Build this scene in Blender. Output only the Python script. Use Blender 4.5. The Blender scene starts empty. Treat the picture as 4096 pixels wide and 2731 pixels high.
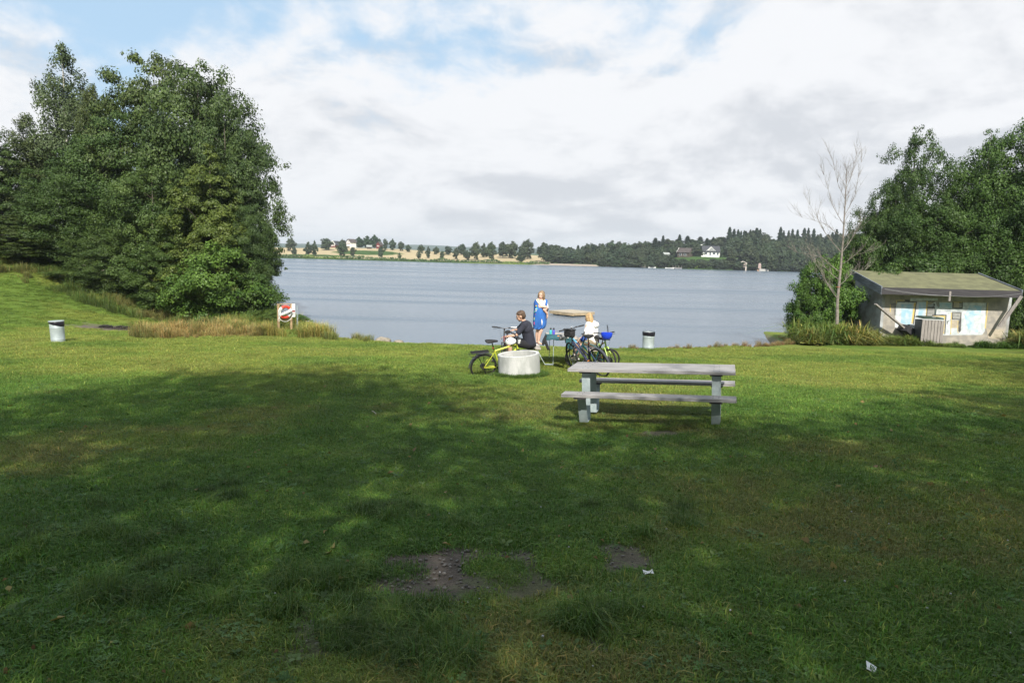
import bpy, bmesh, math, random
import numpy as np
from mathutils import Matrix, Vector, Euler
D = bpy.data
SC = bpy.context.scene
COL = SC.collection
R = math.radians

# ------------------------------------------------------------------ camera
PITCH, ROLL, FPX = R(7.16), R(1.55), 2731.0
cam = D.objects.new("camera", D.cameras.new("camera"))
COL.objects.link(cam)
cam.data.sensor_width = 36.0
cam.data.lens = 24.0
cam.data.clip_start = 0.05
cam.data.clip_end = 20000
CM = Matrix.Rotation(math.pi/2-PITCH, 4, 'X') @ Matrix.Rotation(ROLL, 4, 'Z')
cam.matrix_world = CM
SC.camera = cam
CM3 = CM.to_3x3()

# ------------------------------------------------------------------ light
SUN_EL, SUN_AZ = R(42), R(8)      # azimuth measured from straight behind the camera towards the right
sun_dir = Vector((math.sin(SUN_AZ)*math.cos(SUN_EL), -math.cos(SUN_AZ)*math.cos(SUN_EL), math.sin(SUN_EL)))
sl = D.lights.new("sun", 'SUN')
sl.energy = 5.0
sl.angle = R(0.5)
sl.color = (1.0, 0.95, 0.86)
so = D.objects.new("sun", sl)
COL.objects.link(so)
so.rotation_euler = sun_dir.to_track_quat('Z', 'Y').to_euler()

SC.view_settings.view_transform = 'Standard'
SC.view_settings.look = 'None'
SC.view_settings.exposure = 0.52
SC.view_settings.gamma = 1.0
SC.view_settings.use_curve_mapping = False
SC.cycles.max_bounces = 5
SC.cycles.diffuse_bounces = 2
SC.cycles.glossy_bounces = 2
SC.cycles.transparent_max_bounces = 4
SC.cycles.transmission_bounces = 3
SC.cycles.volume_bounces = 0
SC.cycles.use_fast_gi = False

def pixdir(px, py):
    v = Vector(((px-2048)/FPX, -(py-1365.5)/FPX, -1.0))
    return CM3 @ v
def at(px, py, Y):
    d = pixdir(px, py)
    return d*(Y/d.y)
def px_of(p):
    v = CM3.transposed() @ Vector(p)
    return (2048-v.x/v.z*FPX, 1365.5+v.y/v.z*FPX)

# ------------------------------------------------------------------ world
world = D.worlds.new("World")
SC.world = world
world.use_nodes = True
class NT:
    """tiny node-tree helper"""
    def __init__(s, nt): s.nt = nt; s.n = nt.nodes; s.l = nt.links
    def node(s, t, **kw):
        n = s.n.new(t)
        for k, v in kw.items():
            if k.startswith('_'): setattr(n, k[1:], v)
        for k, v in kw.items():
            if not k.startswith('_'):
                key = int(k[1:]) if k[0] == 'i' and k[1:].isdigit() else k.replace('__', ' ')
                s.put(n.inputs[key], v)
        return n
    def put(s, sock, v):
        if isinstance(v, bpy.types.NodeSocket): s.l.new(v, sock)
        elif isinstance(v, bpy.types.Node): s.l.new(v.outputs[0], sock)
        else: sock.default_value = v
    def math(s, op, a, b=0.0, c=0.0, clamp=False):
        n = s.n.new('ShaderNodeMath'); n.operation = op; n.use_clamp = clamp
        s.put(n.inputs[0], a); s.put(n.inputs[1], b); s.put(n.inputs[2], c)
        return n.outputs[0]
    def vmath(s, op, a, b=(0, 0, 0)):
        n = s.n.new('ShaderNodeVectorMath'); n.operation = op
        s.put(n.inputs[0], a); s.put(n.inputs[1], b)
        return n
    def mix(s, f, a, b, blend='MIX'):
        n = s.n.new('ShaderNodeMix'); n.data_type = 'RGBA'; n.blend_type = blend
        s.put(n.inputs[0], f); s.put(n.inputs[6], a); s.put(n.inputs[7], b)
        return n.outputs[2]
    def smooth(s, v, lo, hi, a=0.0, b=1.0):
        n = s.n.new('ShaderNodeMapRange'); n.interpolation_type = 'SMOOTHSTEP'
        s.put(n.inputs[0], v); s.put(n.inputs[1], lo); s.put(n.inputs[2], hi)
        s.put(n.inputs[3], a); s.put(n.inputs[4], b)
        return n.outputs[0]
    def noise(s, vec, scale, detail=4, rough=.5, dist=0.0, out=0):
        n = s.n.new('ShaderNodeTexNoise')
        s.put(n.inputs['Vector'], vec); s.put(n.inputs['Scale'], scale)
        s.put(n.inputs['Detail'], detail); s.put(n.inputs['Roughness'], rough)
        s.put(n.inputs['Distortion'], dist)
        return n.outputs[out]

w = NT(world.node_tree)
bg = w.n['Background']
sky = w.node('ShaderNodeTexSky', _sky_type='NISHITA', _sun_disc=False)
sky.sun_elevation = SUN_EL
sky.sun_rotation = math.atan2(sun_dir.x, sun_dir.y)
sky.altitude = 100
sky.air_density = 1.0; sky.dust_density = 1.0; sky.ozone_density = 1.0
tc = w.node('ShaderNodeTexCoord')
gen = tc.outputs['Generated']
sep = w.node('ShaderNodeSeparateXYZ', i0=gen)
X_, Y_, Z_ = sep.outputs
# cumulus seen from the side: puffs in direction space, flattened and smaller towards the horizon
zs = w.math('POWER', w.math('MAXIMUM', Z_, 0.0), .72)
def puff(dz):
    z_ = w.math('MULTIPLY', w.math('ADD', zs, dz), 5.4)
    return w.node('ShaderNodeCombineXYZ', i0=w.math('MULTIPLY', X_, 3.0), i1=w.math('MULTIPLY', Y_, 3.0), i2=z_).outputs[0]
P = puff(0.0)
big = w.noise(P, 1.15, 9, .54, .35)
big2 = w.noise(puff(0.035), 1.15, 9, .54, .35)
fine = w.noise(P, 5.0, 7, .62, .3)
def blob(px, py, sx, amp):
    d = pixdir(px, py).normalized()
    # soft angular spot round a direction
    dd = w.vmath('DISTANCE', gen, tuple(d)).outputs['Value']
    return w.smooth(dd, 0.0, sx, amp, 0.0)
bias = w.math('ADD', blob(200, 30, .66, -.46), blob(2350, 150, .42, -.21))
bias = w.math('ADD', bias, blob(1600, 430, .28, -.26))
bias = w.math('ADD', bias, blob(2750, 260, .2, -.12))
bias = w.math('ADD', bias, blob(3200, 480, 1.05, .36))
bias = w.math('ADD', bias, blob(60, 330, .17, .26))
bias = w.math('ADD', bias, blob(1150, 330, .3, .20))
bias = w.math('ADD', bias, w.smooth(Z_, 0.34, 0.10, 0.0, 0.38))
dens = w.math('ADD', w.math('ADD', big, bias), w.math('MULTIPLY', w.math('SUBTRACT', fine, .5), .42))
cover = w.smooth(dens, .36, .64)
# shading: cumulus undersides darker, sunward tops lighter
grad = w.math('SUBTRACT', big, big2)
lum = w.math('ADD', w.math('MULTIPLY', grad, 3.2), w.math('MULTIPLY', w.math('SUBTRACT', fine, .5), .95))
thick = w.smooth(dens, .62, 1.10, .22, -.06)
lum = w.math('ADD', lum, thick)
SQ = w.node('ShaderNodeCombineXYZ', i0=w.math('MULTIPLY', X_, 2.6), i1=w.math('MULTIPLY', Y_, 2.6), i2=w.math('MULTIPLY', Z_, 11.0)).outputs[0]
band = w.noise(SQ, 1.7, 6, .55, .4)
lum = w.math('ADD', lum, w.math('MULTIPLY', w.math('SUBTRACT', band, .5), w.smooth(Z_, .34, .12, .15, .75)))
lum = w.smooth(lum, -.42, .28)
cloud = w.mix(lum, (.49, .51, .545, 1), (.66, .67, .69, 1))
skyb = w.mix(1.0, w.mix(1.0, sky.outputs[0], (.100, .100, .100, 1), 'MULTIPLY'), (1.0, 1.0, 1.0, 1), 'MULTIPLY')
skyb = w.mix(.75, skyb, (.37, .53, .68, 1))
col = w.mix(cover, skyb, cloud)
lowf = w.smooth(Z_, -0.02, 0.0)
col = w.mix(lowf, (.30, .34, .33, 1), col)
w.put(bg.inputs['Color'], col)
bg.inputs['Strength'].default_value = 1.0

# ------------------------------------------------------------------ tagging
def tag(o, label=None, cat=None, group=None, kind=None):
    if label: o['label'] = label
    if cat: o['category'] = cat
    if group: o['group'] = group
    if kind: o['kind'] = kind
    return o
def empty(name, M, label, cat, group=None):
    o = D.objects.new(name, None)
    COL.objects.link(o)
    o.empty_display_size = .1
    if not isinstance(M, Matrix): M = Matrix.Translation(M)
    o.matrix_world = M
    return tag(o, label, cat, group)
def frame_at(loc, yaw=0.0, lean=0.0, pitch=0.0, up=None, sc=1.0):
    M = Matrix.Translation(loc)
    if up is not None:
        q = Vector((0, 0, 1)).rotation_difference(Vector(up))
        M = M @ q.to_matrix().to_4x4()
    M = M @ Matrix.Rotation(yaw, 4, 'Z') @ Matrix.Rotation(pitch, 4, 'Y') @ Matrix.Rotation(lean, 4, 'X')
    if sc != 1.0: M = M @ Matrix.Scale(sc, 4)
    return M

# ------------------------------------------------------------------ materials
_m = {}
def mat(name, base, rough=.6, metal=0.0, var=.12, scale=6.0, bump=0.0, bscale=40.0, spec=.5, stretch=None, coat=0.0, base2=None):
    if name in _m: return _m[name]
    m = D.materials.new(name); m.use_nodes = True
    t = NT(m.node_tree); b = t.n['Principled BSDF']
    co = t.node('ShaderNodeTexCoord').outputs['Object']
    if stretch: co = t.vmath('MULTIPLY', co, stretch).outputs[0]
    nz = t.noise(co, scale, 6, .6)
    c1 = tuple(base)+(1,)
    if base2: c2 = tuple(base2)+(1,); f = t.smooth(nz, .38, .64)
    else:
        c2 = tuple(x*(1-2*var) for x in base)+(1,); f = nz
    t.put(b.inputs['Base Color'], t.mix(f, c1, c2))
    t.put(b.inputs['Roughness'], t.math('ADD', t.math('MULTIPLY', nz, .15), rough-.07, clamp=True))
    b.inputs['Metallic'].default_value = metal
    b.inputs['Specular IOR Level'].default_value = spec
    b.inputs['Coat Weight'].default_value = coat
    if bump:
        nb = t.noise(co, bscale, 5, .6)
        bn = t.node('ShaderNodeBump', Strength=bump, Distance=.02, Height=nb)
        t.put(b.inputs['Normal'], bn)
    _m[name] = m
    return m

def leafmat(name, transl=.13, rough=.5):
    m = D.materials.new(name); m.use_nodes = True
    t = NT(m.node_tree); b = t.n['Principled BSDF']; out = t.n['Material Output']
    at_ = t.node('ShaderNodeAttribute', _attribute_name='tint')
    oi = t.node('ShaderNodeObjectInfo')
    c = t.mix(1.0, at_.outputs['Color'], oi.outputs['Color'], 'MULTIPLY')
    t.put(b.inputs['Base Color'], c)
    b.inputs['Roughness'].default_value = rough
    b.inputs['Specular IOR Level'].default_value = .22
    tr = t.node('ShaderNodeBsdfTranslucent', Color=t.mix(1.0, c, (1.0, 1.15, .55, 1), 'MULTIPLY'))
    mx = t.node('ShaderNodeMixShader', i0=transl, i1=b.outputs[0], i2=tr.outputs[0])
    t.put(out.inputs['Surface'], mx.outputs[0])
    return m
M_leaf = leafmat('foliage')

# instanced blades: colour of the instance point times a shade stored on the blade
M_blade = D.materials.new('grass_blades'); M_blade.use_nodes = True
t = NT(M_blade.node_tree); b = t.n['Principled BSDF']
a1 = t.node('ShaderNodeAttribute', _attribute_name='ptint', _attribute_type='INSTANCER')
a2 = t.node('ShaderNodeAttribute', _attribute_name='tint')
cc = t.mix(1.0, a1.outputs['Color'], a2.outputs['Color'], 'MULTIPLY')
t.put(b.inputs['Base Color'], cc)
b.inputs['Roughness'].default_value = .55
b.inputs['Specular IOR Level'].default_value = .25
tr = t.node('ShaderNodeBsdfTranslucent', Color=t.mix(1.0, cc, (1.0, 1.1, .5, 1), 'MULTIPLY'))
mx = t.node('ShaderNodeMixShader', i0=.25, i1=b.outputs[0], i2=tr.outputs[0])
t.put(t.n['Material Output'].inputs['Surface'], mx.outputs[0])

# ------------------------------------------------------------------ mesh builder
class MB:
    def __init__(s): s.v = []; s.f = []; s.m = []; s.mi = 0; s.X = None
    def add(s, vs, fs):
        o = len(s.v)
        if s.X is not None: vs = [s.X @ Vector(p) for p in vs]
        s.v += [tuple(p) for p in vs]
        s.f += [tuple(i+o for i in f) for f in fs]
        s.m += [s.mi]*len(fs)
        return s
    def box(s, c, d, M=None, bev=0.0):
        c = Vector(c); hx, hy, hz = d[0]/2, d[1]/2, d[2]/2
        if bev <= 0:
            vs = [Vector((x*hx, y*hy, z*hz)) for z in (-1, 1) for y in (-1, 1) for x in (-1, 1)]
            fs = [(0, 2, 3, 1), (4, 5, 7, 6), (0, 1, 5, 4), (2, 6, 7, 3), (0, 4, 6, 2), (1, 3, 7, 5)]
        else:
            e = min(bev, hx*.9, hy*.9, hz*.9)
            bm = bmesh.new(); bmesh.ops.create_cube(bm, size=1)
            for v in bm.verts: v.co = Vector((v.co.x*2*hx, v.co.y*2*hy, v.co.z*2*hz))
            bmesh.ops.bevel(bm, geom=bm.edges[:], offset=e, segments=1, affect='EDGES')
            bm.verts.ensure_lookup_table()
            for i, v in enumerate(bm.verts): v.index = i
            vs = [v.co.copy() for v in bm.verts]; fs = [tuple(v.index for v in f.verts) for f in bm.faces]
            bm.free()
        if M is not None: vs = [M @ p for p in vs]
        return s.add([p+c for p in vs], fs)
    def bar(s, p, q, wd, ht, up=(0, 0, 1)):
        """rectangular bar from p to q, wd across, ht along up"""
        p = Vector(p); q = Vector(q); d = (q-p).normalized(); u = Vector(up)
        sd = d.cross(u).normalized(); u = sd.cross(d).normalized()
        vs = [e+sd*(a*wd/2)+u*(b_*ht/2) for e in (p, q) for b_ in (-1, 1) for a in (-1, 1)]
        return s.add(vs, [(0, 2, 3, 1), (4, 5, 7, 6), (0, 1, 5, 4), (2, 6, 7, 3), (0, 4, 6, 2), (1, 3, 7, 5)])
    def tube(s, pts, r, n=8, closed=False, caps=True):
        pts = [Vector(p) for p in pts]; k = len(pts)
        rs = r if isinstance(r, (list, tuple)) else [r]*k
        vs = []; ref = None
        for i, p in enumerate(pts):
            if closed: d = pts[(i+1) % k]-pts[i-1]
            else: d = pts[min(i+1, k-1)]-pts[max(i-1, 0)]
            d.normalize()
            if ref is None: ref = d.orthogonal().normalized()
            ref = (ref-d*ref.dot(d))
            ref = ref.normalized() if ref.length > 1e-6 else d.orthogonal().normalized()
            b2 = d.cross(ref)
            for j in range(n):
                a = 2*math.pi*j/n
                vs.append(p+(ref*math.cos(a)+b2*math.sin(a))*rs[i])
        fs = []
        for i in range(k if closed else k-1):
            i2 = (i+1) % k
            for j in range(n):
                j2 = (j+1) % n
                fs.append((i*n+j, i*n+j2, i2*n+j2, i2*n+j))
        if not closed and caps:
            fs.append(tuple(range(n))[::-1]); fs.append(tuple((k-1)*n+j for j in range(n)))
        return s.add(vs, fs)
    def torus(s, c, axis, Rr, r, n=40, m=8, a0=0.0, a1=2*math.pi, ov=1.0):
        c = Vector(c); axis = Vector(axis).normalized(); u = axis.orthogonal().normalized()
        if abs(axis.z) < .9:
            u = (Vector((0, 0, 1))-axis*axis.z).normalized()
        v = axis.cross(u)
        full = abs(a1-a0) > 2*math.pi-1e-4
        k = n if full else n+1
        pts = [c+(u*math.cos(a0+(a1-a0)*i/n)+v*math.sin(a0+(a1-a0)*i/n))*Rr for i in range(k)]
        return s.tube(pts, r, m, closed=full)
    def lathe(s, prof, n=24, c=(0, 0, 0), axis=(0, 0, 1)):
        c = Vector(c); axis = Vector(axis).normalized(); u = axis.orthogonal().normalized(); v = axis.cross(u)
        vs = []
        for r, z in prof:
            for j in range(n):
                a = 2*math.pi*j/n
                vs.append(c+axis*z+(u*math.cos(a)+v*math.sin(a))*r)
        fs = []
        for i in range(len(prof)-1):
            for j in range(n):
                j2 = (j+1) % n
                fs.append((i*n+j, i*n+j2, (i+1)*n+j2, (i+1)*n+j))
        if prof[0][0] > 1e-5: fs.append(tuple(range(n))[::-1])
        if prof[-1][0] > 1e-5: fs.append(tuple((len(prof)-1)*n+j for j in range(n)))
        return s.add(vs, fs)
    def ball(s, c, r, M=None, n=14, m=9):
        """ellipsoid, r scalar or triple, optional rotation"""
        c = Vector(c); r = (r, r, r) if not hasattr(r, '__len__') else r
        vs = [Vector((0, 0, r[2]))]
        for i in range(1, m):
            th = math.pi*i/m
            for j in range(n):
                a = 2*math.pi*j/n
                vs.append(Vector((math.sin(th)*math.cos(a)*r[0], math.sin(th)*math.sin(a)*r[1], math.cos(th)*r[2])))
        vs.append(Vector((0, 0, -r[2])))
        fs = [(0, 1+j, 1+(j+1) % n) for j in range(n)]
        for i in range(m-2):
            for j in range(n):
                j2 = (j+1) % n
                fs.append((1+i*n+j, 1+(i+1)*n+j, 1+(i+1)*n+j2, 1+i*n+j2))
        L = len(vs)-1
        fs += [(L, 1+(m-2)*n+(j+1) % n, 1+(m-2)*n+j) for j in range(n)]
        if M is not None: vs = [M @ p for p in vs]
        return s.add([p+c for p in vs], fs)
    def capsule(s, p, q, r0, r1, n=12):
        p = Vector(p); q = Vector(q); d = (q-p)
        L = d.length; d = d.normalized() if L > 1e-6 else Vector((0, 0, 1))
        pts = []; rs = []
        for a in (0.05, .35, .65, .87):
            pts.append(p-d*r0*math.cos(a*math.pi/2)); rs.append(r0*math.sin(a*math.pi/2))
        pts.append(p); rs.append(r0); pts.append(q); rs.append(r1)
        for a in (.87, .65, .35, .05):
            pts.append(q+d*r1*math.cos(a*math.pi/2)); rs.append(r1*math.sin(a*math.pi/2))
        return s.tube(pts, rs, n)
    def chain(s, lst, n=12):
        for (p, r0), (q, r1) in zip(lst[:-1], lst[1:]): s.capsule(p, q, r0, r1, n)
        return s
    def poly(s, pts, th, nrm):
        """flat polygon plate"""
        nrm = Vector(nrm).normalized(); pts = [Vector(p) for p in pts]; k = len(pts)
        vs = pts+[p+nrm*th for p in pts]
        fs = [tuple(range(k))[::-1], tuple(range(k, 2*k))]
        fs += [(i, (i+1) % k, k+(i+1) % k, k+i) for i in range(k)]
        return s.add(vs, fs)
    def build(s, name, mats, parent=None, smooth=True, label=None, loc=None):
        me = D.meshes.new(name)
        me.from_pydata(s.v, [], s.f)
        if not isinstance(mats, (list, tuple)): mats = [mats]
        for m in mats: me.materials.append(m)
        me.polygons.foreach_set('material_index', s.m)
        bm = bmesh.new(); bm.from_mesh(me)
        bmesh.ops.recalc_face_normals(bm, faces=bm.faces[:])
        bm.to_mesh(me); bm.free()
        if smooth:
            me.shade_smooth() if hasattr(me, 'shade_smooth') else None
            try: me.set_sharp_from_angle(angle=R(38))
            except Exception: pass
        o = D.objects.new(name, me)
        COL.objects.link(o)
        if parent is not None: o.parent = parent
        if loc is not None: o.matrix_world = loc if isinstance(loc, Matrix) else Matrix.Translation(loc)
        if label: o['label'] = label
        return o

def fuse(mb, name, mats, parent=None, voxel=.012, smooth=4, label=None):
    """one continuous surface out of overlapping closed forms"""
    o = mb.build('tmp_'+name, mats, None)
    rm = o.modifiers.new('r', 'REMESH'); rm.mode = 'VOXEL'; rm.voxel_size = voxel; rm.use_smooth_shade = True
    sm = o.modifiers.new('s', 'SMOOTH'); sm.iterations = smooth; sm.factor = .5
    dg = bpy.context.evaluated_depsgraph_get()
    me = D.meshes.new_from_object(o.evaluated_get(dg))
    me.name = name
    D.objects.remove(o)
    me.materials.clear()
    for m in (mats if isinstance(mats, (list, tuple)) else [mats]): me.materials.append(m)
    me.shade_smooth()
    r = D.objects.new(name, me); COL.objects.link(r)
    if parent is not None: r.parent = parent
    if label: r['label'] = label
    return r

def np_mesh(name, V, F, mats, tint=None, smooth=False, matidx=None):
    """V (n,3), F (m,3|4) arrays"""
    me = D.meshes.new(name)
    n, k = F.shape
    me.vertices.add(len(V)); me.vertices.foreach_set('co', V.astype(np.float32).ravel())
    me.loops.add(n*k); me.loops.foreach_set('vertex_index', F.astype(np.int32).ravel())
    me.polygons.add(n)
    me.polygons.foreach_set('loop_start', (np.arange(n)*k).astype(np.int32))
    if tint is not None:
        a = me.attributes.new('tint', 'FLOAT_COLOR', 'POINT')
        c = np.ones((len(V), 4), np.float32); c[:, :3] = tint
        a.data.foreach_set('color', c.ravel())
    for m in (mats if isinstance(mats, (list, tuple)) else [mats]): me.materials.append(m)
    if matidx is not None: me.polygons.foreach_set('material_index', matidx.astype(np.int32))
    if smooth: me.polygons.foreach_set('use_smooth', np.ones(n, bool))
    me.update(calc_edges=True)
    return me
def link(name, me, parent=None, M=None):
    o = D.objects.new(name, me); COL.objects.link(o)
    if parent is not None: o.parent = parent
    if M is not None: o.matrix_world = M if isinstance(M, Matrix) else Matrix.Translation(M)
    return o

# ------------------------------------------------------------------ numpy noise
def vnoise(x, y, seed=0):
    x = np.asarray(x, float); y = np.asarray(y, float)
    xi = np.floor(x).astype(np.int64); yi = np.floor(y).astype(np.int64)
    fx = x-xi; fy = y-yi
    fx = fx*fx*(3-2*fx); fy = fy*fy*(3-2*fy)
    def h(a, b_):
        n = (a*374761393+b_*668265263+seed*1442695041) & 0xffffffff
        n = ((n ^ (n >> 13))*1274126177) & 0xffffffff
        n = n ^ (n >> 16)
        return (n & 0xffff)/65535.0
    return (h(xi, yi)*(1-fx)+h(xi+1, yi)*fx)*(1-fy)+(h(xi, yi+1)*(1-fx)+h(xi+1, yi+1)*fx)*fy
def fbm(x, y, seed=0, o=4):
    s = 0; a = .5; tot = 0
    for i in range(o):
        s = s+a*vnoise(x*2**i, y*2**i, seed+i*17); tot += a; a *= .5
    return s/tot
def sst(v, a, b_):
    u = np.clip((v-a)/(b_-a), 0, 1)
    return u*u*(3-2*u)

# ------------------------------------------------------------------ terrain
WATER = -5.0
CX = [-200, -60, -24, -16, -13.5, -12, -9, -5, 0, 4, 7, 11, 14, 16, 19, 60, 200]
CY = [90, 75, 62, 50, 42, 36, 29.5, 26.3, 25.8, 26, 27.3, 30, 33.5, 39, 52, 62, 75]
def crest(x): return np.interp(x, CX, CY)
def gz(x, y):
    x = np.asarray(x, float); y = np.asarray(y, float)
    yc = crest(x)
    base = -1.8-.065*y
    base = base+3.9*sst(-x, 17, 34)*sst(y, 22, 46)
    base = base+np.clip(x-2.6, -1.8, 4.5)*.052*np.exp(-((y-10)/5.0)**2)
    base = base+.11*np.exp(-((x-.9)/1.6)**2-((y-19.8)/1.5)**2)
    base = base-.19*np.exp(-((x+.78)/.45)**2-((y-16.88)/.6)**2)
    base = base-.055*np.exp(-((x-2.3)/2.0)**2-((y-10.4)/1.3)**2)
    base = base+(fbm(x/3.1, y/3.1, 5, 3)-.5)*.10
    base = base+(fbm(x*1.3, y*1.3, 8, 2)-.5)*.03
    d = np.maximum(y-yc, 0)
    base = base-.16*d*sst(d, 0, 3)
    return np.maximum(base, -8.5)
def gz1(x, y): return float(gz(np.array([x]), np.array([y]))[0])
def on_ground(px, py):
    d = pixdir(px, py); d = d/d.y
    lo = 1.5
    Y = np.arange(1.5, 80, .02)
    hit = d.z*Y < gz(d.x*Y, Y)
    if not hit.any(): return d*40
    Y = float(Y[hit.argmax()])
    return Vector((d.x*Y, Y, gz1(d.x*Y, Y)))
def gnormal(x, y):
    e = .3
    return Vector(((gz1(x-e, y)-gz1(x+e, y))/(2*e), (gz1(x, y-e)-gz1(x, y+e))/(2*e), 1)).normalized()
def gp(x, y, dz=0.0): return Vector((x, y, gz1(x, y)+dz))
# ------------------------------------------------------------------ lawn colour and bare soil
SOIL = []   # (x, y, rx, ry, strength)
for (px, py, rx, ry, st) in [(1750, 2270, .20, .34, 1.0), (1690, 2340, .20, .2, .9), (1890, 2215, .22, .14, .95), (2040, 2220, .26, .13, .85), (1880, 2330, .3, .2, .7), (1560, 2395, .14, .1, .7),
                         (2490, 2265, .16, .15, .9), (2430, 2190, .16, .1, .8), (2610, 1738, .34, .2, .8), (2380, 2590, .14, .12, .9), (1290, 2500, .13, .14, .7), (1860, 2430, .1, .05, .8),
                         (1190, 2640, .2, .2, .55), (480, 1312, 1.0, .8, 1.0), (2700, 2050, .15, .1, .5), (1350, 2430, .12, .08, .6), (1980, 1980, .4, .2, .35)]:
    p = on_ground(px, py); SOIL.append((p.x, p.y, rx*1.9, ry*1.6, st))
def soil(x, y):
    s = np.zeros_like(x)
    n = fbm(x*4.5, y*4.5, 31, 4)
    for (a, b_, rx, ry, st) in SOIL:
        d = np.sqrt(((x-a)/rx)**2+((y-b_)/ry)**2)
        s = np.maximum(s, st*sst(1.35-d+(n-.5)*2.4, 0.0, .55))
    # sand and gravel along the waterline
    z = gz(x, y)
    sand = sst(y-crest(x), .8, 2.2)*sst(-z, 3.0, 3.4)
    return s, sand
def lawn(x, y):
    """turf colour, sunlit look of the farther lawn included"""
    n1 = fbm(x/2.7, y/2.7, 3, 4)[:, None]; n2 = fbm(x*.9, y*.9, 11, 4)[:, None]; n3 = fbm(x*3.3, y*3.3, 19, 3)[:, None]
    g = np.array([.072, .150, .022]); g2 = np.array([.110, .200, .030]); yl = np.array([.196, .245, .046]); br = np.array([.150, .128, .050])
    far = sst(y, 11, 17)[:, None]  # sunlight on the farther turf painted in as a lighter yellow-green
    c = g*(1-sst(n2, .35, .65))+g2*sst(n2, .35, .65)
    mid = sst(x, -2.2, .6)[:, None]*(1-sst(x, 2.4, 4.5)[:, None])      # worn band through the middle of the lawn
    f = np.clip(sst(n1+.12*mid+.16*far, .50, .78)*(.75)+.35*far, 0, 1)
    c = c*(1-f)+yl*f
    fb = sst(n3*.5+n1*.5+.10*mid*(1-far), .55, .72)*.55*(1-.5*far)
    c = c*(1-fb)+br*fb
    return c*(.85+.3*n3)

# ground sheet: a fan, fine close to the camera, reaching far past the shore
def ground_mesh():
    ys = np.concatenate([np.linspace(-30, 1.2, 30), 1.2*(62/1.2)**np.linspace(0, 1, 560)[1:], np.linspace(63, 400, 40)])
    us = np.concatenate([np.linspace(-9, -1.0, 24)[:-1], np.linspace(-1.0, 1.0, 420), np.linspace(1.0, 9, 24)[1:]])
    Yg, Ug = np.meshgrid(ys, us, indexing='ij')
    Wd = np.maximum(Yg, 6.0) if False else np.where(Yg < 4, 4+0*Yg, Yg)
    Xg = Ug*Wd
    x = Xg.ravel(); y = Yg.ravel()
    z = gz(x, y)
    s, sand = soil(x, y)
    s = s[:, None]; sand = sand[:, None]
    c = lawn(x, y)*.80
    n = fbm(x*9, y*9, 71, 3)[:, None]
    c = c*(1-s)+np.array([.135, .112, .092])*(.75+.6*n)*s
    c = c*(1-sand)+np.array([.20, .17, .13])*(.7+.6*n)*sand
    p = on_ground(480, 1312)
    ash = sst(1.2-np.sqrt(((x-p.x)/.9)**2+((y-p.y)/.7)**2)+(n[:, 0]-.5), 0, .5)[:, None]
    c = c*(1-ash)+np.array([.03, .022, .02])*(.5+n)*ash
    z = z-.012*s[:, 0]
    nr, nc = Yg.shape
    idx = np.arange(nr*nc).reshape(nr, nc)
    F = np.stack([idx[:-1, :-1], idx[:-1, 1:], idx[1:, 1:], idx[1:, :-1]], -1).reshape(-1, 4)
    me = np_mesh('ground', np.stack([x, y, z], 1), F, M_ground, tint=c, smooth=True)
    return me
M_ground = D.materials.new('turf'); M_ground.use_nodes = True
t = NT(M_ground.node_tree); b = t.n['Principled BSDF']
at_ = t.node('ShaderNodeAttribute', _attribute_name='tint')
co = t.node('ShaderNodeTexCoord').outputs['Object']
n1 = t.noise(co, 9.0, 6, .7); n2 = t.noise(co, 55.0, 4, .7)
f = t.math('ADD', t.math('MULTIPLY', n1, .9), t.math('MULTIPLY', n2, .9))
f = t.math('ADD', f, .10)
vv = t.node('ShaderNodeCombineColor', i0=f, i1=f, i2=f).outputs[0]
t.put(b.inputs['Base Color'], t.mix(1.0, at_.outputs['Color'], vv, 'MULTIPLY'))
b.inputs['Roughness'].default_value = .9
b.inputs['Specular IOR Level'].default_value = .1
hb = t.math('ADD', t.math('MULTIPLY', n1, .8), t.math('MULTIPLY', n2, .5))
t.put(b.inputs['Normal'], t.node('ShaderNodeBump', Strength=.9, Distance=.06, Height=hb))
g = link('ground', ground_mesh()); tag(g, kind='structure')

# ------------------------------------------------------------------ water
M_water = D.materials.new('lake_water'); M_water.use_nodes = True
t = NT(M_water.node_tree); b = t.n['Principled BSDF']
co = t.node('ShaderNodeTexCoord').outputs['Object']
b.inputs['Base Color'].default_value = (.10, .135, .175, 1)
b.inputs['IOR'].default_value = 1.333
wv = t.vmath('MULTIPLY', co, (1.0, 1.7, 1.0)).outputs[0]
r1 = t.noise(wv, 2.6, 5, .65, .4)
r2 = t.noise(t.vmath('MULTIPLY', co, (.35, .9, 1)).outputs[0], .6, 4, .55, .3)
gust = t.noise(t.vmath('MULTIPLY', co, (.006, .045, 1)).outputs[0], 1.0, 5, .6, .6)
gs = t.smooth(gust, .42, .62)
h = t.math('ADD', t.math('MULTIPLY', r1, .5), t.math('MULTIPLY', r2, .8))
bn = t.node('ShaderNodeBump', Strength=t.math('ADD', t.math('MULTIPLY', gs, .75), .22), Distance=.16, Height=h)
t.put(b.inputs['Normal'], bn)
t.put(b.inputs['Roughness'], t.math('ADD', t.math('MULTIPLY', gs, .14), .22))
def water():
    V = np.array([[-900, 20, WATER], [900, 20, WATER], [900, 620, WATER], [-900, 620, WATER]], float)
    return np_mesh('lake', V, np.array([[0, 1, 2, 3]]), M_water)
wo = link('water', water()); tag(wo, kind='structure')

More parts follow.
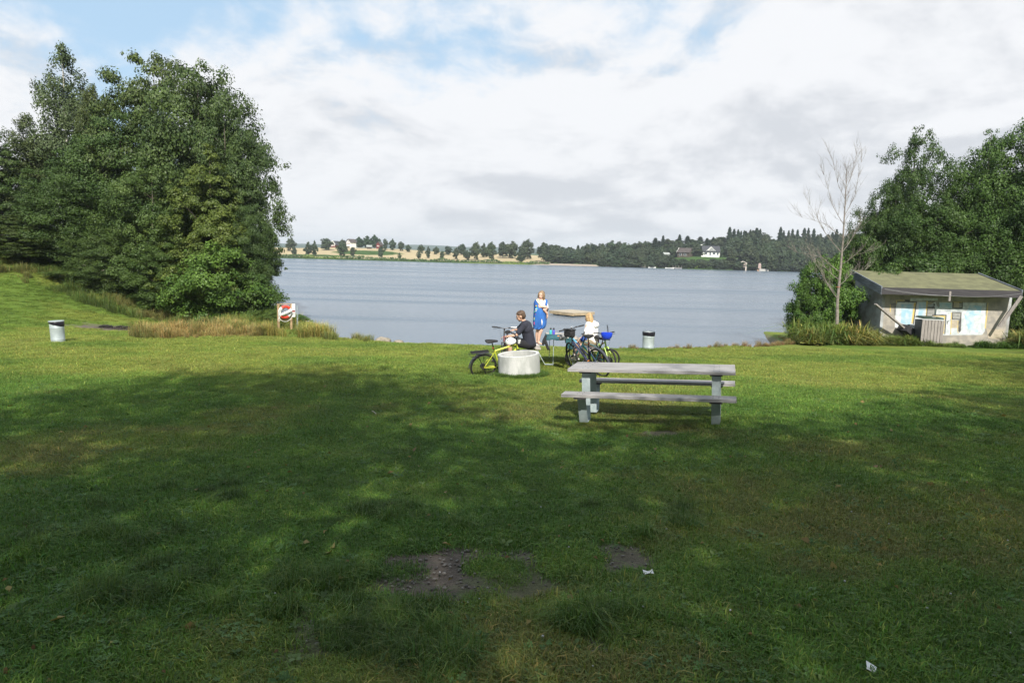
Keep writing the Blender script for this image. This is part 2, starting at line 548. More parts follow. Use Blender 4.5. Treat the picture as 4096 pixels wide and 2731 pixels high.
# ------------------------------------------------------------------ far shore terrain
def hz(x, y):
    x = np.asarray(x, float); y = np.asarray(y, float)
    sh = 396+6*np.sin(x/70)+4*np.sin(x/23)
    t_ = y-sh
    z = -5+np.clip(t_, -60, 6)*.12
    fieldw = 1-sst(x, 5, 60)
    z = z+(6.9*sst(t_, 4, 125)-3.0*sst(t_, 150, 260))*fieldw*(.74+.26*sst(-x, 40, 95))
    z = z-1.4*sst(-x, 128, 165)*sst(t_, 20, 120)
    z = z+3.2*sst(t_, 6, 120)*(1-fieldw)
    z = z+(6.3*sst(t_, 3, 34)+7.0*sst(t_, 40, 95)-9*sst(t_, 105, 220))*sst(x, 55, 118)
    z = z+6*sst(t_, 200, 1200)
    z = z+(fbm(x/900+5, y/900, 41, 4)-.1)*70*sst(t_, 1400, 3000)
    return z
def far_colour(x, y):
    n = fbm(x/5, y/5, 51, 4)[:, None]; n2 = fbm(x/20, y/8, 52, 3)[:, None]
    t_ = (y-396-6*np.sin(x/70)-4*np.sin(x/23))[:, None]
    X = x[:, None]
    green = np.array([.045, .085, .022])*(.7+.6*n)
    straw = np.array([.38, .31, .19])*(.86+.28*n2)
    fieldw = (1-sst(X, 20, 26))*sst(X, -330, -320)
    k = sst(t_+(n-.5)*5, 9, 12)*(1-sst(t_, 150, 170))*fieldw
    def patch(cx, cy, rx, ry): return sst(1.3-np.sqrt(((X-cx)/rx)**2+((t_-cy)/ry)**2)+(n-.5)*.5, .2, .4)
    for a in ((-122, 34, 20, 8), (-98, 66, 22, 17)): k = k*(1-patch(*a))
    c = green*(1-k)+straw*k
    reed = sst(X, -40, -20)*(1-sst(X, 40, 60))*(1-sst(t_, 3, 6))
    c = c*(1-reed*.6)+np.array([.20, .24, .06])*reed*.6
    fw = sst(t_, 1200, 1500)
    return c*(1-fw)+np.array([.03, .06, .03])*fw
def far_mesh():
    ys = np.concatenate([np.linspace(380, 560, 130), np.linspace(565, 1200, 40), np.linspace(1300, 4300, 40)])
    us = np.linspace(-1.0, 1.0, 460)
    Yg, Ug = np.meshgrid(ys, us, indexing='ij'); Xg = Ug*Yg
    x = Xg.ravel(); y = Yg.ravel(); z = hz(x, y)
    nr, nc = Yg.shape
    idx = np.arange(nr*nc).reshape(nr, nc)
    F = np.stack([idx[:-1, :-1], idx[:-1, 1:], idx[1:, 1:], idx[1:, :-1]], -1).reshape(-1, 4)
    return np_mesh('far_hills', np.stack([x, y, z], 1), F, M_ground_far, tint=far_colour(x, y), smooth=True)
M_ground_far = D.materials.new('far_land'); M_ground_far.use_nodes = True
t = NT(M_ground_far.node_tree); b = t.n['Principled BSDF']
at_ = t.node('ShaderNodeAttribute', _attribute_name='tint')
co = t.node('ShaderNodeTexCoord').outputs['Object']
n1 = t.noise(co, .35, 6, .7)
f = t.math('ADD', t.math('MULTIPLY', n1, .5), .75)
vv = t.node('ShaderNodeCombineColor', i0=f, i1=f, i2=f).outputs[0]
t.put(b.inputs['Base Color'], t.mix(1.0, at_.outputs['Color'], vv, 'MULTIPLY'))
b.inputs['Roughness'].default_value = .95
b.inputs['Specular IOR Level'].default_value = .05
tag(link('hills', far_mesh()), kind='structure')
def hz1(x, y): return float(hz(np.array([x]), np.array([y]))[0])
def far_at(px, Y):
    d = pixdir(px, 1000); d = d/d.y
    return Vector((d.x*Y, Y, hz1(d.x*Y, Y)))

# ------------------------------------------------------------------ foliage
def leaves(C, N, size, rng, asp=.62):
    """quads (rhombi) at C facing N"""
    n = len(C)
    a = rng.normal(size=(n, 3)); a -= N*np.sum(a*N, 1)[:, None]; a /= np.linalg.norm(a, axis=1)[:, None]+1e-9
    b_ = np.cross(N, a)
    s = (size*rng.uniform(.65, 1.3, n))[:, None]
    V = np.stack([C-a*s, C+b_*s*asp, C+a*s, C-b_*s*asp], 1).reshape(-1, 3)
    F = np.arange(4*n).reshape(n, 4)
    return V, F
def crown(seed, H, z0, prof, ncl, per, leaf, cr=(.09, .16), shell=.62, flat=.6, droop=0.0, lump=.25, stray=.05, hue=((.055, .085, .018), (.10, .135, .03)), up=.35):
    """crown as many leaf clumps; prof(t)->radius (m)"""
    rng = np.random.default_rng(seed)
    T = rng.uniform(0, 1, ncl*6); rad = np.array([prof(t_) for t_ in T])
    keep = rng.uniform(0, rad.max(), len(T)) < rad
    T = T[keep][:ncl]; rad = rad[keep][:ncl]; n = len(T)
    A = rng.uniform(0, 2*np.pi, n)
    lum_ = 1+lump*2*(fbm(A*1.3+seed, T*5, seed, 3)-.5)*2
    rr = rad*lum_*np.where(rng.uniform(size=n) < .72, rng.uniform(shell, 1.0, n), rng.uniform(.1, shell, n))
    st = rng.uniform(size=n) < stray
    rr = np.where(st, rad*lum_*rng.uniform(1.02, 1.18, n), rr)
    Cx = np.cos(A)*rr; Cy = np.sin(A)*rr; Cz = z0+(H-z0)*T-droop*rr/rad.max()
    crr = rng.uniform(cr[0], cr[1], n)*rad.max()*2*np.where(st, .5, 1)*(.5+.5*rad/rad.max())
    crr = np.maximum(crr, .02)
    cnt = np.maximum((per*(crr/crr.mean())**2).astype(int), 6)
    ci = np.repeat(np.arange(n), cnt); m = len(ci)
    d = rng.normal(size=(m, 3)); d /= np.linalg.norm(d, axis=1)[:, None]
    q = rng.uniform(0, 1, m)**.45
    off = d*q[:, None]*crr[ci][:, None]*np.array([1, 1, flat])
    off[:, 2] -= (off[:, 0]**2+off[:, 1]**2)/(crr[ci]+.01)*.35      # drooping edge of each spray
    C = np.stack([Cx[ci], Cy[ci], Cz[ci]], 1)+off
    N = d*.75+rng.normal(size=(m, 3))*.36+np.array([0, 0, up])
    N += np.stack([np.cos(A[ci]), np.sin(A[ci]), 0*A[ci]], 1)*.3
    N /= np.linalg.norm(N, axis=1)[:, None]
    V, F = leaves(C, N, np.full(m, leaf), rng)
    h0, h1 = np.array(hue[0]), np.array(hue[1])
    k = np.clip(rng.uniform(0, 1, m)*.55+rng.uniform(0, 1, n)[ci]*.45, 0, 1)[:, None]
    tint = h0*(1-k)+h1*k
    tint = np.repeat(tint, 4, 0)
    return V, F, tint, np.stack([Cx, Cy, Cz], 1)
M_bark = mat('bark', (.16, .13, .10), .9, base2=(.07, .06, .05), scale=7, bump=.6, bscale=20, stretch=(1, 1, .3))
M_bark_birch = mat('birch_bark', (.55, .52, .46), .8, base2=(.10, .09, .08), scale=5, stretch=(.5, .5, 2.5))
def trunk_mb(seed, H, r, targets, lean=.02, z_lo=.18, k=22):
    rng = random.Random(seed); mb = MB()
    n = 9; pts = []; rs = []
    lx, ly = rng.uniform(-lean, lean), rng.uniform(-lean, lean)
    for i in range(n):
        f_ = i/(n-1)
        pts.append(Vector((lx*H*f_+rng.uniform(-.05, .05)*H*.06*min(i, 1), ly*H*f_+rng.uniform(-.05, .05)*H*.06*min(i, 1), -.3+(H*.93+.3)*f_)))
        rs.append(r*(1.15 if i == 0 else 1)*(1-f_)**.8+.012)
    mb.tube(pts, rs, 9)
    idx = list(range(len(targets))); rng.shuffle(idx)
    for j in idx[:k]:
        c = Vector(targets[j]); zz = max(H*z_lo*.6, c.z-math.hypot(c.x, c.y)*rng.uniform(.35, .8))
        f_ = min(zz/(H*.93), .95); i = int(f_*(n-1)); g_ = f_*(n-1)-i
        p = pts[i].lerp(pts[min(i+1, n-1)], g_); r0 = (rs[i]*(1-g_)+rs[min(i+1, n-1)]*g_)*.45
        mid = p.lerp(c, .5)+Vector((0, 0, .06*(c-p).length))
        mb.tube([p, mid, c], [r0, r0*.6, .012], 5)
    return mb
def prof_round(R_, lo=.45, pk=.45):
    def f_(t_):
        a = lo+(1-lo)*math.sin(min(t_/pk, 1)*math.pi/2) if t_ < pk else math.sqrt(max(1-((t_-pk)/(1-pk))**2, 0))
        return R_*max(a, .06)
    return f_
def prof_slim(R_, pk=.35):
    def f_(t_):
        a = .55+.45*math.sin(min(t_/pk, 1)*math.pi/2) if t_ < pk else max(1-((t_-pk)/(1-pk))**2.0, 0)
        return R_*max(a, .05)
    return f_
PROTO = {}
def make_proto(key, H, r, bark, **kw):
    V, F, tint, C = crown(H=H, **kw)
    me = np_mesh(key+'_crown', V, F, M_leaf, tint=tint)
    tb = trunk_mb(kw['seed'], H, r, C)
    tm = tb.build('trunk', bark); me2 = tm.data; D.objects.remove(tm)
    PROTO[key] = (H, me, me2)
H_ALD = ((.024, .046, .013), (.100, .132, .036))
H_BIR = ((.058, .080, .030), (.125, .140, .058))
make_proto('alder_a', 16, .22, M_bark, seed=1, z0=.4, prof=prof_round(6.2, .6, .40), ncl=430, per=190, leaf=.105, hue=H_ALD, cr=(.05, .11))
make_proto('alder_b', 16, .22, M_bark, seed=2, z0=.3, prof=prof_round(6.2, .55, .5), ncl=430, per=190, leaf=.105, hue=H_ALD, cr=(.07, .13), flat=.5)
make_proto('alder_c', 16, .22, M_bark, seed=3, z0=.3, prof=prof_slim(5.5, .3), ncl=480, per=170, leaf=.11, hue=H_ALD, cr=(.05, .10), flat=.45)
make_proto('birch_a', 16, .17, M_bark_birch, seed=4, z0=2.0, prof=prof_slim(3.0, .4), ncl=230, per=170, leaf=.085, hue=H_BIR, cr=(.08, .15), flat=1.35, droop=.8, lump=.45, stray=.12, up=0)
make_proto('bush_a', 5, .06, M_bark, seed=6, z0=.1, prof=prof_round(3.0, .75, .4), ncl=170, per=170, leaf=.075, hue=H_ALD, cr=(.08, .15))
make_proto('bush_b', 5, .06, M_bark, seed=7, z0=.0, prof=prof_round(2.6, .8, .35), ncl=150, per=160, leaf=.075, hue=H_ALD, cr=(.08, .16), lump=.4)
make_proto('maple_a', 14, .20, M_bark, seed=8, z0=1.0, prof=prof_slim(4.6, .35), ncl=560, per=165, leaf=.074, hue=((.024, .046, .013), (.085, .120, .032)), cr=(.055, .11), flat=.7, lump=.5, stray=.04)
make_proto('maple_b', 14, .20, M_bark, seed=9, z0=.8, prof=prof_round(4.4, .7, .45), ncl=600, per=165, leaf=.074, hue=((.024, .046, .013), (.085, .120, .032)), cr=(.055, .11), flat=.7, lump=.5, stray=.04)
make_proto('shade_a', 16, .25, M_bark, seed=12, z0=3.0, prof=prof_round(5.6, .5, .5), ncl=1000, per=26, leaf=.13, hue=H_ALD, cr=(.14, .20), lump=.4)
def plant_tree(name, key, top_px, top_py, Y, width_px, label, group, tintc=(1, 1, 1), rot=0.0, x_px=None, cat='tree', zoff=0.0, crownname='crown'):
    """stands on the ground at distance Y; height and spread are taken in metres at that distance"""
    top = at(top_px, top_py, Y)
    bx = at(x_px if x_px is not None else top_px, 1200, Y).x
    base = gp(bx, Y, zoff)
    H, cm, tm = PROTO[key]
    h = top.z-base.z
    half = width_px/2*Y/FPX
    R0 = max(abs(v.co.x) for v in cm.vertices[::97]) if False else {'alder_a': 6.6, 'alder_b': 6.6, 'alder_c': 5.9, 'birch_a': 3.5, 'bush_a': 3.2, 'bush_b': 2.9, 'maple_a': 5.1, 'maple_b': 5.0, 'shade_a': 6.3}[key]
    sx = half/R0
    M = Matrix.Translation(base) @ Matrix.Diagonal((sx, sx, h/H/1.03, 1)) @ Matrix.Rotation(rot, 4, 'Z')
    e = empty(name, M, label, cat, group)
    c = link(crownname, cm, e); c.color = (*tintc, 1)
    link('trunk', tm, e)
    return e
GL = 'trees of the dense grove on the left shore'
LT = [
 # key, top x, top y, depth, width, tint, rot, name, label
 ('birch_a', 310, 128, 52, 350, (.80, .92, .95), .3, 'birch_tree', 'tall slim birch with drooping grey-green twigs, highest at the left of the grove'),
 ('birch_a', 405, 300, 49, 230, (.9, .95, .8), 2.1, 'birch_tree', 'birch with pale trunks showing, between the tallest birch and the big rounded alder'),
 ('alder_a', 660, 178, 50, 560, (1.0, 1.0, .95), .7, 'alder_tree', 'very tall broad alder with its rounded top left of the grove dome'),
 ('alder_b', 830, 212, 47, 560, (.92, 1.0, .95), 2.3, 'alder_tree', 'tall alder forming the right shoulder of the grove dome'),
 ('alder_a', 905, 375, 44.5, 400, (.85, .95, .95), 4.0, 'alder_tree', 'dark alder filling the right flank of the grove beside the open sky'),
 ('alder_c', 960, 570, 43, 290, (.8, .92, .9), 1.2, 'alder_tree', 'dark alder at the right edge of the grove hanging over the lake'),
 ('alder_b', 500, 420, 46, 470, (.75, .92, .78), 5.0, 'alder_tree', 'dark green alder in the middle of the grove below the tall birch'),
 ('birch_a', 150, 425, 50, 300, (.72, .8, .7), 1.6, 'birch_tree', 'weeping birch left of the tallest birch, its top bent over against the sky'),
 ('alder_c', 30, 510, 48, 330, (.85, .95, .9), .4, 'alder_tree', 'grey-green tree at the left edge of the photo behind the grassy bank'),
 ('alder_c', -190, 470, 48, 400, (.8, .9, .8), 3.4, 'alder_tree', 'tree beyond the left edge of the photo at the top of the bank'),
 ('alder_b', 300, 620, 44.5, 380, (.72, .88, .7), 2.9, 'alder_tree', 'shaded alder below the weeping birch with layered branches'),
 ('alder_a', 620, 640, 42.5, 420, (.92, 1.05, .85), 5.5, 'alder_tree', 'alder with layered olive sprays in the centre front of the grove'),
 ('alder_c', 850, 560, 41, 430, (1.2, 1.16, .78), 3.0, 'maple_tree', 'yellow-green tree with a pointed top standing out in front of the dark grove'),
 ('alder_b', 985, 800, 41, 220, (.75, .88, .8), 4.4, 'alder_tree', 'low dark alder at the waterside corner of the grove just above the life buoy frame'),
 ('alder_b', 450, 900, 41.5, 320, (.85, .95, .8), .9, 'alder_tree', 'low spreading alder behind the pale flower heads at the foot of the grove'),
 ('alder_c', 120, 830, 43, 360, (.70, .72, .55), 1.9, 'alder_tree', 'dull brownish tree at the top of the grassy bank on the left'),
 ('alder_a', 680, 930, 40.5, 300, (.85, 1.0, .75), 2.0, 'alder_tree', 'low alder skirt with layered branches left of the bright green bush'),
]
for i, (k, tx, ty, Y, wd, tn, rt, nm, lb) in enumerate(LT):
    plant_tree(nm, k, tx, ty, Y, wd, lb, GL, tn, rt)
plant_tree('leafy_bush', 'bush_a', 870, 960, 39.2, 400, 'bright green leafy bush at the grove foot, left of the life buoy', 'bushes at the foot of the grove', (1.1, 1.4, .8), .5, cat='bush')
plant_tree('leafy_bush', 'bush_b', 1010, 1080, 39.5, 250, 'dark round bush at the right foot of the grove beside the water', 'bushes at the foot of the grove', (.9, 1.1, .8), 1.5, cat='bush')
plant_tree('leafy_bush', 'bush_b', 330, 1060, 42, 260, 'grey-green bush under the left part of the grove', 'bushes at the foot of the grove', (.9, 1.0, .8), 2.5, cat='bush')
plant_tree('leafy_bush', 'bush_a', 60, 960, 43, 330, 'dark shrub along the top edge of the grassy bank', 'bushes at the foot of the grove', (.75, .8, .55), 3.5, cat='bush')
plant_tree('leafy_bush', 'bush_b', 640, 1120, 40.5, 240, 'low bush with feathery branches behind the long dry grass', 'bushes at the foot of the grove', (.9, 1.05, .7), 4.5, cat='bush')
plant_tree('leafy_bush', 'bush_b', 1200, 1255, 37.0, 130, 'small green bush right of the life buoy frame at the water', 'small bushes by the life buoy', (1.1, 1.45, .9), .8, x_px=1195, cat='bush')
plant_tree('leafy_bush', 'bush_a', 1080, 1235, 37.5, 150, 'small olive bush behind the life buoy frame', 'small bushes by the life buoy', (1.1, 1.2, .8), 2.8, x_px=1075, cat='bush')
# right-hand group
GR = 'trees behind the shed on the right'
for (k, tx, ty, Y, wd, tn, rt, nm, lb) in [
 ('maple_a', 3615, 425, 47, 380, (.85, 1.0, .85), .6, 'maple_tree', 'tall airy tree with a pointed top right of the bare dead tree'),
 ('maple_a', 3890, 440, 45, 400, (1.0, 1.25, .85), 2.2, 'maple_tree', 'broad tree behind the shed with several upright tops'),
 ('maple_a', 4110, 330, 44, 620, (1.0, 1.2, .9), 3.9, 'maple_tree', 'tall tree cut off by the right edge of the photo'),
 ('maple_b', 4330, 330, 44, 560, (.9, 1.1, .9), 4.9, 'maple_tree', 'tree standing beyond the right edge of the photo'),
 ('maple_b', 3720, 760, 44.8, 420, (.75, .95, .7), 5.6, 'maple_tree', 'lower dark tree just above the left half of the shed roof'),
 ('maple_b', 3980, 700, 44.5, 420, (.8, 1.05, .7), 1.0, 'maple_tree', 'lower tree just above the right half of the shed roof'),
 ('maple_a', 3540, 640, 46.5, 300, (.75, .9, .7), 4.4, 'maple_tree', 'dark mid-height tree filling in right behind the bare dead tree'),
 ('maple_a', 3470, 800, 46, 260, (.7, .85, .65), 2.6, 'maple_tree', 'dark narrow tree between the dead tree and the shed roof'),
]:
    plant_tree(nm, k, tx, ty, Y, wd, lb, GR, tn, rt)
plant_tree('leafy_bush', 'bush_a', 3300, 1010, 38.5, 270, 'glossy green bush at the water left of the shed, behind the dead tree', 'bushes left of the shed', (1.05, 1.45, .8), 1.1, cat='bush')
plant_tree('leafy_bush', 'bush_b', 3440, 930, 40.5, 260, 'tall dark bush between the dead tree and the shed wall', 'bushes left of the shed', (.7, .9, .6), 3.1, cat='bush')
plant_tree('leafy_bush', 'bush_b', 3245, 1100, 38.0, 190, 'low bush leaning over the water at the left end of the right-hand thicket', 'bushes left of the shed', (.85, 1.15, .7), 4.1, cat='bush')
plant_tree('leafy_bush', 'bush_a', 4130, 1080, 38.5, 230, 'bush squeezed between the shed and the right edge of the photo', 'bushes right of the shed', (.8, 1.0, .7), .2, cat='bush')
plant_tree('leafy_bush', 'bush_a', 3700, 1000, 42.0, 420, 'dark undergrowth bush showing over the middle of the shed roof', 'bushes behind the shed', (.6, .8, .55), 1.9, cat='bush')
plant_tree('leafy_bush', 'bush_b', 4000, 1010, 42.0, 400, 'dark undergrowth bush showing over the right end of the shed roof', 'bushes behind the shed', (.6, .8, .55), 2.4, cat='bush')
# trees behind the photographer: they shade the near lawn
def shade_tree(x, y, H_, R_, rot, label):
    H, cm, tm = PROTO['shade_a']
    M = Matrix.Translation(gp(x, y)) @ Matrix.Diagonal((R_/6.3, R_/6.3, H_/H, 1)) @ Matrix.Rotation(rot, 4, 'Z')
    e = empty('park_tree', M, label, 'tree', 'park trees behind the photographer')
    link('crown', cm, e); link('trunk', tm, e)
SHADE = [(-21, -9, 12, 5.5), (-14.5, -8.5, 12.8, 5.5), (-8.0, -9, 15.2, 5), (-1.2, -9.5, 21.3, 5.6), (5.6, -9, 15.6, 5.2), (12, -9, 18, 5.5), (18, -7, 20.5, 6), (22, 3, 18.5, 5.5), (29, 12, 17, 5.5)]
SHN = ['third from the left end', 'second from the left end', 'left of the tallest', 'tallest, straight behind the camera', 'right of the tallest', 'two places right of the tallest', 'at the right end of the back row', 'beside the lawn on the right', 'far out on the right near the shed path']
for i, (x, y, h_, r_) in enumerate(SHADE):
    shade_tree(x, y, h_, r_, i*1.3, 'shade tree outside the photo, '+SHN[i])

# ------------------------------------------------------------------ far trees
def far_broad(seed, n=2600, airy=0):
    V, F, tint, C = crown(seed=seed, H=12, z0=1.2, prof=(prof_round(4.0, .5, .45) if airy == 0 else prof_slim(3.3, .4)), ncl=70, per=n//70, leaf=.50, cr=(.14, .24), hue=((.026, .046, .022), (.060, .085, .038)), lump=.45, stray=.05, flat=.8)
    nv = len(V)
    tb = MB().tube([(0, 0, -1), (0, 0, 6)], [.22, .12], 5)
    tv = np.array(tb.v); tf = [f_ for f_ in tb.f if len(f_) == 4]
    V = np.concatenate([V, tv]); tint = np.concatenate([tint, np.tile([.09, .08, .07], (len(tv), 1))])
    F = np.concatenate([F, np.array(tf)+nv])
    return np_mesh('far_tree', V, F, M_leaf, tint=tint)
def far_spruce(seed):
    rng = np.random.default_rng(seed); n = 2200; H = 16
    t_ = rng.uniform(.06, 1, n)**.85; a = rng.uniform(0, 2*np.pi, n)
    lay = .75+.25*np.sin(t_*38+seed)
    r_ = ((1-t_)**.62)*2.5*lay*rng.uniform(.35, 1.05, n)+.08
    C = np.stack([np.cos(a)*r_, np.sin(a)*r_, t_*H-r_*.35], 1)
    N = rng.normal(size=(n, 3))*.5+np.stack([np.cos(a), np.sin(a), .8+0*a], 1); N /= np.linalg.norm(N, axis=1)[:, None]
    V, F = leaves(C, N, np.full(n, .42), rng)
    tint = np.repeat(np.array([.02, .038, .018])*(.7+.8*rng.uniform(size=n))[:, None], 4, 0)
    tb = MB().tube([(0, 0, -1), (0, 0, H*.95)], [.2, .03], 5)
    tv = np.array(tb.v); tf = [f_ for f_ in tb.f if len(f_) == 4]
    F = np.concatenate([F, np.array(tf)+len(V)]); V = np.concatenate([V, tv]); tint = np.concatenate([tint, np.tile([.06, .05, .04], (len(tv), 1))])
    return np_mesh('far_spruce', V, F, M_leaf, tint=tint)
FB = [far_broad(100+i, airy=i % 2) for i in range(6)]
FS = [far_spruce(200+i) for i in range(3)]
rnd = random.Random(5)
def far_tree(px, ytop, ybase, wpx, label, group, Y=None, spruce=False, tintc=None):
    """a tree standing on the far land; ybase picks its distance, ytop its height"""
    if Y is None:
        best = None
        for yy in np.arange(398, 540, 2.0):
            p = far_at(px, yy); q = px_of(p)[1]
            if best is None or abs(q-ybase) < best[0]: best = (abs(q-ybase), yy, p)
        Y = best[1]; p = best[2]
    else: p = far_at(px, Y)
    h = max(at(px, ytop, Y).z-p.z, 2.0)
    me = rnd.choice(FS) if spruce else rnd.choice(FB)
    h0, w0 = (16, 5.2) if spruce else (12, 8.0)
    s = wpx*Y/FPX/w0
    o = link('spruce_tree' if spruce else 'broadleaf_tree', me, None, Matrix.Translation(p) @ Matrix.Diagonal((s, s, h/h0, 1)) @ Matrix.Rotation(rnd.uniform(0, 6.28), 4, 'Z'))
    k = rnd.uniform(.8, 1.15)
    tc_ = tintc or (k*rnd.uniform(.9, 1.15), k, k*rnd.uniform(.85, 1.1))
    o.color = (*tc_, 1)
    tag(o, label, 'tree', group)
    return o
FIELD = [
 (1163, 951, 1004, 34, 'dark round tree nearest the grove, on the skyline of the stubble field'),
 (1177, 985, 1024, 22, 'small oval tree at the foot of the dark round skyline tree'),
 (1232, 962, 1025, 30, 'pale feathery tree clump at the left of the stubble field'),
 (1258, 962, 1024, 26, 'right half of the pale feathery tree clump in the stubble field'),
 (1306, 953, 1001, 42, 'round tree on the hilltop left of the red and white cottage'),
 (1368, 966, 1028, 34, 'isolated egg-shaped tree on a thin stem in front of the white farmhouse'),
 (1369, 957, 992, 26, 'bare-looking round tree behind the egg-shaped one'),
 (1411, 988, 1026, 20, 'ragged leaning tree in the stubble right of the egg-shaped one'),
 (1436, 946, 992, 44, 'left dome of the dark clump of big trees by the farm'),
 (1468, 943, 992, 44, 'middle dome of the dark clump of big trees by the farm'),
 (1498, 937, 993, 42, 'tallest lighter green dome of the big clump by the farm'),
 (1524, 985, 1031, 22, 'narrow tree standing alone at the water below the red barn'),
 (1541, 955, 1000, 18, 'small pointed tree right of the red barn'),
 (1570, 953, 1001, 28, 'tall rounded tree well right of the red barn'),
 (1603, 966, 1004, 24, 'darker squat tree right of the tall rounded one on the field edge'),
 (1598, 1010, 1035, 15, 'little bush-like tree at the water under the squat tree'),
 (1633, 977, 1008, 26, 'rounded tree on the upper edge of the sloping field'),
 (1675, 1000, 1036, 18, 'thin shore tree with a notch in its crown'),
 (1685, 978, 1014, 22, 'dark tree behind the thin shore tree'),
 (1713, 985, 1033, 20, 'upright shore tree left of the middle of the far shore'),
 (1745, 985, 1018, 24, 'low dark tree on the field edge'),
 (1769, 1005, 1037, 18, 'short oval shore tree'),
 (1792, 984, 1020, 26, 'tree at the left end of the wooded field edge'),
 (1825, 990, 1038, 20, 'slim shore tree before the wooded field edge'),
 (1848, 976, 1020, 30, 'full tree on the wooded field edge'),
 (1869, 1002, 1041, 32, 'round grey-green shore tree'),
 (1905, 968, 1041, 34, 'tall shore tree with a dark column behind it'),
 (1935, 972, 1030, 30, 'tree filling the gap between two tall shore trees'),
 (1965, 968, 1042, 38, 'tall pale green shore tree'),
 (2012, 962, 1032, 50, 'broad tree before the dark wood'),
 (2050, 966, 1034, 46, 'broad dark tree left of the last stubble patch'),
 (2084, 990, 1050, 44, 'leaning shore tree at the end of the stubble'),
 (2110, 958, 1036, 50, 'big dark tree over the last stubble patch'),
 (2176, 963, 1048, 52, 'dense dark tree where the long wood begins'),
]
for (px, yt, yb, wd, lb) in FIELD:
    big_ = wd > 40 and px in (1436, 1468, 1498)
    far_tree(px, yt, yb, wd, lb, 'single trees on the stubble shore', tintc=(.65, .9, .7) if big_ else None)
# the long wood on the right: skyline heights by pixel column
SKX = [1650, 1800, 2000, 2150, 2200, 2250, 2300, 2360, 2420, 2480, 2520, 2560, 2650, 2750, 2850, 2900, 2960, 3050, 3080, 3120, 3250, 3400, 3700, 4200]
SKY_ = [988, 985, 968, 962, 972, 985, 985, 975, 968, 965, 985, 968, 962, 960, 955, 945, 925, 930, 955, 945, 940, 930, 930, 930]
def sk(px): return float(np.interp(px, SKX, SKY_))-(9 if px > 2450 else 3)
GW = 'trees of the long wood across the lake'
def clear(px, Y):   # keep the clearings for houses, beach and landing open
    if 2790 < px < 2905 and Y < 436: return True
    if 2715 < px < 2790 and Y < 430: return True
    return False
ORD = lambda n_: str(n_)+('th' if 10 <= n_ % 100 <= 20 else {1: 'st', 2: 'nd', 3: 'rd'}.get(n_ % 10, 'th'))
RN = ['skyline', 'upper', 'middle', 'lower', 'waterline']
cnt = 0
for row, (Y, n, f0, f1) in enumerate([(490, 62, 0.0, 14), (462, 62, 8, 30), (438, 62, 26, 52), (416, 56, 46, 70), (402.5, 40, 62, 84)]):
    cs = [0, 0]
    for i in range(n):
        px = 2195+(3480-2195)*(i+rnd.uniform(.1, .9))/n
        if row == 0 and px < 2195: continue
        if clear(px, Y): continue
        if row >= 3 and 2195 < px < 2390 and row == 4: continue
        sh = sk(px)
        base = px_of(far_at(px, Y))[1]
        ytop = sh+rnd.uniform(f0, f1)*(1.0 if px > 2500 else .62)
        if row == 4: ytop = max(ytop, base-rnd.uniform(22, 46))
        sp = rnd.random() < (.30 if row == 0 and px > 2600 else .12 if row < 3 else .03)
        if sp: ytop -= rnd.uniform(0, 9)
        ytop = min(ytop, base-16)
        cs[sp] += 1
        o = far_tree(px, ytop, None, rnd.uniform(34, 52) if sp else rnd.uniform(34, 58), (ORD(cs[sp])+' dark spruce from the left in the '+RN[row]+' row of the far wood') if sp else (ORD(cs[sp])+' broadleaf tree from the left in the '+RN[row]+' row of the far wood'), 'spruces of the long wood across the lake' if sp else GW, Y=Y+rnd.uniform(-4, 4), spruce=sp)
        cnt += 1
for i in range(34):      # low growth on the slope below the houses
    px = 2705+210*(i+rnd.random())/34
    Y = rnd.uniform(400, 420); base = px_of(far_at(px, Y))[1]
    yt = rnd.uniform(1034, 1056)
    if base-yt > 8: far_tree(px, yt, None, rnd.uniform(24, 40), ORD(i+1)+' low tree from the left on the slope below the white house', 'low trees below the far houses', Y=Y)
for (px, yt, wd, lb) in [(2914, 908, 24, 'leftmost tall spruce of the high spruce group above the white house'), (2932, 916, 22, 'second tall spruce of the high group above the white house'), (2948, 918, 20, 'third tall spruce of the high group above the white house'), (2960, 924, 16, 'slim spruce in the high group above the white house'), (2972, 922, 16, 'slim spruce before the gap in the high group'), (2997, 918, 18, 'spruce standing alone in a gap above the white house'), (3022, 912, 30, 'broad spruce at the right end of the high group'), (3036, 916, 18, 'narrow spruce leaning on the broad one at the end of the high group'), (3117, 908, 24, 'tallest spruce left of the bare dead tree'), (3130, 922, 16, 'short spruce beside the tallest one left of the dead tree'), (3150, 922, 18, 'spruce just left of the dead tree twigs'), (3165, 916, 18, 'spruce seen through the dead tree twigs'), (3185, 918, 18, 'spruce at the dead tree top twigs'), (3212, 912, 24, 'double-topped spruce by the dead tree'), (3228, 912, 18, 'spruce right by the dead tree'), (2716, 938, 18, 'lone spruce with a crisp tip above the dark-roofed house'), (2650, 942, 16, 'lone spruce tip left of the dark-roofed house'), (3250, 915, 22, 'spruce behind the dead tree trunk')]:
    far_tree(px, yt, None, wd*1.75, lb, 'tall spruces on the right skyline', Y=486, spruce=True)
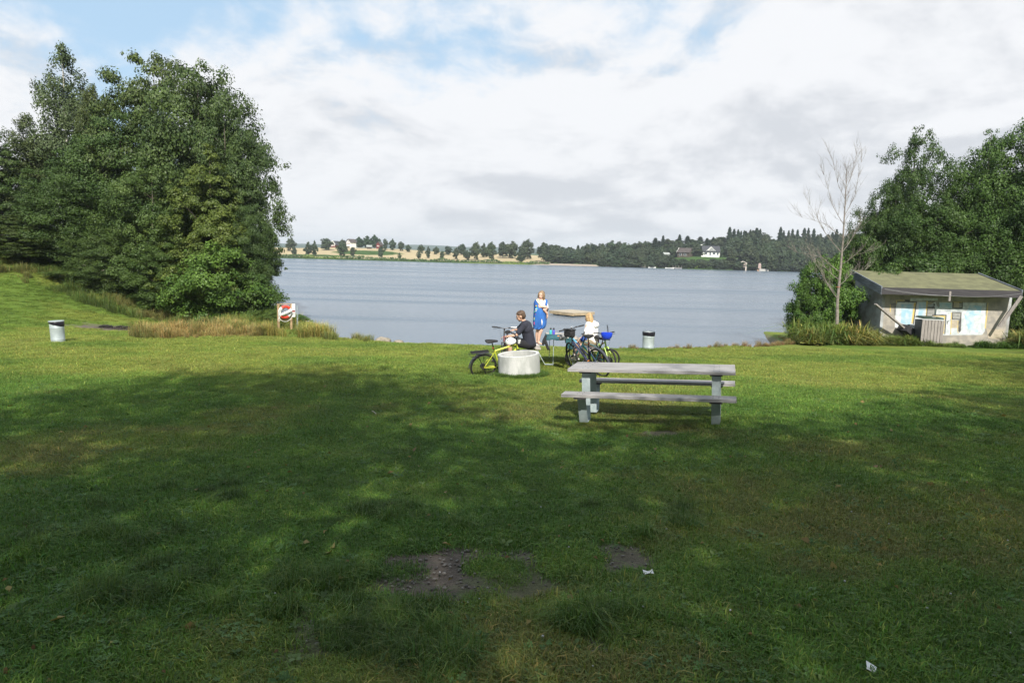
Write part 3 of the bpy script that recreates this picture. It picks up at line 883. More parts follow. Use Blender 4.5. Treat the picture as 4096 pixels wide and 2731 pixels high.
# ------------------------------------------------------------------ ground cover (stuff): instanced blades on points
def blade_patch(seed, n, rad, h, w_, lean, shades=((.75, 1.25)), hue=.12, tipc=1.25):
    rng = np.random.default_rng(seed)
    a = rng.uniform(0, 2*np.pi, n); r_ = rad*np.sqrt(rng.uniform(0, 1, n))
    b0 = np.stack([np.cos(a)*r_, np.sin(a)*r_, np.full(n, -.01)], 1)
    L = h*rng.uniform(.5, 1.3, n); th = rng.uniform(0, 2*np.pi, n); ln = np.abs(rng.normal(0, lean, n))+.1
    dirn = np.stack([np.cos(th), np.sin(th), 0*th], 1); sd = np.stack([-np.sin(th), np.cos(th), 0*th], 1)
    ww = (w_*rng.uniform(.6, 1.3, n))[:, None]/2
    mid = b0+dirn*(L*ln*.35)[:, None]+np.array([0, 0, 1])*(L*.62)[:, None]
    tip = b0+dirn*(L*ln)[:, None]+np.array([0, 0, 1])*(L*np.maximum(.95-ln*.35, .2))[:, None]
    V = np.stack([b0-sd*ww, b0+sd*ww, mid+sd*ww*.8, mid-sd*ww*.8, tip+sd*ww*.08, tip-sd*ww*.08], 1).reshape(-1, 3)
    i = np.arange(n)*6
    F = np.concatenate([np.stack([i, i+1, i+2, i+3], 1), np.stack([i+3, i+2, i+4, i+5], 1)])
    sh = rng.uniform(shades[0], shades[1], n)[:, None]
    c = np.concatenate([sh*(1+hue*rng.normal(size=(n, 1))), sh, sh*(1+hue*rng.normal(size=(n, 1)))], 1)
    dry = rng.uniform(size=n) < .09
    c[dry] = np.array([2.1, 1.45, 1.7])*sh[dry]
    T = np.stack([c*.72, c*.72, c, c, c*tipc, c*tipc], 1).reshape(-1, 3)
    return np_mesh('blades', V, F, M_blade, tint=T)
def rosette(seed, nl, L, w_, col=(1, 1, 1)):
    rng = np.random.default_rng(seed); V = []; F = []; T = []
    for k in range(nl):
        a = 2*np.pi*k/nl+rng.uniform(-.3, .3); l = L*rng.uniform(.6, 1.2); d = np.array([np.cos(a), np.sin(a), 0]); s = np.array([-np.sin(a), np.cos(a), 0]); up = np.array([0, 0, 1.]); e = rng.uniform(.15, .75)
        prof = [(0, .12, 0), (.35, .8, .45), (.65, 1.0, .7), (.9, .6, .72), (1.0, .08, .66)]
        o = len(V); sh = rng.uniform(.8, 1.25)
        for (t_, ww, hh) in prof:
            c = d*l*t_+up*(l*hh*e)
            V += [c-s*w_*ww/2, c+up*(-.004), c+s*w_*ww/2]; T += [np.array(col)*sh*1.05, np.array(col)*sh*.85, np.array(col)*sh*1.05]
        for j in range(4):
            b_ = o+j*3
            F += [(b_, b_+1, b_+4, b_+3), (b_+1, b_+2, b_+5, b_+4)]
    return np_mesh('rosette', np.array(V), np.array(F), M_blade, tint=np.array(T))
def clover(seed):
    rng = np.random.default_rng(seed); V = []; F = []; T = []
    for k in range(16):
        a = rng.uniform(0, 6.28); r_ = .09*math.sqrt(rng.uniform()); c = np.array([math.cos(a)*r_, math.sin(a)*r_, rng.uniform(.02, .05)]); th0 = rng.uniform(0, 6.28); sh = rng.uniform(.8, 1.3)
        for j in range(3):
            th = th0+j*2.094; d = np.array([math.cos(th), math.sin(th), .15]); s = np.array([-math.sin(th), math.cos(th), 0])
            o = len(V); V += [c, c+d*.011+s*.009, c+d*.02, c+d*.011-s*.009]; F.append((o, o+1, o+2, o+3)); T += [np.array([.9, 1.1, 1])*sh]*4
    return np_mesh('clover', np.array(V), np.array(F), M_blade, tint=np.array(T))
def flowerhead(seed):
    mb = MB(); mb.ball((0, 0, .075), (.011, .011, .009), n=6, m=4); nb = len(mb.v)
    mb.bar((0, 0, 0), (0, 0, .07), .002, .002, (0, 1, 0))
    F = [f_ if len(f_) == 4 else (*f_, f_[-1]) for f_ in mb.f]
    V = np.array(mb.v); T = np.ones((len(V), 3)); T[:nb] = [9, 5.2, 26]
    # split triangles properly
    me = D.meshes.new('flower'); me.from_pydata([tuple(v) for v in V], [], mb.f)
    a = me.attributes.new('tint', 'FLOAT_COLOR', 'POINT'); c = np.ones((len(V), 4), np.float32); c[:, :3] = T; a.data.foreach_set('color', c.ravel())
    me.materials.append(M_blade); return me

def scatter(name, label, cat, meshes, pts, scale, tint, rotz=None, tilt=None, pick=None):
    """one object; its points carry blades through geometry nodes"""
    n = len(pts); rng = np.random.default_rng(len(pts))
    me = D.meshes.new(name); me.vertices.add(n); me.vertices.foreach_set('co', pts.astype(np.float32).ravel())
    def attr(nm, ty, arr, key):
        a = me.attributes.new(nm, ty, 'POINT'); a.data.foreach_set(key, np.asarray(arr, np.float32).ravel() if ty != 'INT' else np.asarray(arr, np.int32))
    attr('pscale', 'FLOAT', scale, 'value')
    rot = np.zeros((n, 3)); rot[:, 2] = rng.uniform(0, 6.283, n)
    if tilt is not None: rot[:, :2] = tilt
    attr('prot', 'FLOAT_VECTOR', rot, 'vector')
    c = np.ones((n, 4)); c[:, :3] = tint
    attr('ptint', 'FLOAT_COLOR', c, 'color')
    attr('pick', 'INT', pick if pick is not None else rng.integers(0, len(meshes), n), 'value')
    o = link(name, me); tag(o, label, cat, kind='stuff')
    ng = D.node_groups.new(name, 'GeometryNodeTree')
    ng.interface.new_socket('Geometry', in_out='INPUT', socket_type='NodeSocketGeometry')
    ng.interface.new_socket('Geometry', in_out='OUTPUT', socket_type='NodeSocketGeometry')
    N = ng.nodes; L = ng.links
    gi = N.new('NodeGroupInput'); go = N.new('NodeGroupOutput')
    jn = N.new('GeometryNodeJoinGeometry')
    srcs = []
    for m in meshes:
        so_ = D.objects.new('blade_source', m)
        oi = N.new('GeometryNodeObjectInfo'); oi.inputs['Object'].default_value = so_; oi.inputs['As Instance'].default_value = True
        srcs.append(oi)
    for oi in reversed(srcs): L.new(oi.outputs['Geometry'], jn.inputs[0])
    ip = N.new('GeometryNodeInstanceOnPoints'); ip.inputs['Pick Instance'].default_value = True
    mp = N.new('GeometryNodeMeshToPoints')
    def na(nm, ty):
        x = N.new('GeometryNodeInputNamedAttribute'); x.data_type = ty; x.inputs['Name'].default_value = nm
        return [s for s in x.outputs if s.name == 'Attribute' and s.enabled][0]
    L.new(gi.outputs[0], mp.inputs[0]); L.new(mp.outputs[0], ip.inputs['Points'])
    L.new(jn.outputs[0], ip.inputs['Instance'])
    L.new(na('pick', 'INT'), ip.inputs['Instance Index'])
    L.new(na('pscale', 'FLOAT'), ip.inputs['Scale'])
    er = N.new('FunctionNodeEulerToRotation'); L.new(na('prot', 'FLOAT_VECTOR'), er.inputs[0]); L.new(er.outputs[0], ip.inputs['Rotation'])
    L.new(ip.outputs[0], go.inputs[0])
    md = o.modifiers.new('scatter', 'NODES'); md.node_group = ng
    return o
rng = np.random.default_rng(77)
def view_pts(n, y0, y1, pw=1.0, margin=1.06):
    """random lawn points inside the fan the camera looks at, denser near"""
    u = rng.uniform(0, 1, n)
    y = (y0**(2-pw)+(y1**(2-pw)-y0**(2-pw))*u)**(1/(2-pw)) if abs(pw-2) > 1e-6 else y0*(y1/y0)**u
    x = rng.uniform(-.78, .78, n)*y*margin
    return x, y
# near lawn: dense short blades
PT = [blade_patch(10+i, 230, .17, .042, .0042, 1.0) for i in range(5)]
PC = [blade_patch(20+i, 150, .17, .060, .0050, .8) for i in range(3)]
x, y = view_pts(52000, 2.2, 30, 1.45)
xb = rng.uniform(-38, -11, 7500); yb_ = rng.uniform(26, 49, 7500); kb = np.abs(xb) < yb_*.82; x = np.concatenate([x, xb[kb]]); y = np.concatenate([y, yb_[kb]])
s_, sand_ = soil(x, y)
nzz = fbm(x*6, y*6, 55, 3)
keep = (rng.uniform(size=len(x)) > (s_*1.9-.10)*(.35+1.1*nzz)) & (sand_ < .3) & (y < crest(x)+.8)
x, y, s_ = x[keep], y[keep], s_[keep]
P = np.stack([x, y, gz(x, y)-.004], 1)
hl = fbm(x*.8, y*.8, 61, 3)
c = lawn(x, y)*rng.uniform(.72, 1.30, len(x))[:, None]
sc = rng.uniform(.75, 1.2, len(x))*(.75+.6*hl)*(1-.45*s_)*(1+.012*y)
pk = np.where(rng.uniform(size=len(x)) < .75, rng.integers(0, 5, len(x)), rng.integers(5, 8, len(x)))
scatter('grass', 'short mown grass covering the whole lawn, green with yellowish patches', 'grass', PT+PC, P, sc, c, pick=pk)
# weeds between the grass
RO = [rosette(30+i, 7, .085, .030) for i in range(3)]+[rosette(34+i, 5, .06, .036) for i in range(2)]+[clover(40+i) for i in range(3)]
x, y = view_pts(7000, 2.3, 13, 1.6)
pn = fbm(x*.7, y*.7, 91, 3)
keep = (pn+rng.uniform(-.22, .22, len(x)) > .52) | (rng.uniform(size=len(x)) < .10)
x, y = x[keep], y[keep]
s_, _q = soil(x, y); keep = rng.uniform(size=len(x)) > s_; x, y = x[keep], y[keep]
k = rng.uniform(0, 1, len(x))[:, None]
c = np.array([.060, .115, .030])*(1-k)+np.array([.120, .175, .060])*k
scatter('lawn_weeds', 'broad-leaved plantain and clover weeds growing in the near lawn', 'weeds', RO, np.stack([x, y, gz(x, y)+.008], 1), rng.uniform(.3, .85, len(x)), c, tilt=rng.normal(0, .3, (len(x), 2)))
x, y = view_pts(150, 3.0, 16, 1.4); keep = x > -1.5; x, y = x[keep], y[keep]
scatter('clover_flowers', 'small white clover heads dotted over the right half of the lawn', 'flowers', [flowerhead(1)], np.stack([x, y, gz(x, y)], 1), rng.uniform(.3, .7, len(x)), np.tile([.055, .095, .02], (len(x), 1)))
def leaf_litter(seed):
    rg1 = np.random.default_rng(seed); n_ = 5; C_ = np.array([[0, 0, .03]]); V_, F_ = leaves(C_, np.array([[.2, .1, 1.]])/1.03, np.array([.028]), rg1)
    V_[1] += [0, 0, .012]; V_[3] += [0, 0, .010]
    return np_mesh('litter', V_, F_, M_blade, tint=np.ones((4, 3)))
x, y = view_pts(420, 2.4, 15, 1.5); k = rng.uniform(size=(len(x), 1))
scatter('fallen_leaves', 'scattered dry yellow and brown leaves lying in the near lawn', 'fallen leaves', [leaf_litter(i) for i in range(3)], np.stack([x, y, gz(x, y)+.012], 1), rng.uniform(.5, 1.3, len(x)), np.array([.30, .24, .08])*(1-k)+np.array([.16, .09, .04])*k, tilt=rng.normal(0, .5, (len(x), 2)))
def pebble(seed):
    mb = MB(); rgp = random.Random(seed); mb.ball((0, 0, .004), (.014, .010, .007), n=8, m=5)
    mb.v = [(v[0]*(1+rgp.uniform(-.15, .15)), v[1]*(1+rgp.uniform(-.15, .15)), v[2]) for v in mb.v]
    me = D.meshes.new('pebble'); me.from_pydata(mb.v, [], mb.f); a_ = me.attributes.new('tint', 'FLOAT_COLOR', 'POINT'); a_.data.foreach_set('color', np.ones(len(mb.v)*4, np.float32)); me.materials.append(M_blade); return me
pp = []
for (sx_, sy_, rx_, ry_, st_) in SOIL:
    if st_ < .65: continue
    for _ in range(int(40+260*rx_*ry_)): pp.append((sx_+rng.normal(0, rx_*.55), sy_+rng.normal(0, ry_*.55)))
pp = np.array(pp)
scatter('gravel', 'small stones and soil crumbs in the bare earth patches of the lawn', 'gravel', [pebble(i) for i in range(4)], np.column_stack([pp, gz(pp[:, 0], pp[:, 1])-.008]), rng.uniform(.25, 1.1, len(pp))**1.5, np.array([.16, .145, .13])*rng.uniform(.5, 1.7, (len(pp), 1)))
# longer tufts
TF = [blade_patch(50+i, 260, .13, .15, .0045, .9) for i in range(3)]
tp = []
for (px, py, n_, r_) in [(1480, 2520, 14, .16), (1560, 2500, 8, .12), (1540, 2080, 14, .24), (1300, 2330, 12, .2), (1700, 2680, 10, .15), (700, 2350, 10, .3), (2560, 2080, 7, .2), (1000, 1960, 6, .3), (450, 2150, 10, .4), (2400, 2500, 8, .2)]:
    p = on_ground(px, py)
    for _ in range(n_): tp.append((p.x+rng.normal(0, r_), p.y+rng.normal(0, r_)))
# round the ring, table feet and bins
for a in np.linspace(0, 6.28, 60): tp.append((.20+.55*math.cos(a), 16.5+.55*math.sin(a)))
for a in np.linspace(2.6, 6.6, 34): tp.append((.20+.60*math.cos(a), 16.5+.60*math.sin(a)))
tp = np.array(tp); c = np.array([.065, .12, .022])*rng.uniform(.7, 1.5, len(tp))[:, None]
scatter('grass_tufts', 'longer dark grass tufts in the lawn and round the foot of the concrete ring', 'grass', TF, np.column_stack([tp, gz(tp[:, 0], tp[:, 1])]), rng.uniform(.5, 1.0, len(tp)), c)
# tall meadow grass on the left bank and shore
TG = [blade_patch(60+i, 120, .22, .55, .010, .55, shades=(.7, 1.3), hue=.15) for i in range(4)]
def region(n, poly_px, sc0, sc1, cols, pow_=1, jitter=.0, seed=1):
    """points on the ground inside a polygon given by its ground corners"""
    pts = [on_ground(a, b_) if not isinstance(a, float) else Vector((a, b_, 0)) for a, b_ in poly_px]
    xs = np.array([p.x for p in pts]); ys = np.array([p.y for p in pts])
    out = []; rg = np.random.default_rng(seed)
    while len(out) < n:
        x_ = rg.uniform(xs.min(), xs.max()); y_ = rg.uniform(ys.min(), ys.max())
        ins = False; j = len(xs)-1
        for i in range(len(xs)):
            if (ys[i] > y_) != (ys[j] > y_) and x_ < (xs[j]-xs[i])*(y_-ys[i])/(ys[j]-ys[i])+xs[i]: ins = not ins
            j = i
        if ins: out.append((x_, y_))
    a = np.array(out); x_ = a[:, 0]; y_ = a[:, 1]
    nz = fbm(x_/2.2, y_/2.2, seed+5, 3)[:, None]
    c_ = np.array(cols[0])*(1-sst(nz, .35, .65))+np.array(cols[1])*sst(nz, .35, .65)
    c_ = c_*rg.uniform(.7, 1.3, (n, 1))
    return np.column_stack([x_, y_, gz(x_, y_)]), rg.uniform(sc0, sc1, n), c_
OLV = ((.095, .145, .032), (.19, .19, .060)); TAN = ((.17, .18, .055), (.30, .235, .085)); GRN = ((.06, .12, .022), (.12, .17, .035))
parts_ = [
 region(1500, [(-40.0, 36.5), (-31.0, 39.0), (-25.5, 38.2), (-20.0, 36.6), (-15.5, 35.2), (-12.6, 34.4), (-12.6, 38.5), (-17.0, 42.5), (-24.0, 46.0), (-40.0, 49.0)], .35, .95, OLV, seed=11),
 region(520, [(500, 1335), (640, 1312), (900, 1310), (1130, 1325), (1130, 1345), (900, 1352), (560, 1356)], .35, .95, TAN, seed=12),
 region(420, [(900, 1300), (1120, 1312), (1240, 1332), (1330, 1352), (1260, 1356), (1100, 1350), (920, 1338)], .5, 1.1, ((.15, .19, .04), (.28, .26, .07)), seed=13),
 region(160, [(1240, 1345), (1330, 1352), (1460, 1362), (1490, 1370), (1330, 1366)], .3, .7, OLV, seed=14),
]
P = np.concatenate([p[0] for p in parts_]); S = np.concatenate([p[1] for p in parts_]); C = np.concatenate([p[2] for p in parts_])
kp = np.ones(len(P), bool)
for i_, q_ in enumerate(P):
    u_, v_ = px_of(q_)
    if 1085 < u_ < 1200 and q_[1] < 34.4: kp[i_] = rng.uniform() < .25; S[i_] *= .55
P, S, C = P[kp], S[kp], C[kp]
S = S*(.30+1.15*sst(fbm(P[:, 0]*.9, P[:, 1]*.9, 48, 4), .28, .68))
scatter('meadow_grass', 'tall olive and straw-coloured grass along the left bank and shore', 'long grass', TG, P, S, C)
WD = [blade_patch(70+i, 160, .25, .5, .022, .75, shades=(.6, 1.35), hue=.15) for i in range(4)]+[rosette(80+i, 12, .36, .12) for i in range(3)]
parts_ = [
 region(430, [(14.6, 33.2), (16.2, 34.6), (19.3, 35.0), (19.3, 36.6), (16.5, 38.0), (14.8, 35.5)], .7, 2.5, ((.11, .17, .035), (.26, .25, .07)), seed=21),
 region(230, [(19.2, 34.9), (21.6, 34.9), (21.6, 36.2), (19.4, 36.2)], .5, 1.25, GRN, seed=22),
 region(260, [(22.6, 34.9), (28.5, 34.9), (28.5, 36.2), (22.9, 36.2)], .35, .95, GRN, seed=23),
 region(150, [(26.9, 34.9), (31.0, 34.9), (31.0, 38.5), (26.9, 38.5)], 1.0, 2.4, ((.12, .17, .04), (.20, .22, .07)), seed=24),
 region(50, [(21.2, 34.6), (23.3, 34.6), (23.3, 35.0), (21.2, 35.0)], .25, .5, GRN, seed=25),
]
P = np.concatenate([p[0] for p in parts_]); S = np.concatenate([p[1] for p in parts_]); C = np.concatenate([p[2] for p in parts_])
S = S*(.22+.85*sst(fbm(P[:, 0]*1.1, P[:, 1]*1.1, 47, 3), .3, .7))
scatter('shed_weeds', 'rank green weeds and nettles growing along the foot of the shed', 'weeds', WD, P, S, C)
# fringe along the lawn edge by the water
fx = []
rg = np.random.default_rng(9)
for (x0, x1, n_) in [(4.3, 5.0, 9), (6.0, 6.7, 16), (6.8, 10.0, 22), (10.0, 12.9, 40), (12.4, 16.5, 120)]:
    for _ in range(n_): fx.append((rg.uniform(x0, x1), 0))
fx = np.array(fx); fx[:, 1] = crest(fx[:, 0])+rg.uniform(.1, 1.0, len(fx))
k = rg.uniform(size=(len(fx), 1))
scatter('shore_fringe', 'reddish and tan grass fringe on the lawn edge by the water', 'long grass', TG, np.column_stack([fx, gz(fx[:, 0], fx[:, 1])]), rg.uniform(.12, .55, len(fx))*(.4+1.1*vnoise(fx[:, 0]*2.2, fx[:, 0]*0, 3)), np.array([.17, .16, .05])*(1-k)+np.array([.34, .22, .12])*k)

# ------------------------------------------------------------------ materials for objects
M_galv = mat('galvanised_steel', (.44, .51, .52), .55, .25, base2=(.34, .41, .42), scale=9, spec=.5)
M_table = mat('grey_planks', (.36, .345, .34), .8, base2=(.24, .23, .225), scale=7, bump=.7, bscale=40, stretch=(.25, 2.5, 2.5))
M_table2 = mat('sunlit_tint_planks', (.42, .38, .33), .75, base2=(.33, .29, .25), scale=5, bump=.3, bscale=30, stretch=(.25, 2.5, 2.5))  # same grey wood, sunlight painted in as a lighter beige tone
M_conc = mat('pale_concrete', (.54, .54, .53), .88, base2=(.36, .37, .355), scale=3.4, bump=.5, bscale=60, stretch=(1, 1, .45))
M_black = mat('black_rubber', (.018, .018, .020), .75, var=.2)
M_blackp = mat('black_plastic', (.022, .023, .026), .45, var=.2)
M_blackm = mat('black_metal', (.03, .03, .034), .35, .6)
M_chrome = mat('bright_metal', (.6, .6, .62), .25, .9)
M_yel = mat('lime_yellow_paint', (.62, .66, .06), .32, coat=.4, var=.05)
M_navy = mat('indigo_paint', (.045, .05, .12), .3, coat=.5, var=.15)
M_sky = mat('pale_blue_paint', (.12, .40, .62), .3, coat=.5)
M_lime = mat('neon_lime_paint', (.38, .56, .06), .35, coat=.3)
M_teal = mat('teal_paint', (.012, .09, .10), .35, coat=.4)
M_tealb = mat('turquoise_rubber', (.03, .36, .40), .5)
M_dred = mat('dark_red_paint', (.13, .015, .02), .35, coat=.4)
M_red = mat('red_reflector', (.65, .04, .02), .3)
M_orange = mat('orange_reflector', (.8, .25, .03), .35)
M_white = mat('white_paint', (.78, .78, .76), .5, var=.04)
M_whitef = mat('white_cloth', (.82, .80, .77), .9, var=.04, scale=9, bump=.4, bscale=22)
M_helmw = mat('white_gloss', (.80, .82, .82), .25, coat=.4, var=.03)
M_helmb = mat('blue_gloss', (.015, .06, .62), .18, coat=.8, var=.05)
M_skin = mat('skin', (.60, .36, .25), .55, var=.08, scale=14)
M_skin2 = mat('fair_skin', (.68, .44, .33), .55, var=.07, scale=14)
M_hairb = mat('brown_hair', (.070, .042, .026), .6, base2=(.13, .08, .05), scale=18, bump=.9, bscale=60, stretch=(1, 1, .3))
M_hairg = mat('dark_blond_hair', (.30, .20, .11), .55, base2=(.17, .11, .065), scale=16, bump=.8, bscale=55, stretch=(1, 1, .25))
M_hairl = mat('blond_hair', (.52, .35, .17), .55, base2=(.28, .17, .08), scale=18, bump=.8, bscale=55, stretch=(1, 1, .2))
M_shirt = mat('navy_cotton', (.030, .032, .050), .9, var=.2, scale=8, bump=1.0, bscale=14)
M_shorts = mat('black_cotton', (.018, .018, .022), .9, var=.2, bump=.5, bscale=18)
M_khaki = mat('khaki_cotton', (.24, .20, .13), .9, var=.1, bump=.4, bscale=18)
M_towel = mat('blue_towel', (.035, .15, .46), .95, base2=(.024, .10, .36), scale=9, bump=1.0, bscale=18, stretch=(1, 1, .3))
M_bluef = mat('blue_cloth', (.02, .07, .30), .9, bump=.3)
M_tealf = mat('teal_jacket_cloth', (.022, .10, .12), .8, base2=(.014, .065, .08), scale=7, bump=.7, bscale=16)
M_blackf = mat('black_cloth', (.02, .02, .022), .9, bump=.5, bscale=20)
M_wood = mat('raw_timber', (.42, .29, .16), .8, base2=(.33, .22, .12), scale=5, stretch=(3, 3, .4), bump=.2)
M_greyw = mat('weathered_wood', (.30, .27, .25), .85, base2=(.20, .18, .17), scale=6, stretch=(3, 3, .35), bump=.5, bscale=25)
M_raft = mat('raft_planks', (.42, .36, .27), .8, base2=(.32, .27, .20), scale=5, stretch=(3, .4, 1))
M_raftd = mat('wet_timber', (.20, .16, .12), .8, base2=(.11, .09, .07), scale=5)
M_felt = mat('mossy_roof_felt', (.150, .150, .075), .95, base2=(.105, .105, .055), scale=1.6, bump=.4, bscale=60)
M_fascia = mat('dark_fascia_board', (.034, .032, .036), .85, base2=(.055, .05, .055), scale=4, stretch=(.3, 3, 3), bump=.4)
M_barge = mat('blue_grey_board', (.17, .19, .22), .85, base2=(.10, .11, .13), scale=4, stretch=(3, .3, 3), bump=.4)
M_wallf = mat('buff_block_wall', (.37, .335, .28), .9, base2=(.25, .235, .21), scale=2.5, bump=.4, bscale=30)
M_walll = mat('grey_render_wall', (.40, .42, .43), .92, base2=(.24, .235, .22), scale=1.3, bump=.5, bscale=25)
M_stone = mat('shore_stone', (.27, .23, .18), .9, base2=(.15, .14, .10), scale=5, bump=.7, bscale=12)
M_dark = mat('dark_void', (.015, .015, .015), .9)
M_bag = mat('bin_liner', (.012, .010, .018), .3, bump=.6, bscale=14)
M_green_lid = mat('dark_green_plastic', (.035, .06, .045), .45)
M_char = mat('charred_wood', (.02, .018, .017), .95, bump=.6)

# ------------------------------------------------------------------ picnic tables
def text_mesh(s, size, name, m, parent, Mx, th=.0015):
    cu = D.curves.new(name, 'FONT'); cu.body = s; cu.size = size; cu.extrude = th; cu.align_x = 'CENTER'; cu.align_y = 'CENTER'
    o = D.objects.new('tmp', cu); COL.objects.link(o)
    me = D.meshes.new_from_object(o.evaluated_get(bpy.context.evaluated_depsgraph_get()))
    D.objects.remove(o); me.name = name
    me.materials.clear(); me.materials.append(m)
    r = D.objects.new(name, me); COL.objects.link(r); r.parent = parent; r.matrix_local = Mx
    return r
def picnic(M, label, wood, L=2.52, Wt=.80, so_=.69, group='galvanised picnic tables with plank tops'):
    e = empty('picnic_table', M, label, 'picnic table', group)
    nb = 4; bw = Wt/nb
    mb = MB()
    for k in range(nb): mb.box((0, -Wt/2+bw*(k+.5), .735), (L, bw-.004, .045), bev=.004)
    mb.build('tabletop', wood, e, smooth=False)
    for s in (-1, 1):
        mb = MB()
        for k in range(2): mb.box((0, s*so_-.14+.14*(k+.5), .435), (L+.02, .136, .045), bev=.004)
        mb.build('seat', wood, e, smooth=False)
    fw, th = .13, .012
    for fx_ in (-L/2+.27, L/2-.27):
        mb = MB()
        for s in (-1, 1):
            path = [(s*.10, .705), (s*.27, .705), (s*.27, .006), (s*.49, .006), (s*(so_-.03), .405), (s*(so_+.09), .405)]
            for (a, b_) in zip(path[:-1], path[1:]):
                mb.bar((fx_, a[0], a[1]), (fx_, b_[0], b_[1]), fw, th, (0, 1, 0) if abs(a[0]-b_[0]) < .01 else (0, 0, 1))
        mb.build('leg_frame', M_galv, e, smooth=False)
    mb = MB()
    for fx_ in (-L/2+.27, L/2-.27):
        mb.box((fx_, 0, .700), (.18, Wt-.08, .02))
        for s in (-1, 1): mb.box((fx_, s*so_, .398), (.18, .24, .018))
    mb.build('bearer', M_fascia, e, smooth=False)
    mb = MB()
    for fx_ in (-L/2+.23, -L/2+.31, L/2-.31, L/2-.23):
        for k in range(nb): mb.lathe([(.011, 0), (.011, .004), (.006, .006)], 8, (fx_, -Wt/2+bw*(k+.5), .757))
        for s in (-1, 1):
            for k in (-1, 1): mb.lathe([(.011, 0), (.011, .004), (.006, .006)], 8, (fx_, s*so_+.07*k, .457))
    mb.build('bolt_heads', M_chrome, e)
    return e
TN = Vector((-.045, .065, 1)).normalized()
c1 = at(2616, 1468, 10.62)
tb1 = gz1(c1.x, 10.62)
e1 = picnic(frame_at((c1.x, 10.62, c1.z-.825), 0, up=(-.050, .020, 1)) @ Matrix.Rotation(R(-17), 4, 'Z') @ Matrix.Diagonal((1, 1, 1.095, 1)), 'grey plank picnic table standing alone in the middle of the lawn nearest the camera', M_table)
def bench_z(x, y): return T2M @ Vector((x, y, 0))
T2C = gp(1.40, 19.35, .0)
T2M = frame_at(T2C, 0, up=(0, .06, 1)) @ Matrix.Rotation(R(90), 4, 'Z')
e2 = picnic(T2M, 'picnic table end-on by the shore with people sitting and standing on its seats', M_table2, so_=.76)
SEATZ = .46
def on_table2(X, Y, zz):   # world point above the tilted ground frame of the second table
    base = T2C.z-.06*(Y-T2C.y)
    return Vector((X, Y, base+zz))

# ------------------------------------------------------------------ concrete ring
RC = Vector((.215, 16.5, gz1(.20, 16.5)-.05))
er = empty('concrete_ring', frame_at(RC, 0, up=(-.085, -.02, 1)), 'short pale concrete well ring on the grass with a small drain hole near its foot', 'concrete ring')
mb = MB(); mb.lathe([(.51, 0), (.51, .60), (.50, .61), (.435, .61), (.425, .60), (.425, 0)], 56)
ob = mb.build('ring_wall', M_conc, er)
mb = MB(); mb.lathe([(.044, -.02), (.044, .0), (.036, .004), (.026, .002), (.026, -.018), (.0, -.018)], 18, c=(.005, -.515, .14), axis=(0, -1, 0)); mb.build('drain_hole', mat('rusty_hole', (.07, .05, .045), .8), er)
mb = MB(); mb.lathe([(0, .34), (.424, .33)], 40); mb.build('soil_fill', mat('pale_soil', (.30, .27, .22), .95, bump=.8, bscale=12), er)

# ------------------------------------------------------------------ litter bins
def bin_(px, py, Y, hgt, r, label, bag_h, bag_tilt=0.0, lean=0.0, lid=False):
    p = on_ground(px, py) if Y < 26.5 else at(px, py, Y)
    Y = p.y; p.z = gz1(p.x, p.y)-.02
    e = empty('litter_bin', frame_at(p, 0, lean=0, pitch=lean), label, 'litter bin', 'grey metal litter bins on the lawn')
    mb = MB(); prof = [(r*.95, 0), (r*.95, .02), (r*.965, hgt*.15), (r*.975, hgt*.16), (r*.968, hgt*.17), (r*.99, hgt*.72), (r*1.0, hgt*.73), (r*.99, hgt*.74), (r, hgt-.02), (r*1.04, hgt-.015), (r*1.04, hgt), (r*.97, hgt), (r*.95, hgt*.8), (r*.9, .1)]
    mb.lathe(prof, 36); mb.build('bin_body', mat('bin_steel', (.42, .48, .50), .5, .4, base2=(.50, .56, .58), scale=5), e)
    mb = MB(); n = 40; vs = []
    rg_ = random.Random(int(px))
    for i in range(n):
        a = 2*math.pi*i/n
        lo = hgt-bag_h*(1+bag_tilt*math.cos(a-.3))-rg_.uniform(0, .012)
        for (rr, zz) in [(r*.94, hgt-.05), (r*1.03, hgt+.012), (r*1.065, hgt-.004), (r*1.05+rg_.uniform(0, .006), (hgt+lo)/2), (r*1.03, lo)]:
            vs.append((rr*math.cos(a), rr*math.sin(a), zz))
    fs = [(i*5+j, ((i+1) % n)*5+j, ((i+1) % n)*5+j+1, i*5+j+1) for i in range(n) for j in range(4)]
    mb.add(vs, fs); mb.build('bin_liner', M_bag, e)
    if lid:
        mb = MB(); mb.lathe([(r*1.09, hgt+.012), (r*1.10, hgt+.03), (r*1.05, hgt+.04), (r*.9, hgt+.03), (0, hgt+.035)], 36); mb.build('bin_rim', mat('bin_rim_steel', (.55, .60, .62), .4, .5), e)
    return e
bin_(233, 1368, 26.2, .69, .21, 'pale grey metal bin standing alone at the far left of the lawn', .09, .7, R(-2.5), True)
bin_(2592, 1392, 27.0, .72, .235, 'grey metal bin at the water edge of the lawn with a wide black liner', .145, .08)

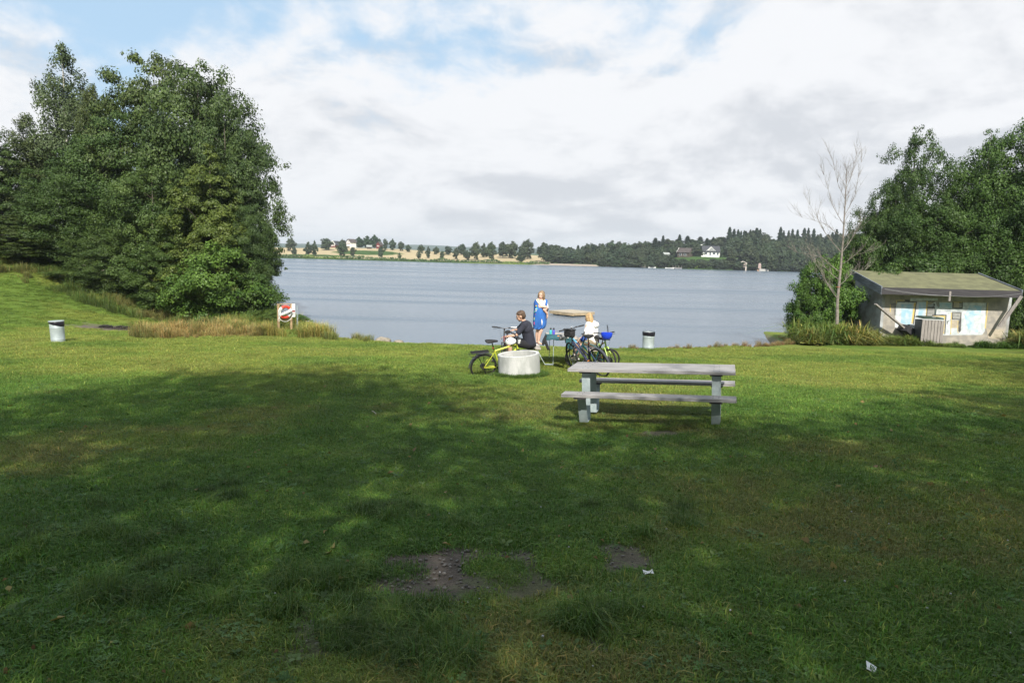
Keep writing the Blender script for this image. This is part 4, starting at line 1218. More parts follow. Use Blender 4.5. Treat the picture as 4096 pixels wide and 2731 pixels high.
# ------------------------------------------------------------------ raft
c_ = at(2288, 1241, 59.5); c_.z = WATER
e = empty('swimming_raft', Matrix.Translation(c_) @ Matrix.Rotation(R(-49), 4, 'Z') @ Matrix.Scale(1.05, 4), 'square wooden swimming raft floating off the beach', 'raft')
S = 2.7
mb = MB()
for k in range(18): mb.box((-S/2+S/18*(k+.5), 0, .30), (S/18-.006, S, .04))
mb.build('deck', M_raft, e, smooth=False)
mb = MB()
for s in (-1, 1):
    mb.box((0, s*(S/2-.03), .18), (S-.08, .05, .20)); mb.box((s*(S/2-.03), 0, .18), (.05, S-.12, .20))
mb.build('frame', mat('raft_frame_wood', (.40, .31, .19), .8, base2=(.28, .22, .14), scale=4), e, smooth=False)
mb = MB()
for s in (-1, 0, 1): mb.box((s*(S/2-.45), 0, -.02), (.5, S-.5, .26), bev=.05)
mb.build('float', M_dark, e, smooth=False)

# ------------------------------------------------------------------ life buoy frame
fb = at(1140, 1338, 34.0); fb.z = gz1(fb.x, 34.0)-.08
fyaw = R(38)
e = empty('lifebuoy_stand', frame_at(fb, fyaw), 'raw timber frame with a cross rail, standing by the shore bushes', 'lifebuoy stand')
hw = .32
for s in (-1, 1):
    mb = MB(); mb.box((s*hw, 0, .68 if s < 0 else .68), (.095, .095, 1.36), bev=.006); mb.build('post', M_wood, e, smooth=False)
mb = MB(); mb.box((0, 0, 1.375), (hw*2+.12, .11, .025)); mb.build('top_rail', M_wood, e, smooth=False)
mb = MB(); mb.box((0, .0, .62), (hw*2-.1, .05, .09)); mb.build('cross_rail', M_wood, e, smooth=False)
Mf = frame_at(fb, fyaw)
lb = empty('lifebuoy', Mf @ frame_at((-.03, -.14, .99), 0, lean=R(8)), 'red and white ring buoy with a loose white rope hanging on the timber frame', 'lifebuoy')
for k in range(4):
    mb = MB(); a0 = R(-40+90*k); a1 = a0+R(90)
    mb.torus((0, 0, 0), (0, 1, 0), .275, .072, 12, 12, a0, a1); mb.build('red_segment' if k % 2 == 0 else 'white_segment', mat('buoy_red', (.78, .06, .03), .5) if k % 2 == 0 else M_white, lb)
mb = MB()
mb.tube([(-.30+.02*math.sin(i*1.3), -.09, .25-.07*i) if i < 9 else (0, 0, 0) for i in range(9)], .011, 6)
mb.tube([(.36*math.cos(a)*1.0, -.08, -.05+.42*math.sin(a)) for a in np.linspace(2.4, 5.9, 26)], .011, 6)
mb.tube([(-.33, -.09, -.25), (-.37, -.09, -.38), (-.32, -.09, -.46), (-.26, -.09, -.38), (-.3, -.09, -.28)], .011, 6)
mb.build('rope', M_white, lb)
mb = MB(); mb.capsule((-.17, -.10, -.09), (.24, -.10, .08), .062, .066, 14); mb.build('line_bag', M_white, lb)
sb = empty('notice_board', Mf @ Matrix.Translation((hw+.10, -.02, 1.05)), 'narrow white notice board with small red and black marks beside the ring buoy', 'sign')
mb = MB(); mb.box((0, -.05, 0), (.17, .035, .66), bev=.004); mb.build('board', M_white, sb, smooth=False)
mb = MB(); mb.box((0, -.0695, -.03), (.14, .004, .09)); mb.build('red_panel', mat('sign_red', (.55, .10, .10), .6), sb, smooth=False)
mb = MB()
for z in (-.12, -.15, -.18): mb.box((0, -.0695, z), (.12, .004, .008))
for x_ in (-.045, 0, .045): mb.box((x_, -.0725, -.03), (.028, .004, .05))
mb.build('marking', M_blackp, sb, smooth=False)
p = at(1190, 1325, 33.2); p.z = gz1(p.x, 33.2)-.1
e = empty('metal_pole', Matrix.Translation(p), 'thin bare grey metal pole right of the life buoy frame', 'pole')
mb = MB()
for s in (-1, 1): mb.bar((s*.02, 0, 0), (s*.02, 0, 1.35), .012, .03, (0, 1, 0))
for z in (.2, .7, 1.2): mb.box((0, .0, z), (.028, .01, .03))
mb.build('post', M_galv, e, smooth=False)

# ------------------------------------------------------------------ boulders, floats, fire place
def rock(px, py, Y, rx, ry, rz, seed, label, m=M_stone, name='boulder'):
    p = at(px, py, Y); rgx = random.Random(seed)
    mb = MB(); mb.ball((0, 0, 0), (rx, ry, rz), n=22, m=14)
    vs = []
    for v in mb.v:
        v = Vector(v); n_ = .13*math.sin(v.x/rx*4+seed)+.11*math.sin(v.y/ry*5+seed*2)*math.cos(v.z/rz*3+seed)+.05*math.sin(v.x/rx*9+v.z/rz*7)
        v = v*(1+n_); vs.append(tuple(v))
    mb.v = vs
    o = mb.build(name, m, None, loc=frame_at(p, seed)); tag(o, label, 'rock', 'boulders at the waterline'); return o
rock(1530, 1371, 34.0, .50, .4, .26, 1, 'larger mossy boulder at the waterline with a sandy flank')
rock(1592, 1376, 33.6, .36, .3, .20, 2.4, 'smaller rounded pinkish boulder just right of the mossy one')
for (px, lbx) in [(1629, 'small red float lying on the beach next to the boulders'), (1647, 'small red float lying on the beach, the one farther from the boulders')]:
    p = at(px, 1377, 32.5)
    e = empty('float_ball', Matrix.Translation(p), lbx, 'float', 'red floats on the beach')
    mb = MB(); mb.ball((0, 0, 0), (.06, .06, .055)); mb.build('ball', M_red, e)
    mb = MB(); mb.torus((.065, 0, .0), (0, 1, 0), .02, .006, 12, 5); mb.build('loop', M_white, e)
p = on_ground(480, 1312)
e = empty('fire_pit', Matrix.Translation(p+Vector((0, 0, -.02))), 'burnt patch with charred wood on the left bank beside the bleached grass', 'fire pit')
rg_ = random.Random(4)
for k in range(7):
    a = rg_.uniform(0, 3.14); cx_, cy_ = rg_.uniform(-.75, .75), rg_.uniform(-.4, .4); l = rg_.uniform(.2, .45); z0 = gz1(p.x+cx_, p.y+cy_)-p.z+.05
    mb = MB(); mb.tube([(cx_-math.cos(a)*l/2, cy_-math.sin(a)*l/2, z0), (cx_, cy_, z0+.04), (cx_+math.cos(a)*l/2, cy_+math.sin(a)*l/2, z0+.01)], [.035, .045, .03], 7); mb.build('charred_log', M_char, e)
rock(575, 1310, p.y+.1, .16, .14, .10, 3.3, 'round pale stone beside the burnt patch', mat('pale_stone', (.42, .42, .40), .9), 'stone')
# litter scraps
for i, (px, py, lbx) in enumerate([(2592, 2312, 'crumpled white paper scrap lying right of the bare earth patch'), (3478, 2702, 'white paper scrap in the dark grass at the bottom right'), (1495, 1662, 'thin pale twig lying on the shaded lawn in front of the concrete ring')]):
    p = on_ground(px, py)
    mb = MB()
    if i == 2:
        mb.tube([(-.09, 0, .05), (0, .01, .07), (.09, -.01, .055)], .006, 5); mm = mat('pale_twig', (.5, .45, .36), .8)
    else:
        vs = [(-.03, -.02, .035), (.0, -.028, .05), (.034, -.015, .04), (.03, .02, .055), (0, .015, .04), (-.035, .018, .05)]
        mb.add(vs+[(a, b_, c__-.003) for a, b_, c__ in vs], [(0, 1, 4, 5), (1, 2, 3, 4), (6, 11, 10, 7), (7, 10, 9, 8), (0, 6, 7, 1), (1, 7, 8, 2), (2, 8, 9, 3), (3, 9, 10, 4), (4, 10, 11, 5), (5, 11, 6, 0)]); mm = M_white
    o = mb.build('paper_scrap' if i < 2 else 'twig', mm, None, loc=frame_at(p, i*1.1)); tag(o, lbx, 'litter' if i < 2 else 'twig')
# pale flower heads before the grove
p = on_ground(372, 1165); p.z = gz1(p.x, p.y)
e = empty('umbel_plant', Matrix.Translation(p), 'tall wild plant with flat pale flower heads at the foot of the grove', 'wildflower')
mb = MB(); mh = MB(); rg_ = random.Random(8)
for k in range(13):
    tx_ = rg_.uniform(-.55, .9); hh = 1.25+rg_.uniform(-.35, .25)-.2*tx_; ty_ = rg_.uniform(-.3, .3)
    mb.tube([(tx_*.3, ty_*.3, 0), (tx_*.7, ty_*.7, hh*.6), (tx_, ty_, hh)], .01, 5)
    for q in range(9): mh.ball((tx_+rg_.uniform(-.12, .12), ty_+rg_.uniform(-.12, .12), hh+rg_.uniform(0, .04)), (.04, .04, .018), n=7, m=5)
mb.build('stem', mat('weed_stem', (.09, .13, .04), .8), e); mh.build('flower_head', mat('umbel_white', (.62, .58, .46), .9), e)
# ------------------------------------------------------------------ shed
SY = 36.5
sx0, sx1 = 19.85, 26.45
szb = gz1(22.5, SY)-.15
def fz(py, px=3780, Y=SY): return at(px, py, Y).z
ez = fz(1203)                     # top of the visible facade
es = empty('shed', Matrix.Translation((sx0, SY, szb)), 'low shed with a mossy roof and graffiti on its front, right edge of the lawn', 'shed')
W = sx1-sx0; Hf = at(3780, 1175, 35.7).z-szb; DEP = 2.9
mb = MB()
mb.box((W/2, .075, Hf/2+.15), (W-.002, .15, Hf+.3))
mb.build('front_wall', M_wallf, es, smooth=False)
mb = MB(); mb.poly([(0, 0, 0), (0, DEP, 0), (0, DEP, Hf+.75), (0, 0, Hf+.2)], .15, (-1, 0, 0)); mb.build('side_wall', M_walll, es, smooth=False)
mb = MB(); mb.poly([(W+.15, 0, 0), (W+.15, DEP, 0), (W+.15, DEP, Hf+.75), (W+.15, 0, Hf+.2)], .15, (-1, 0, 0)); mb.build('side_wall', M_walll, es, smooth=False)
mb = MB(); mb.box((W/2, DEP+.08, (Hf+.75)/2), (W+.3, .15, Hf+.75)); mb.build('back_wall', M_walll, es, smooth=False)
# roof slab
rf = at(3528, 1151, 35.7); rr_ = at(4086, 1163, 35.7); rb = at(3405, 1087, 39.1); rbr = at(3892, 1096, 39.3)
o0 = Vector((sx0, SY, szb))
def rel(v): return Vector(v)-o0
zf = (rf.z+rr_.z)/2-szb; zb_ = (rb.z+rbr.z)/2-szb+.05
xl = rf.x-sx0; xr = rr_.x-sx0; yf = 35.7-SY; yb = 39.2-SY
def rp(x_, y_, dz=0): return Vector((x_, y_, zf+(zb_-zf)*(y_-yf)/(yb-yf)+dz))
mb = MB(); q = [rp(xl, yf), rp(xr, yf), rp(xr, yb), rp(xl, yb)]
mb.add(q+[p-Vector((0, 0, .05)) for p in q], [(0, 1, 2, 3), (7, 6, 5, 4), (0, 4, 5, 1), (1, 5, 6, 2), (2, 6, 7, 3), (3, 7, 4, 0)])
roof = mb.build('roof', M_felt, es, smooth=False)
mb = MB(); mb.box(((xl+xr)/2, yf-.02, zf-.17), (xr-xl+.05, .045, .36)); mb.build('fascia', M_fascia, roof, smooth=False)
for xx in (xl-.025, xr+.025):
    mb = MB()
    mb.add([rp(xx-.022, yf-.04, .05), rp(xx+.022, yf-.04, .05), rp(xx+.022, yb, .05), rp(xx-.022, yb, .05), rp(xx-.022, yf-.04, -.36), rp(xx+.022, yf-.04, -.36), rp(xx+.022, yb, -.36), rp(xx-.022, yb, -.36)], [(0, 1, 2, 3), (7, 6, 5, 4), (0, 4, 5, 1), (1, 5, 6, 2), (2, 6, 7, 3), (3, 7, 4, 0)])
    mb.add([rp(xx-.035, yf-.045, .07), rp(xx+.035, yf-.045, .07), rp(xx+.035, yb, .07), rp(xx-.035, yb, .07), rp(xx-.035, yf-.045, -.05), rp(xx+.035, yf-.045, -.05), rp(xx+.035, yb, -.05), rp(xx-.035, yb, -.05)], [(0, 1, 2, 3), (7, 6, 5, 4), (0, 4, 5, 1), (1, 5, 6, 2), (2, 6, 7, 3), (3, 7, 4, 0)])
    mb.build('bargeboard', M_barge, roof, smooth=False)
mb = MB()
for k in range(12): mb.bar((xl+.4+(xr-xl-.8)*k/11, yf, zf-.30), (xl+.4+(xr-xl-.8)*k/11, .0, zf-.20), .05, .12)
mb.build('rafter', M_fascia, roof, smooth=False)
mb = MB(); bx_ = at(3801, 1180, 35.6).x-sx0; mb.box((bx_, yf-.07, zf-.36), (.10, .05, .50)); mb.build('bracket', M_greyw, es, smooth=False)
mb = MB()
def sag(p, q, s_, n=14): return [Vector(p).lerp(Vector(q), i/n)-Vector((0, 0, s_*4*(i/n)*(1-i/n))) for i in range(n+1)]
mb.tube(sag((xl+.1, yf-.06, zf-.06), (bx_, yf-.11, zf-.36), .05), .006, 5)
mb.tube(sag((xl+.1, yf-.06, zf-.09), (bx_, yf-.11, zf-.33), .09), .006, 5)
mb.tube(sag((bx_, yf-.11, zf-.34), (xr, yf-.06, zf-.12), .10), .006, 5)
mb.build('cable', mat('grey_cable', (.35, .35, .36), .6), es)
def sp(cx_, cy_, Y=SY): return rel(at(3380+cx_/3.285, 1050+cy_/3.285, Y))
# timber braces
mb = MB(); mb.bar(sp(400, 545, 35.55), sp(800, 880, 35.9), .17, .07, (0, 0, 1)); mb.build('brace', M_greyw, es, smooth=False, label='pale broken brace lying against the left corner of the shed')
mb = MB(); mb.bar(sp(2318, 440, 35.65), sp(2030, 845, 35.95), .14, .16, (0, 0, 1)); mb.build('brace', M_greyw, es, smooth=False, label='dark brace under the right end of the roof')
mb = MB(); mb.bar(sp(760, 850, 35.92), sp(960, 1000, 36.3), .6, .34, (0, 0, 1)); mb.build('black_slab', mat('slab_near_black', (.035, .035, .04), .9), es, smooth=False)  # thick near-black slab at the lower end of the left brace
# graffiti: thin coats of paint on the wall
GM = {'w': mat('graffiti_white', (.60, .63, .63), .85, base2=(.42, .46, .48), scale=4.2, bump=.3), 'b': mat('graffiti_light_blue', (.30, .48, .58), .85, base2=(.50, .56, .58), scale=3.4, bump=.3), 'k': mat('graffiti_black', (.045, .045, .045), .85, base2=(.16, .155, .15), scale=5),
      'y': mat('graffiti_ochre', (.62, .46, .12), .8, base2=(.50, .42, .25), scale=4), 'g': mat('graffiti_grey', (.33, .33, .31), .85, base2=(.22, .22, .21), scale=5), 's': mat('bare_wall_patch', (.44, .38, .29), .9, base2=(.36, .31, .24), scale=4)}
GO = ['w', 'b', 'k', 'y', 'g', 's']
SH = [ # key, layer, polygon in enlarged-photo pixels
 ('w', 1, [(685, 512), (1860, 530), (1838, 900), (1800, 950), (1100, 955), (900, 880), (655, 850), (665, 600)]),
 ('w', 1, [(860, 468), (1220, 470), (1222, 500), (860, 505)]),
 ('b', 2, [(735, 545), (890, 548), (885, 700), (850, 830), (730, 790), (740, 640)]),
 ('b', 2, [(975, 520), (1062, 515), (1050, 700), (960, 700)]),
 ('b', 2, [(1200, 530), (1400, 530), (1395, 600), (1280, 590), (1215, 600)]),
 ('b', 2, [(1640, 560), (1800, 570), (1780, 690), (1700, 700), (1690, 860), (1760, 890), (1740, 920), (1620, 880), (1570, 700)]),
 ('b', 2, [(1240, 720), (1310, 720), (1290, 860), (1240, 860)]),
 ('k', 3, [(685, 508), (945, 512), (942, 524), (685, 520)]), ('k', 3, [(930, 520), (945, 520), (905, 810), (890, 808)]), ('y', 3, [(905, 530), (930, 528), (893, 800), (872, 800)]),
 ('k', 3, [(652, 570), (668, 570), (664, 690), (650, 690)]), ('k', 3, [(600, 545), (672, 540), (672, 552), (602, 556)]),
 ('y', 3, [(670, 492), (782, 494), (782, 504), (684, 503), (684, 545), (672, 545)]), ('y', 3, [(588, 548), (600, 548), (600, 650), (590, 650)]), ('k', 3, [(784, 488), (852, 490), (850, 510), (786, 508)]),
 ('y', 3, [(1068, 505), (1090, 505), (1078, 718), (1062, 718)]), ('k', 4, [(1088, 505), (1182, 508), (1180, 520), (1090, 518)]), ('s', 3, [(1090, 518), (1178, 520), (1130, 548), (1090, 545)]),
 ('k', 4, [(1084, 545), (1150, 550), (1170, 535), (1184, 545), (1172, 582), (1084, 578)]), ('w', 5, [(1084, 553), (1165, 556), (1160, 572), (1084, 570)]),
 ('g', 3, [(1080, 585), (1180, 585), (1182, 690), (1140, 712), (1066, 716)]), ('k', 4, [(1080, 583), (1182, 583), (1180, 600), (1080, 600)]),
 ('g', 3, [(1186, 512), (1235, 520), (1245, 580), (1225, 592), (1205, 560)]),
 ('k', 4, [(1145, 682), (1332, 684), (1330, 698), (1145, 698)]), ('k', 4, [(1320, 690), (1334, 690), (1318, 940), (1304, 940)]), ('y', 4, [(1150, 700), (1318, 700), (1300, 935), (1286, 935), (1298, 716), (1150, 712)]),
 ('k', 3, [(1412, 510), (1548, 514), (1545, 606), (1408, 602)]), ('s', 4, [(1428, 524), (1500, 526), (1500, 590), (1424, 588)]), ('y', 5, [(1420, 516), (1540, 518), (1540, 526), (1420, 524)]), ('g', 4, [(1500, 536), (1534, 536), (1532, 592), (1498, 590)]),
 ('k', 3, [(1404, 648), (1532, 650), (1524, 890), (1508, 918), (1488, 905), (1490, 752), (1402, 748)]), ('g', 4, [(1416, 662), (1518, 664), (1510, 740), (1416, 736)]), ('s', 3, [(1402, 752), (1484, 756), (1478, 860), (1398, 860)]), ('y', 4, [(1392, 655), (1404, 655), (1394, 940), (1382, 940)]), ('y', 4, [(1480, 760), (1490, 760), (1484, 905), (1500, 930), (1486, 930), (1474, 900)]),
 ('k', 4, [(1340, 768), (1368, 768), (1368, 776), (1350, 776), (1346, 812), (1338, 812)]),
 ('y', 3, [(1866, 532), (1886, 532), (1852, 862), (1834, 862)]), ('k', 4, [(1858, 532), (1866, 532), (1854, 700), (1848, 700)]),
 ('s', 2, [(1860, 870), (2090, 880), (2060, 1010), (1880, 1000)]),
]
mb = MB()
zt_w = at(3800, 1200, SY).z
for (k, lay, pl) in SH:
    mb.mi = GO.index(k); pts = [sp(a, b_) for a, b_ in pl]
    pts = [Vector((min(max(p.x, .05), W-.05), -.001-.0025*lay, p.z)) for p in pts]
    area = sum(pts[i].x*pts[(i+1) % len(pts)].z-pts[(i+1) % len(pts)].x*pts[i].z for i in range(len(pts)))
    if area < 0: pts = pts[::-1]
    mb.add([(p.x, p.y, p.z) for p in pts], [tuple(range(len(pts)))])
o = mb.build('graffiti', [GM[k] for k in GO], es, smooth=False)
# block joints on the front wall, thin strips of darker mortar
mb = MB()
for z in np.arange(.4, Hf+.1, .22): mb.box((W/2, -.0005, z), (W-.1, .003, .008))
mb.build('block_joint', mat('dark_mortar', (.27, .25, .22), .95), es, smooth=False)

# slatted bin housing
bp = at(3723, 1378, 35.0); bz = gz1(bp.x, 35.0)
eb = empty('waste_container', frame_at((bp.x, 35.0, bz-.03), R(-7)), 'wood-slatted waste container with a dark green lid standing before the shed', 'waste container')
BW, BD, BH = 1.08, .85, 1.30
mb = MB(); mb.box((0, BD/2, .05+BH/2), (BW-.06, BD, BH)); mb.build('container', mat('container_grey', (.05, .055, .06), .6), eb, smooth=False)
for k in range(7):
    mb = MB(); wk = BW/7; mb.box((-BW/2+wk*(k+.5), -.03, .12+(BH-.05)/2), (wk-.018, .028, BH-.06+.01*(k % 2)), bev=.003); mb.build('slat', M_greyw, eb, smooth=False)
mb = MB(); mb.box((0, -.032, BH+.10), (BW+.02, .035, .04)); mb.build('top_trim', mat('grey_trim', (.5, .5, .5), .6), eb, smooth=False)
mb = MB()
pr = [(-BW/2+.02, .0), (-BW/2+.10, .07), (-BW/2+.2, .085), (BW/2-.2, .085), (BW/2-.10, .07), (BW/2-.02, .0)]
mb.add([(x_, -.05, BH+.13+z_) for x_, z_ in pr]+[(x_, BD+.03, BH+.15+z_) for x_, z_ in pr], [tuple(range(6)), tuple(range(11, 5, -1))]+[(i, i+6, (i+1) % 6+6, (i+1) % 6) for i in range(6)])
lid = mb.build('lid', M_green_lid, eb, smooth=False)
mb = MB(); mb.box((.05, .1, BH+.222), (.16, .10, .008)); mb.build('lid_sticker', M_white, lid, smooth=False)
mb = MB(); mb.box((0, .1, .02), (BW*.85, .5, .10), bev=.01); mb.build('concrete_foot', M_conc, eb, smooth=False)

# ------------------------------------------------------------------ bare dead tree
dp = at(3352, 1310, 36.2); dz = gz1(dp.x, 36.2)
ed = empty('dead_tree', Matrix.Translation((dp.x, 36.2, dz)), 'leafless dead tree with a thin grey trunk and bare twigs beside the shed', 'tree')
M_dead = mat('dead_bark', (.25, .22, .19), .9, base2=(.15, .13, .11), scale=8, bump=.6, bscale=25)
rg_ = random.Random(21)
def dpt(px, py, dy=0.0): return at(px, py, 36.2+dy)-Vector((dp.x, 36.2, dz))
tr_px = [(3350, 1400), (3348, 1290), (3350, 1200), (3362, 1080), (3372, 960), (3378, 860), (3384, 760), (3386, 705), (3388, 665)]
tr_r = [.10, .09, .075, .06, .045, .032, .022, .013, .006]
mb = MB(); mb.tube([dpt(*p) for p in tr_px], tr_r, 9); trunk_d = mb.build('trunk', M_dead, ed)
def twig(mb, p, d, l, r_, dep):
    pts = [Vector(p)]; dd = Vector(d).normalized(); n = 5
    for i in range(n):
        dd = (dd+Vector((rg_.uniform(-.13, .13), rg_.uniform(-.13, .13), rg_.uniform(-.03, .17)))).normalized()
        pts.append(pts[-1]+dd*l/n)
    mb.tube(pts, [r_*(1-.16*i) for i in range(n+1)], 5 if r_ > .01 else 4)
    if dep > 0:
        for j in range(2, n+1):
            for _ in range(1 if dep == 1 else 2):
                nd = (dd*1.0+Vector((rg_.uniform(-.8, .8), rg_.uniform(-.8, .8), rg_.uniform(-.1, .5)))).normalized()
                twig(mb, pts[j-rg_.randint(0, 1)], nd, l*rg_.uniform(.35, .6), max(r_*.5, .005), dep-1)
BR = [ # start, via, end in photo pixels, depth offset, radius
 ((3362, 1090), (3290, 1030), (3190, 1010), -.3, .030), ((3366, 1010), (3300, 930), (3240, 820), .3, .030), ((3358, 1120), (3300, 1070), (3250, 1035), .5, .022), ((3350, 1195), (3300, 1120), (3262, 1050), -.4, .026),
 ((3368, 1010), (3410, 950), (3440, 900), .3, .022), ((3362, 1060), (3420, 1020), (3480, 1010), -.4, .018), ((3376, 900), (3330, 820), (3295, 700), .2, .020), ((3380, 860), (3420, 780), (3445, 650), .0, .018),
 ((3382, 800), (3350, 730), (3330, 640), -.3, .014), ((3384, 760), (3405, 700), (3425, 620), .2, .012), ((3360, 1140), (3400, 1100), (3460, 1080), .6, .018), ((3372, 950), (3310, 900), (3210, 870), -.2, .018), ((3352, 1180), (3320, 1150), (3270, 1100), .8, .02)]
for (a, v_, b_, dy, r_) in BR:
    mb = MB(); A_ = dpt(*a); V2 = dpt(v_[0], v_[1], dy*.6); B_ = dpt(b_[0], b_[1], dy)
    pts = [A_.lerp(V2, 0), A_.lerp(V2, .5)+Vector((0, 0, -.04)), V2, V2.lerp(B_, .5)+Vector((0, 0, .03)), B_]
    r_ *= .75; mb.tube(pts, [r_, r_*.85, r_*.65, r_*.45, r_*.15], 6)
    for j in range(1, 5):
        for _ in range(4):
            dd = (B_-A_).normalized()+Vector((rg_.uniform(-.6, .6), rg_.uniform(-.5, .5), rg_.uniform(.0, .7)))
            twig(mb, pts[j], dd, rg_.uniform(.35, 1.0), .0065, 1)
    mb.build('branch', M_dead, ed)
mb = MB()
for k in range(46):
    f_ = rg_.uniform(.45, .98); i = int(f_*8); p = dpt(*tr_px[i]).lerp(dpt(*tr_px[min(i+1, 8)]), f_*8-i)
    twig(mb, p, (rg_.uniform(-1, 1), rg_.uniform(-1, 1), rg_.uniform(.5, 1.3)), rg_.uniform(.3, .9), .008, 1)
mb.build('twigs', M_dead, ed)
mb = MB(); p = dpt(3353, 1148); mb.torus(p, (0, 0, 1), .100, .012, 20, 6); mb.build('red_tape', mat('faded_red_tape', (.5, .14, .08), .7), ed)

# ------------------------------------------------------------------ far buildings and landing stages
M_fw = mat('far_white_boards', (.74, .74, .70), .8, var=.05); M_froof = mat('far_dark_tiles', (.045, .047, .055), .8); M_fred = mat('far_red_boards', (.16, .035, .03), .8)
M_fbrn = mat('far_brown_boards', (.085, .065, .05), .9); M_fglass = mat('far_window_glass', (.06, .075, .09), .15); M_ftile = mat('far_brown_tiles', (.075, .06, .055), .85); M_fgrey = mat('far_grey_roof', (.30, .32, .30), .8)
def house(px, Y, zbase, wid, dep, hw_, hr, yaw, wall, roofm, label, wins=(), name='house', gable_win=True):
    p = far_at(px, Y); p.z = zbase
    e = empty(name, frame_at(p, yaw), label, 'house' if name != 'barn' else 'barn')
    mb = MB(); mb.box((0, 0, hw_/2-.8), (wid, dep, hw_+1.6))
    for s in (-1, 1): mb.poly([(s*wid/2, -dep/2, hw_), (s*wid/2, dep/2, hw_), (s*wid/2, 0, hw_+hr)], .06, (-s, 0, 0))
    mb.build('wall', wall, e, smooth=False)
    mb = MB(); ov = .5
    for s in (-1, 1):
        a = Vector((0, s*(dep/2+ov), hw_-ov*hr/(dep/2))); b_ = Vector((0, 0, hw_+hr))
        n_ = Vector((0, s*hr, dep/2)).normalized()
        X2 = wid/2+ov
        q = [a+Vector((-X2, 0, 0)), a+Vector((X2, 0, 0)), b_+Vector((X2, 0, 0)), b_+Vector((-X2, 0, 0))]
        mb.poly([v+n_*.03 for v in q], .22, n_)
    r_ = mb.build('roof', roofm, e, smooth=False)
    for (wx, wz, ww, wh) in wins:
        mb = MB(); mb.box((wx, -dep/2-.05, wz), (ww+.25, .10, wh+.25)); f_ = mb.build('window', M_fw, e, smooth=False)
        mb = MB(); mb.box((wx, -dep/2-.12, wz), (ww, .06, wh)); mb.build('pane', M_fglass, f_, smooth=False)
    return e, r_
wz_ = at(2840, 1024, 432).z
e, r_ = house(2842, 436, wz_, 10.2, 8, 2.9, 3.3, R(-8), M_fw, M_froof, 'white house with a dark roof and white dormer on the wooded slope across the lake', [(-3.2, 1.6, 1.5, 1.1), (-.6, 1.4, .9, 1.8), (1.7, 1.6, 1.5, 1.1), (4.0, 1.5, 1.0, 1.4)])
mb = MB(); mb.poly([(-2.5, -3.9, 3.4), (2.0, -3.9, 3.4), (-.25, -3.9, 5.5)], .2, (0, -1, 0)); dm = mb.build('dormer', M_fw, e, smooth=False)
mb = MB(); mb.poly([(-1.5, -4.15, 3.75), (-.35, -4.15, 3.75), (-.35, -4.15, 4.8)], .05, (0, -1, 0)); mb.poly([(-.1, -4.15, 3.75), (1.05, -4.15, 3.75), (-.1, -4.15, 4.8)], .05, (0, -1, 0)); mb.build('pane', M_fglass, dm, smooth=False)
mb = MB(); mb.bar((-2.9, -4.2, 3.15), (-.25, -4.2, 5.7), .25, .5, (0, 1, 0)); mb.bar((2.4, -4.2, 3.15), (-.25, -4.2, 5.7), .25, .5, (0, 1, 0)); mb.build('dormer_trim', M_fw, dm, smooth=False)
mb = MB(); mb.box((-.8, -5.0, -.6), (10.6, .2, 1.5)); mb.box((-.8, -4.6, -1.0), (10.6, .9, .6)); mb.build('terrace', M_fw, e, smooth=False)
mb = MB(); mb.box((5.4, -1.5, 1.6), (.12, 3.0, 3.0)); mb.build('balcony', M_fw, e, smooth=False)
z_ = at(2745, 1026, 430).z
e, r_ = house(2742, 434, z_, 7.5, 7, 2.6, 2.6, R(-35), M_fbrn, M_ftile, 'dark brown house half hidden in trees left of the white house across the lake', [(-1.8, 1.2, 1.4, 1.2), (1.2, 1.2, 1.4, 1.2)])
mb = MB(); mb.bar((-4.3, -4.0, 2.2), (-4.3, 0, 5.4), .2, .35); mb.bar((-4.3, 4.0, 2.2), (-4.3, 0, 5.4), .2, .35); mb.build('gable_trim', M_fw, e, smooth=False)
# white balcony house up the slope
p = far_at(2783, 462); p.z = at(2783, 1003, 462).z
e = empty('hillside_veranda', Matrix.Translation(p), 'small white veranda with railings peeping out of the trees above the dark house', 'veranda')
mb = MB(); mb.poly([(-3.5, 0, 3.3), (4.2, 0, 4.4), (4.4, 0, 3.9), (-3.5, 0, 2.6)], 3, (0, 1, 0)); mb.build('roof', M_fw, e, smooth=False)
mb = MB(); mb.box((0, 0, .5), (8.6, .1, .7)); mb.build('railing', M_fw, e, smooth=False)
mb = MB(); mb.box((0, 2, .9), (8, 3.5, 3.2)); mb.build('wall', M_fbrn, e, smooth=False)
mb = MB()
for x_ in (-3.4, 0, 3.9): mb.box((x_, -.02, 1.8), (.3, .2, 3.4))
mb.build('post', M_fw, e, smooth=False)
# farm on the left hill
def zat(px, py, Y): return at(px, py, Y).z
hz_ = 512
e, _ = house(1342, hz_, zat(1333, 985, hz_), 6.0, 4.0, 1.5, 2.3, R(68), M_fred, M_froof, 'red and white gabled cottage on the hilltop beside the stubble field', [], name='cottage')
mb = MB()
for (y_, z__, w_, h_) in [(-1.0, .7, .8, 1.2), (.8, .7, 1.2, 1.2), (0, 2.3, .8, .8)]: mb.box((-3.10, y_, z__), (.14, w_, h_))
mb.bar((-3.55, -2.4, 1.1), (-3.55, 0, 4.0), .3, .4); mb.bar((-3.55, 2.4, 1.1), (-3.55, 0, 4.0), .3, .4)
mb.build('white_trim', M_fw, e, smooth=False)
e, _ = house(1405, hz_, zat(1400, 985, hz_), 6.0, 4.2, 3.2, 2.0, R(60), M_fw, M_ftile, 'white two-storey farmhouse on the hilltop left of the big dark trees', [], name='farmhouse')
mb = MB(); mb.box((-4.0, .3, .9), (2.2, 3.9, 1.9)); mb.build('porch', M_fw, e, smooth=False)
mb = MB(); mb.box((-4.0, .3, 2.0), (2.4, 4.2, .3)); mb.build('porch_roof', M_fred, e, smooth=False)
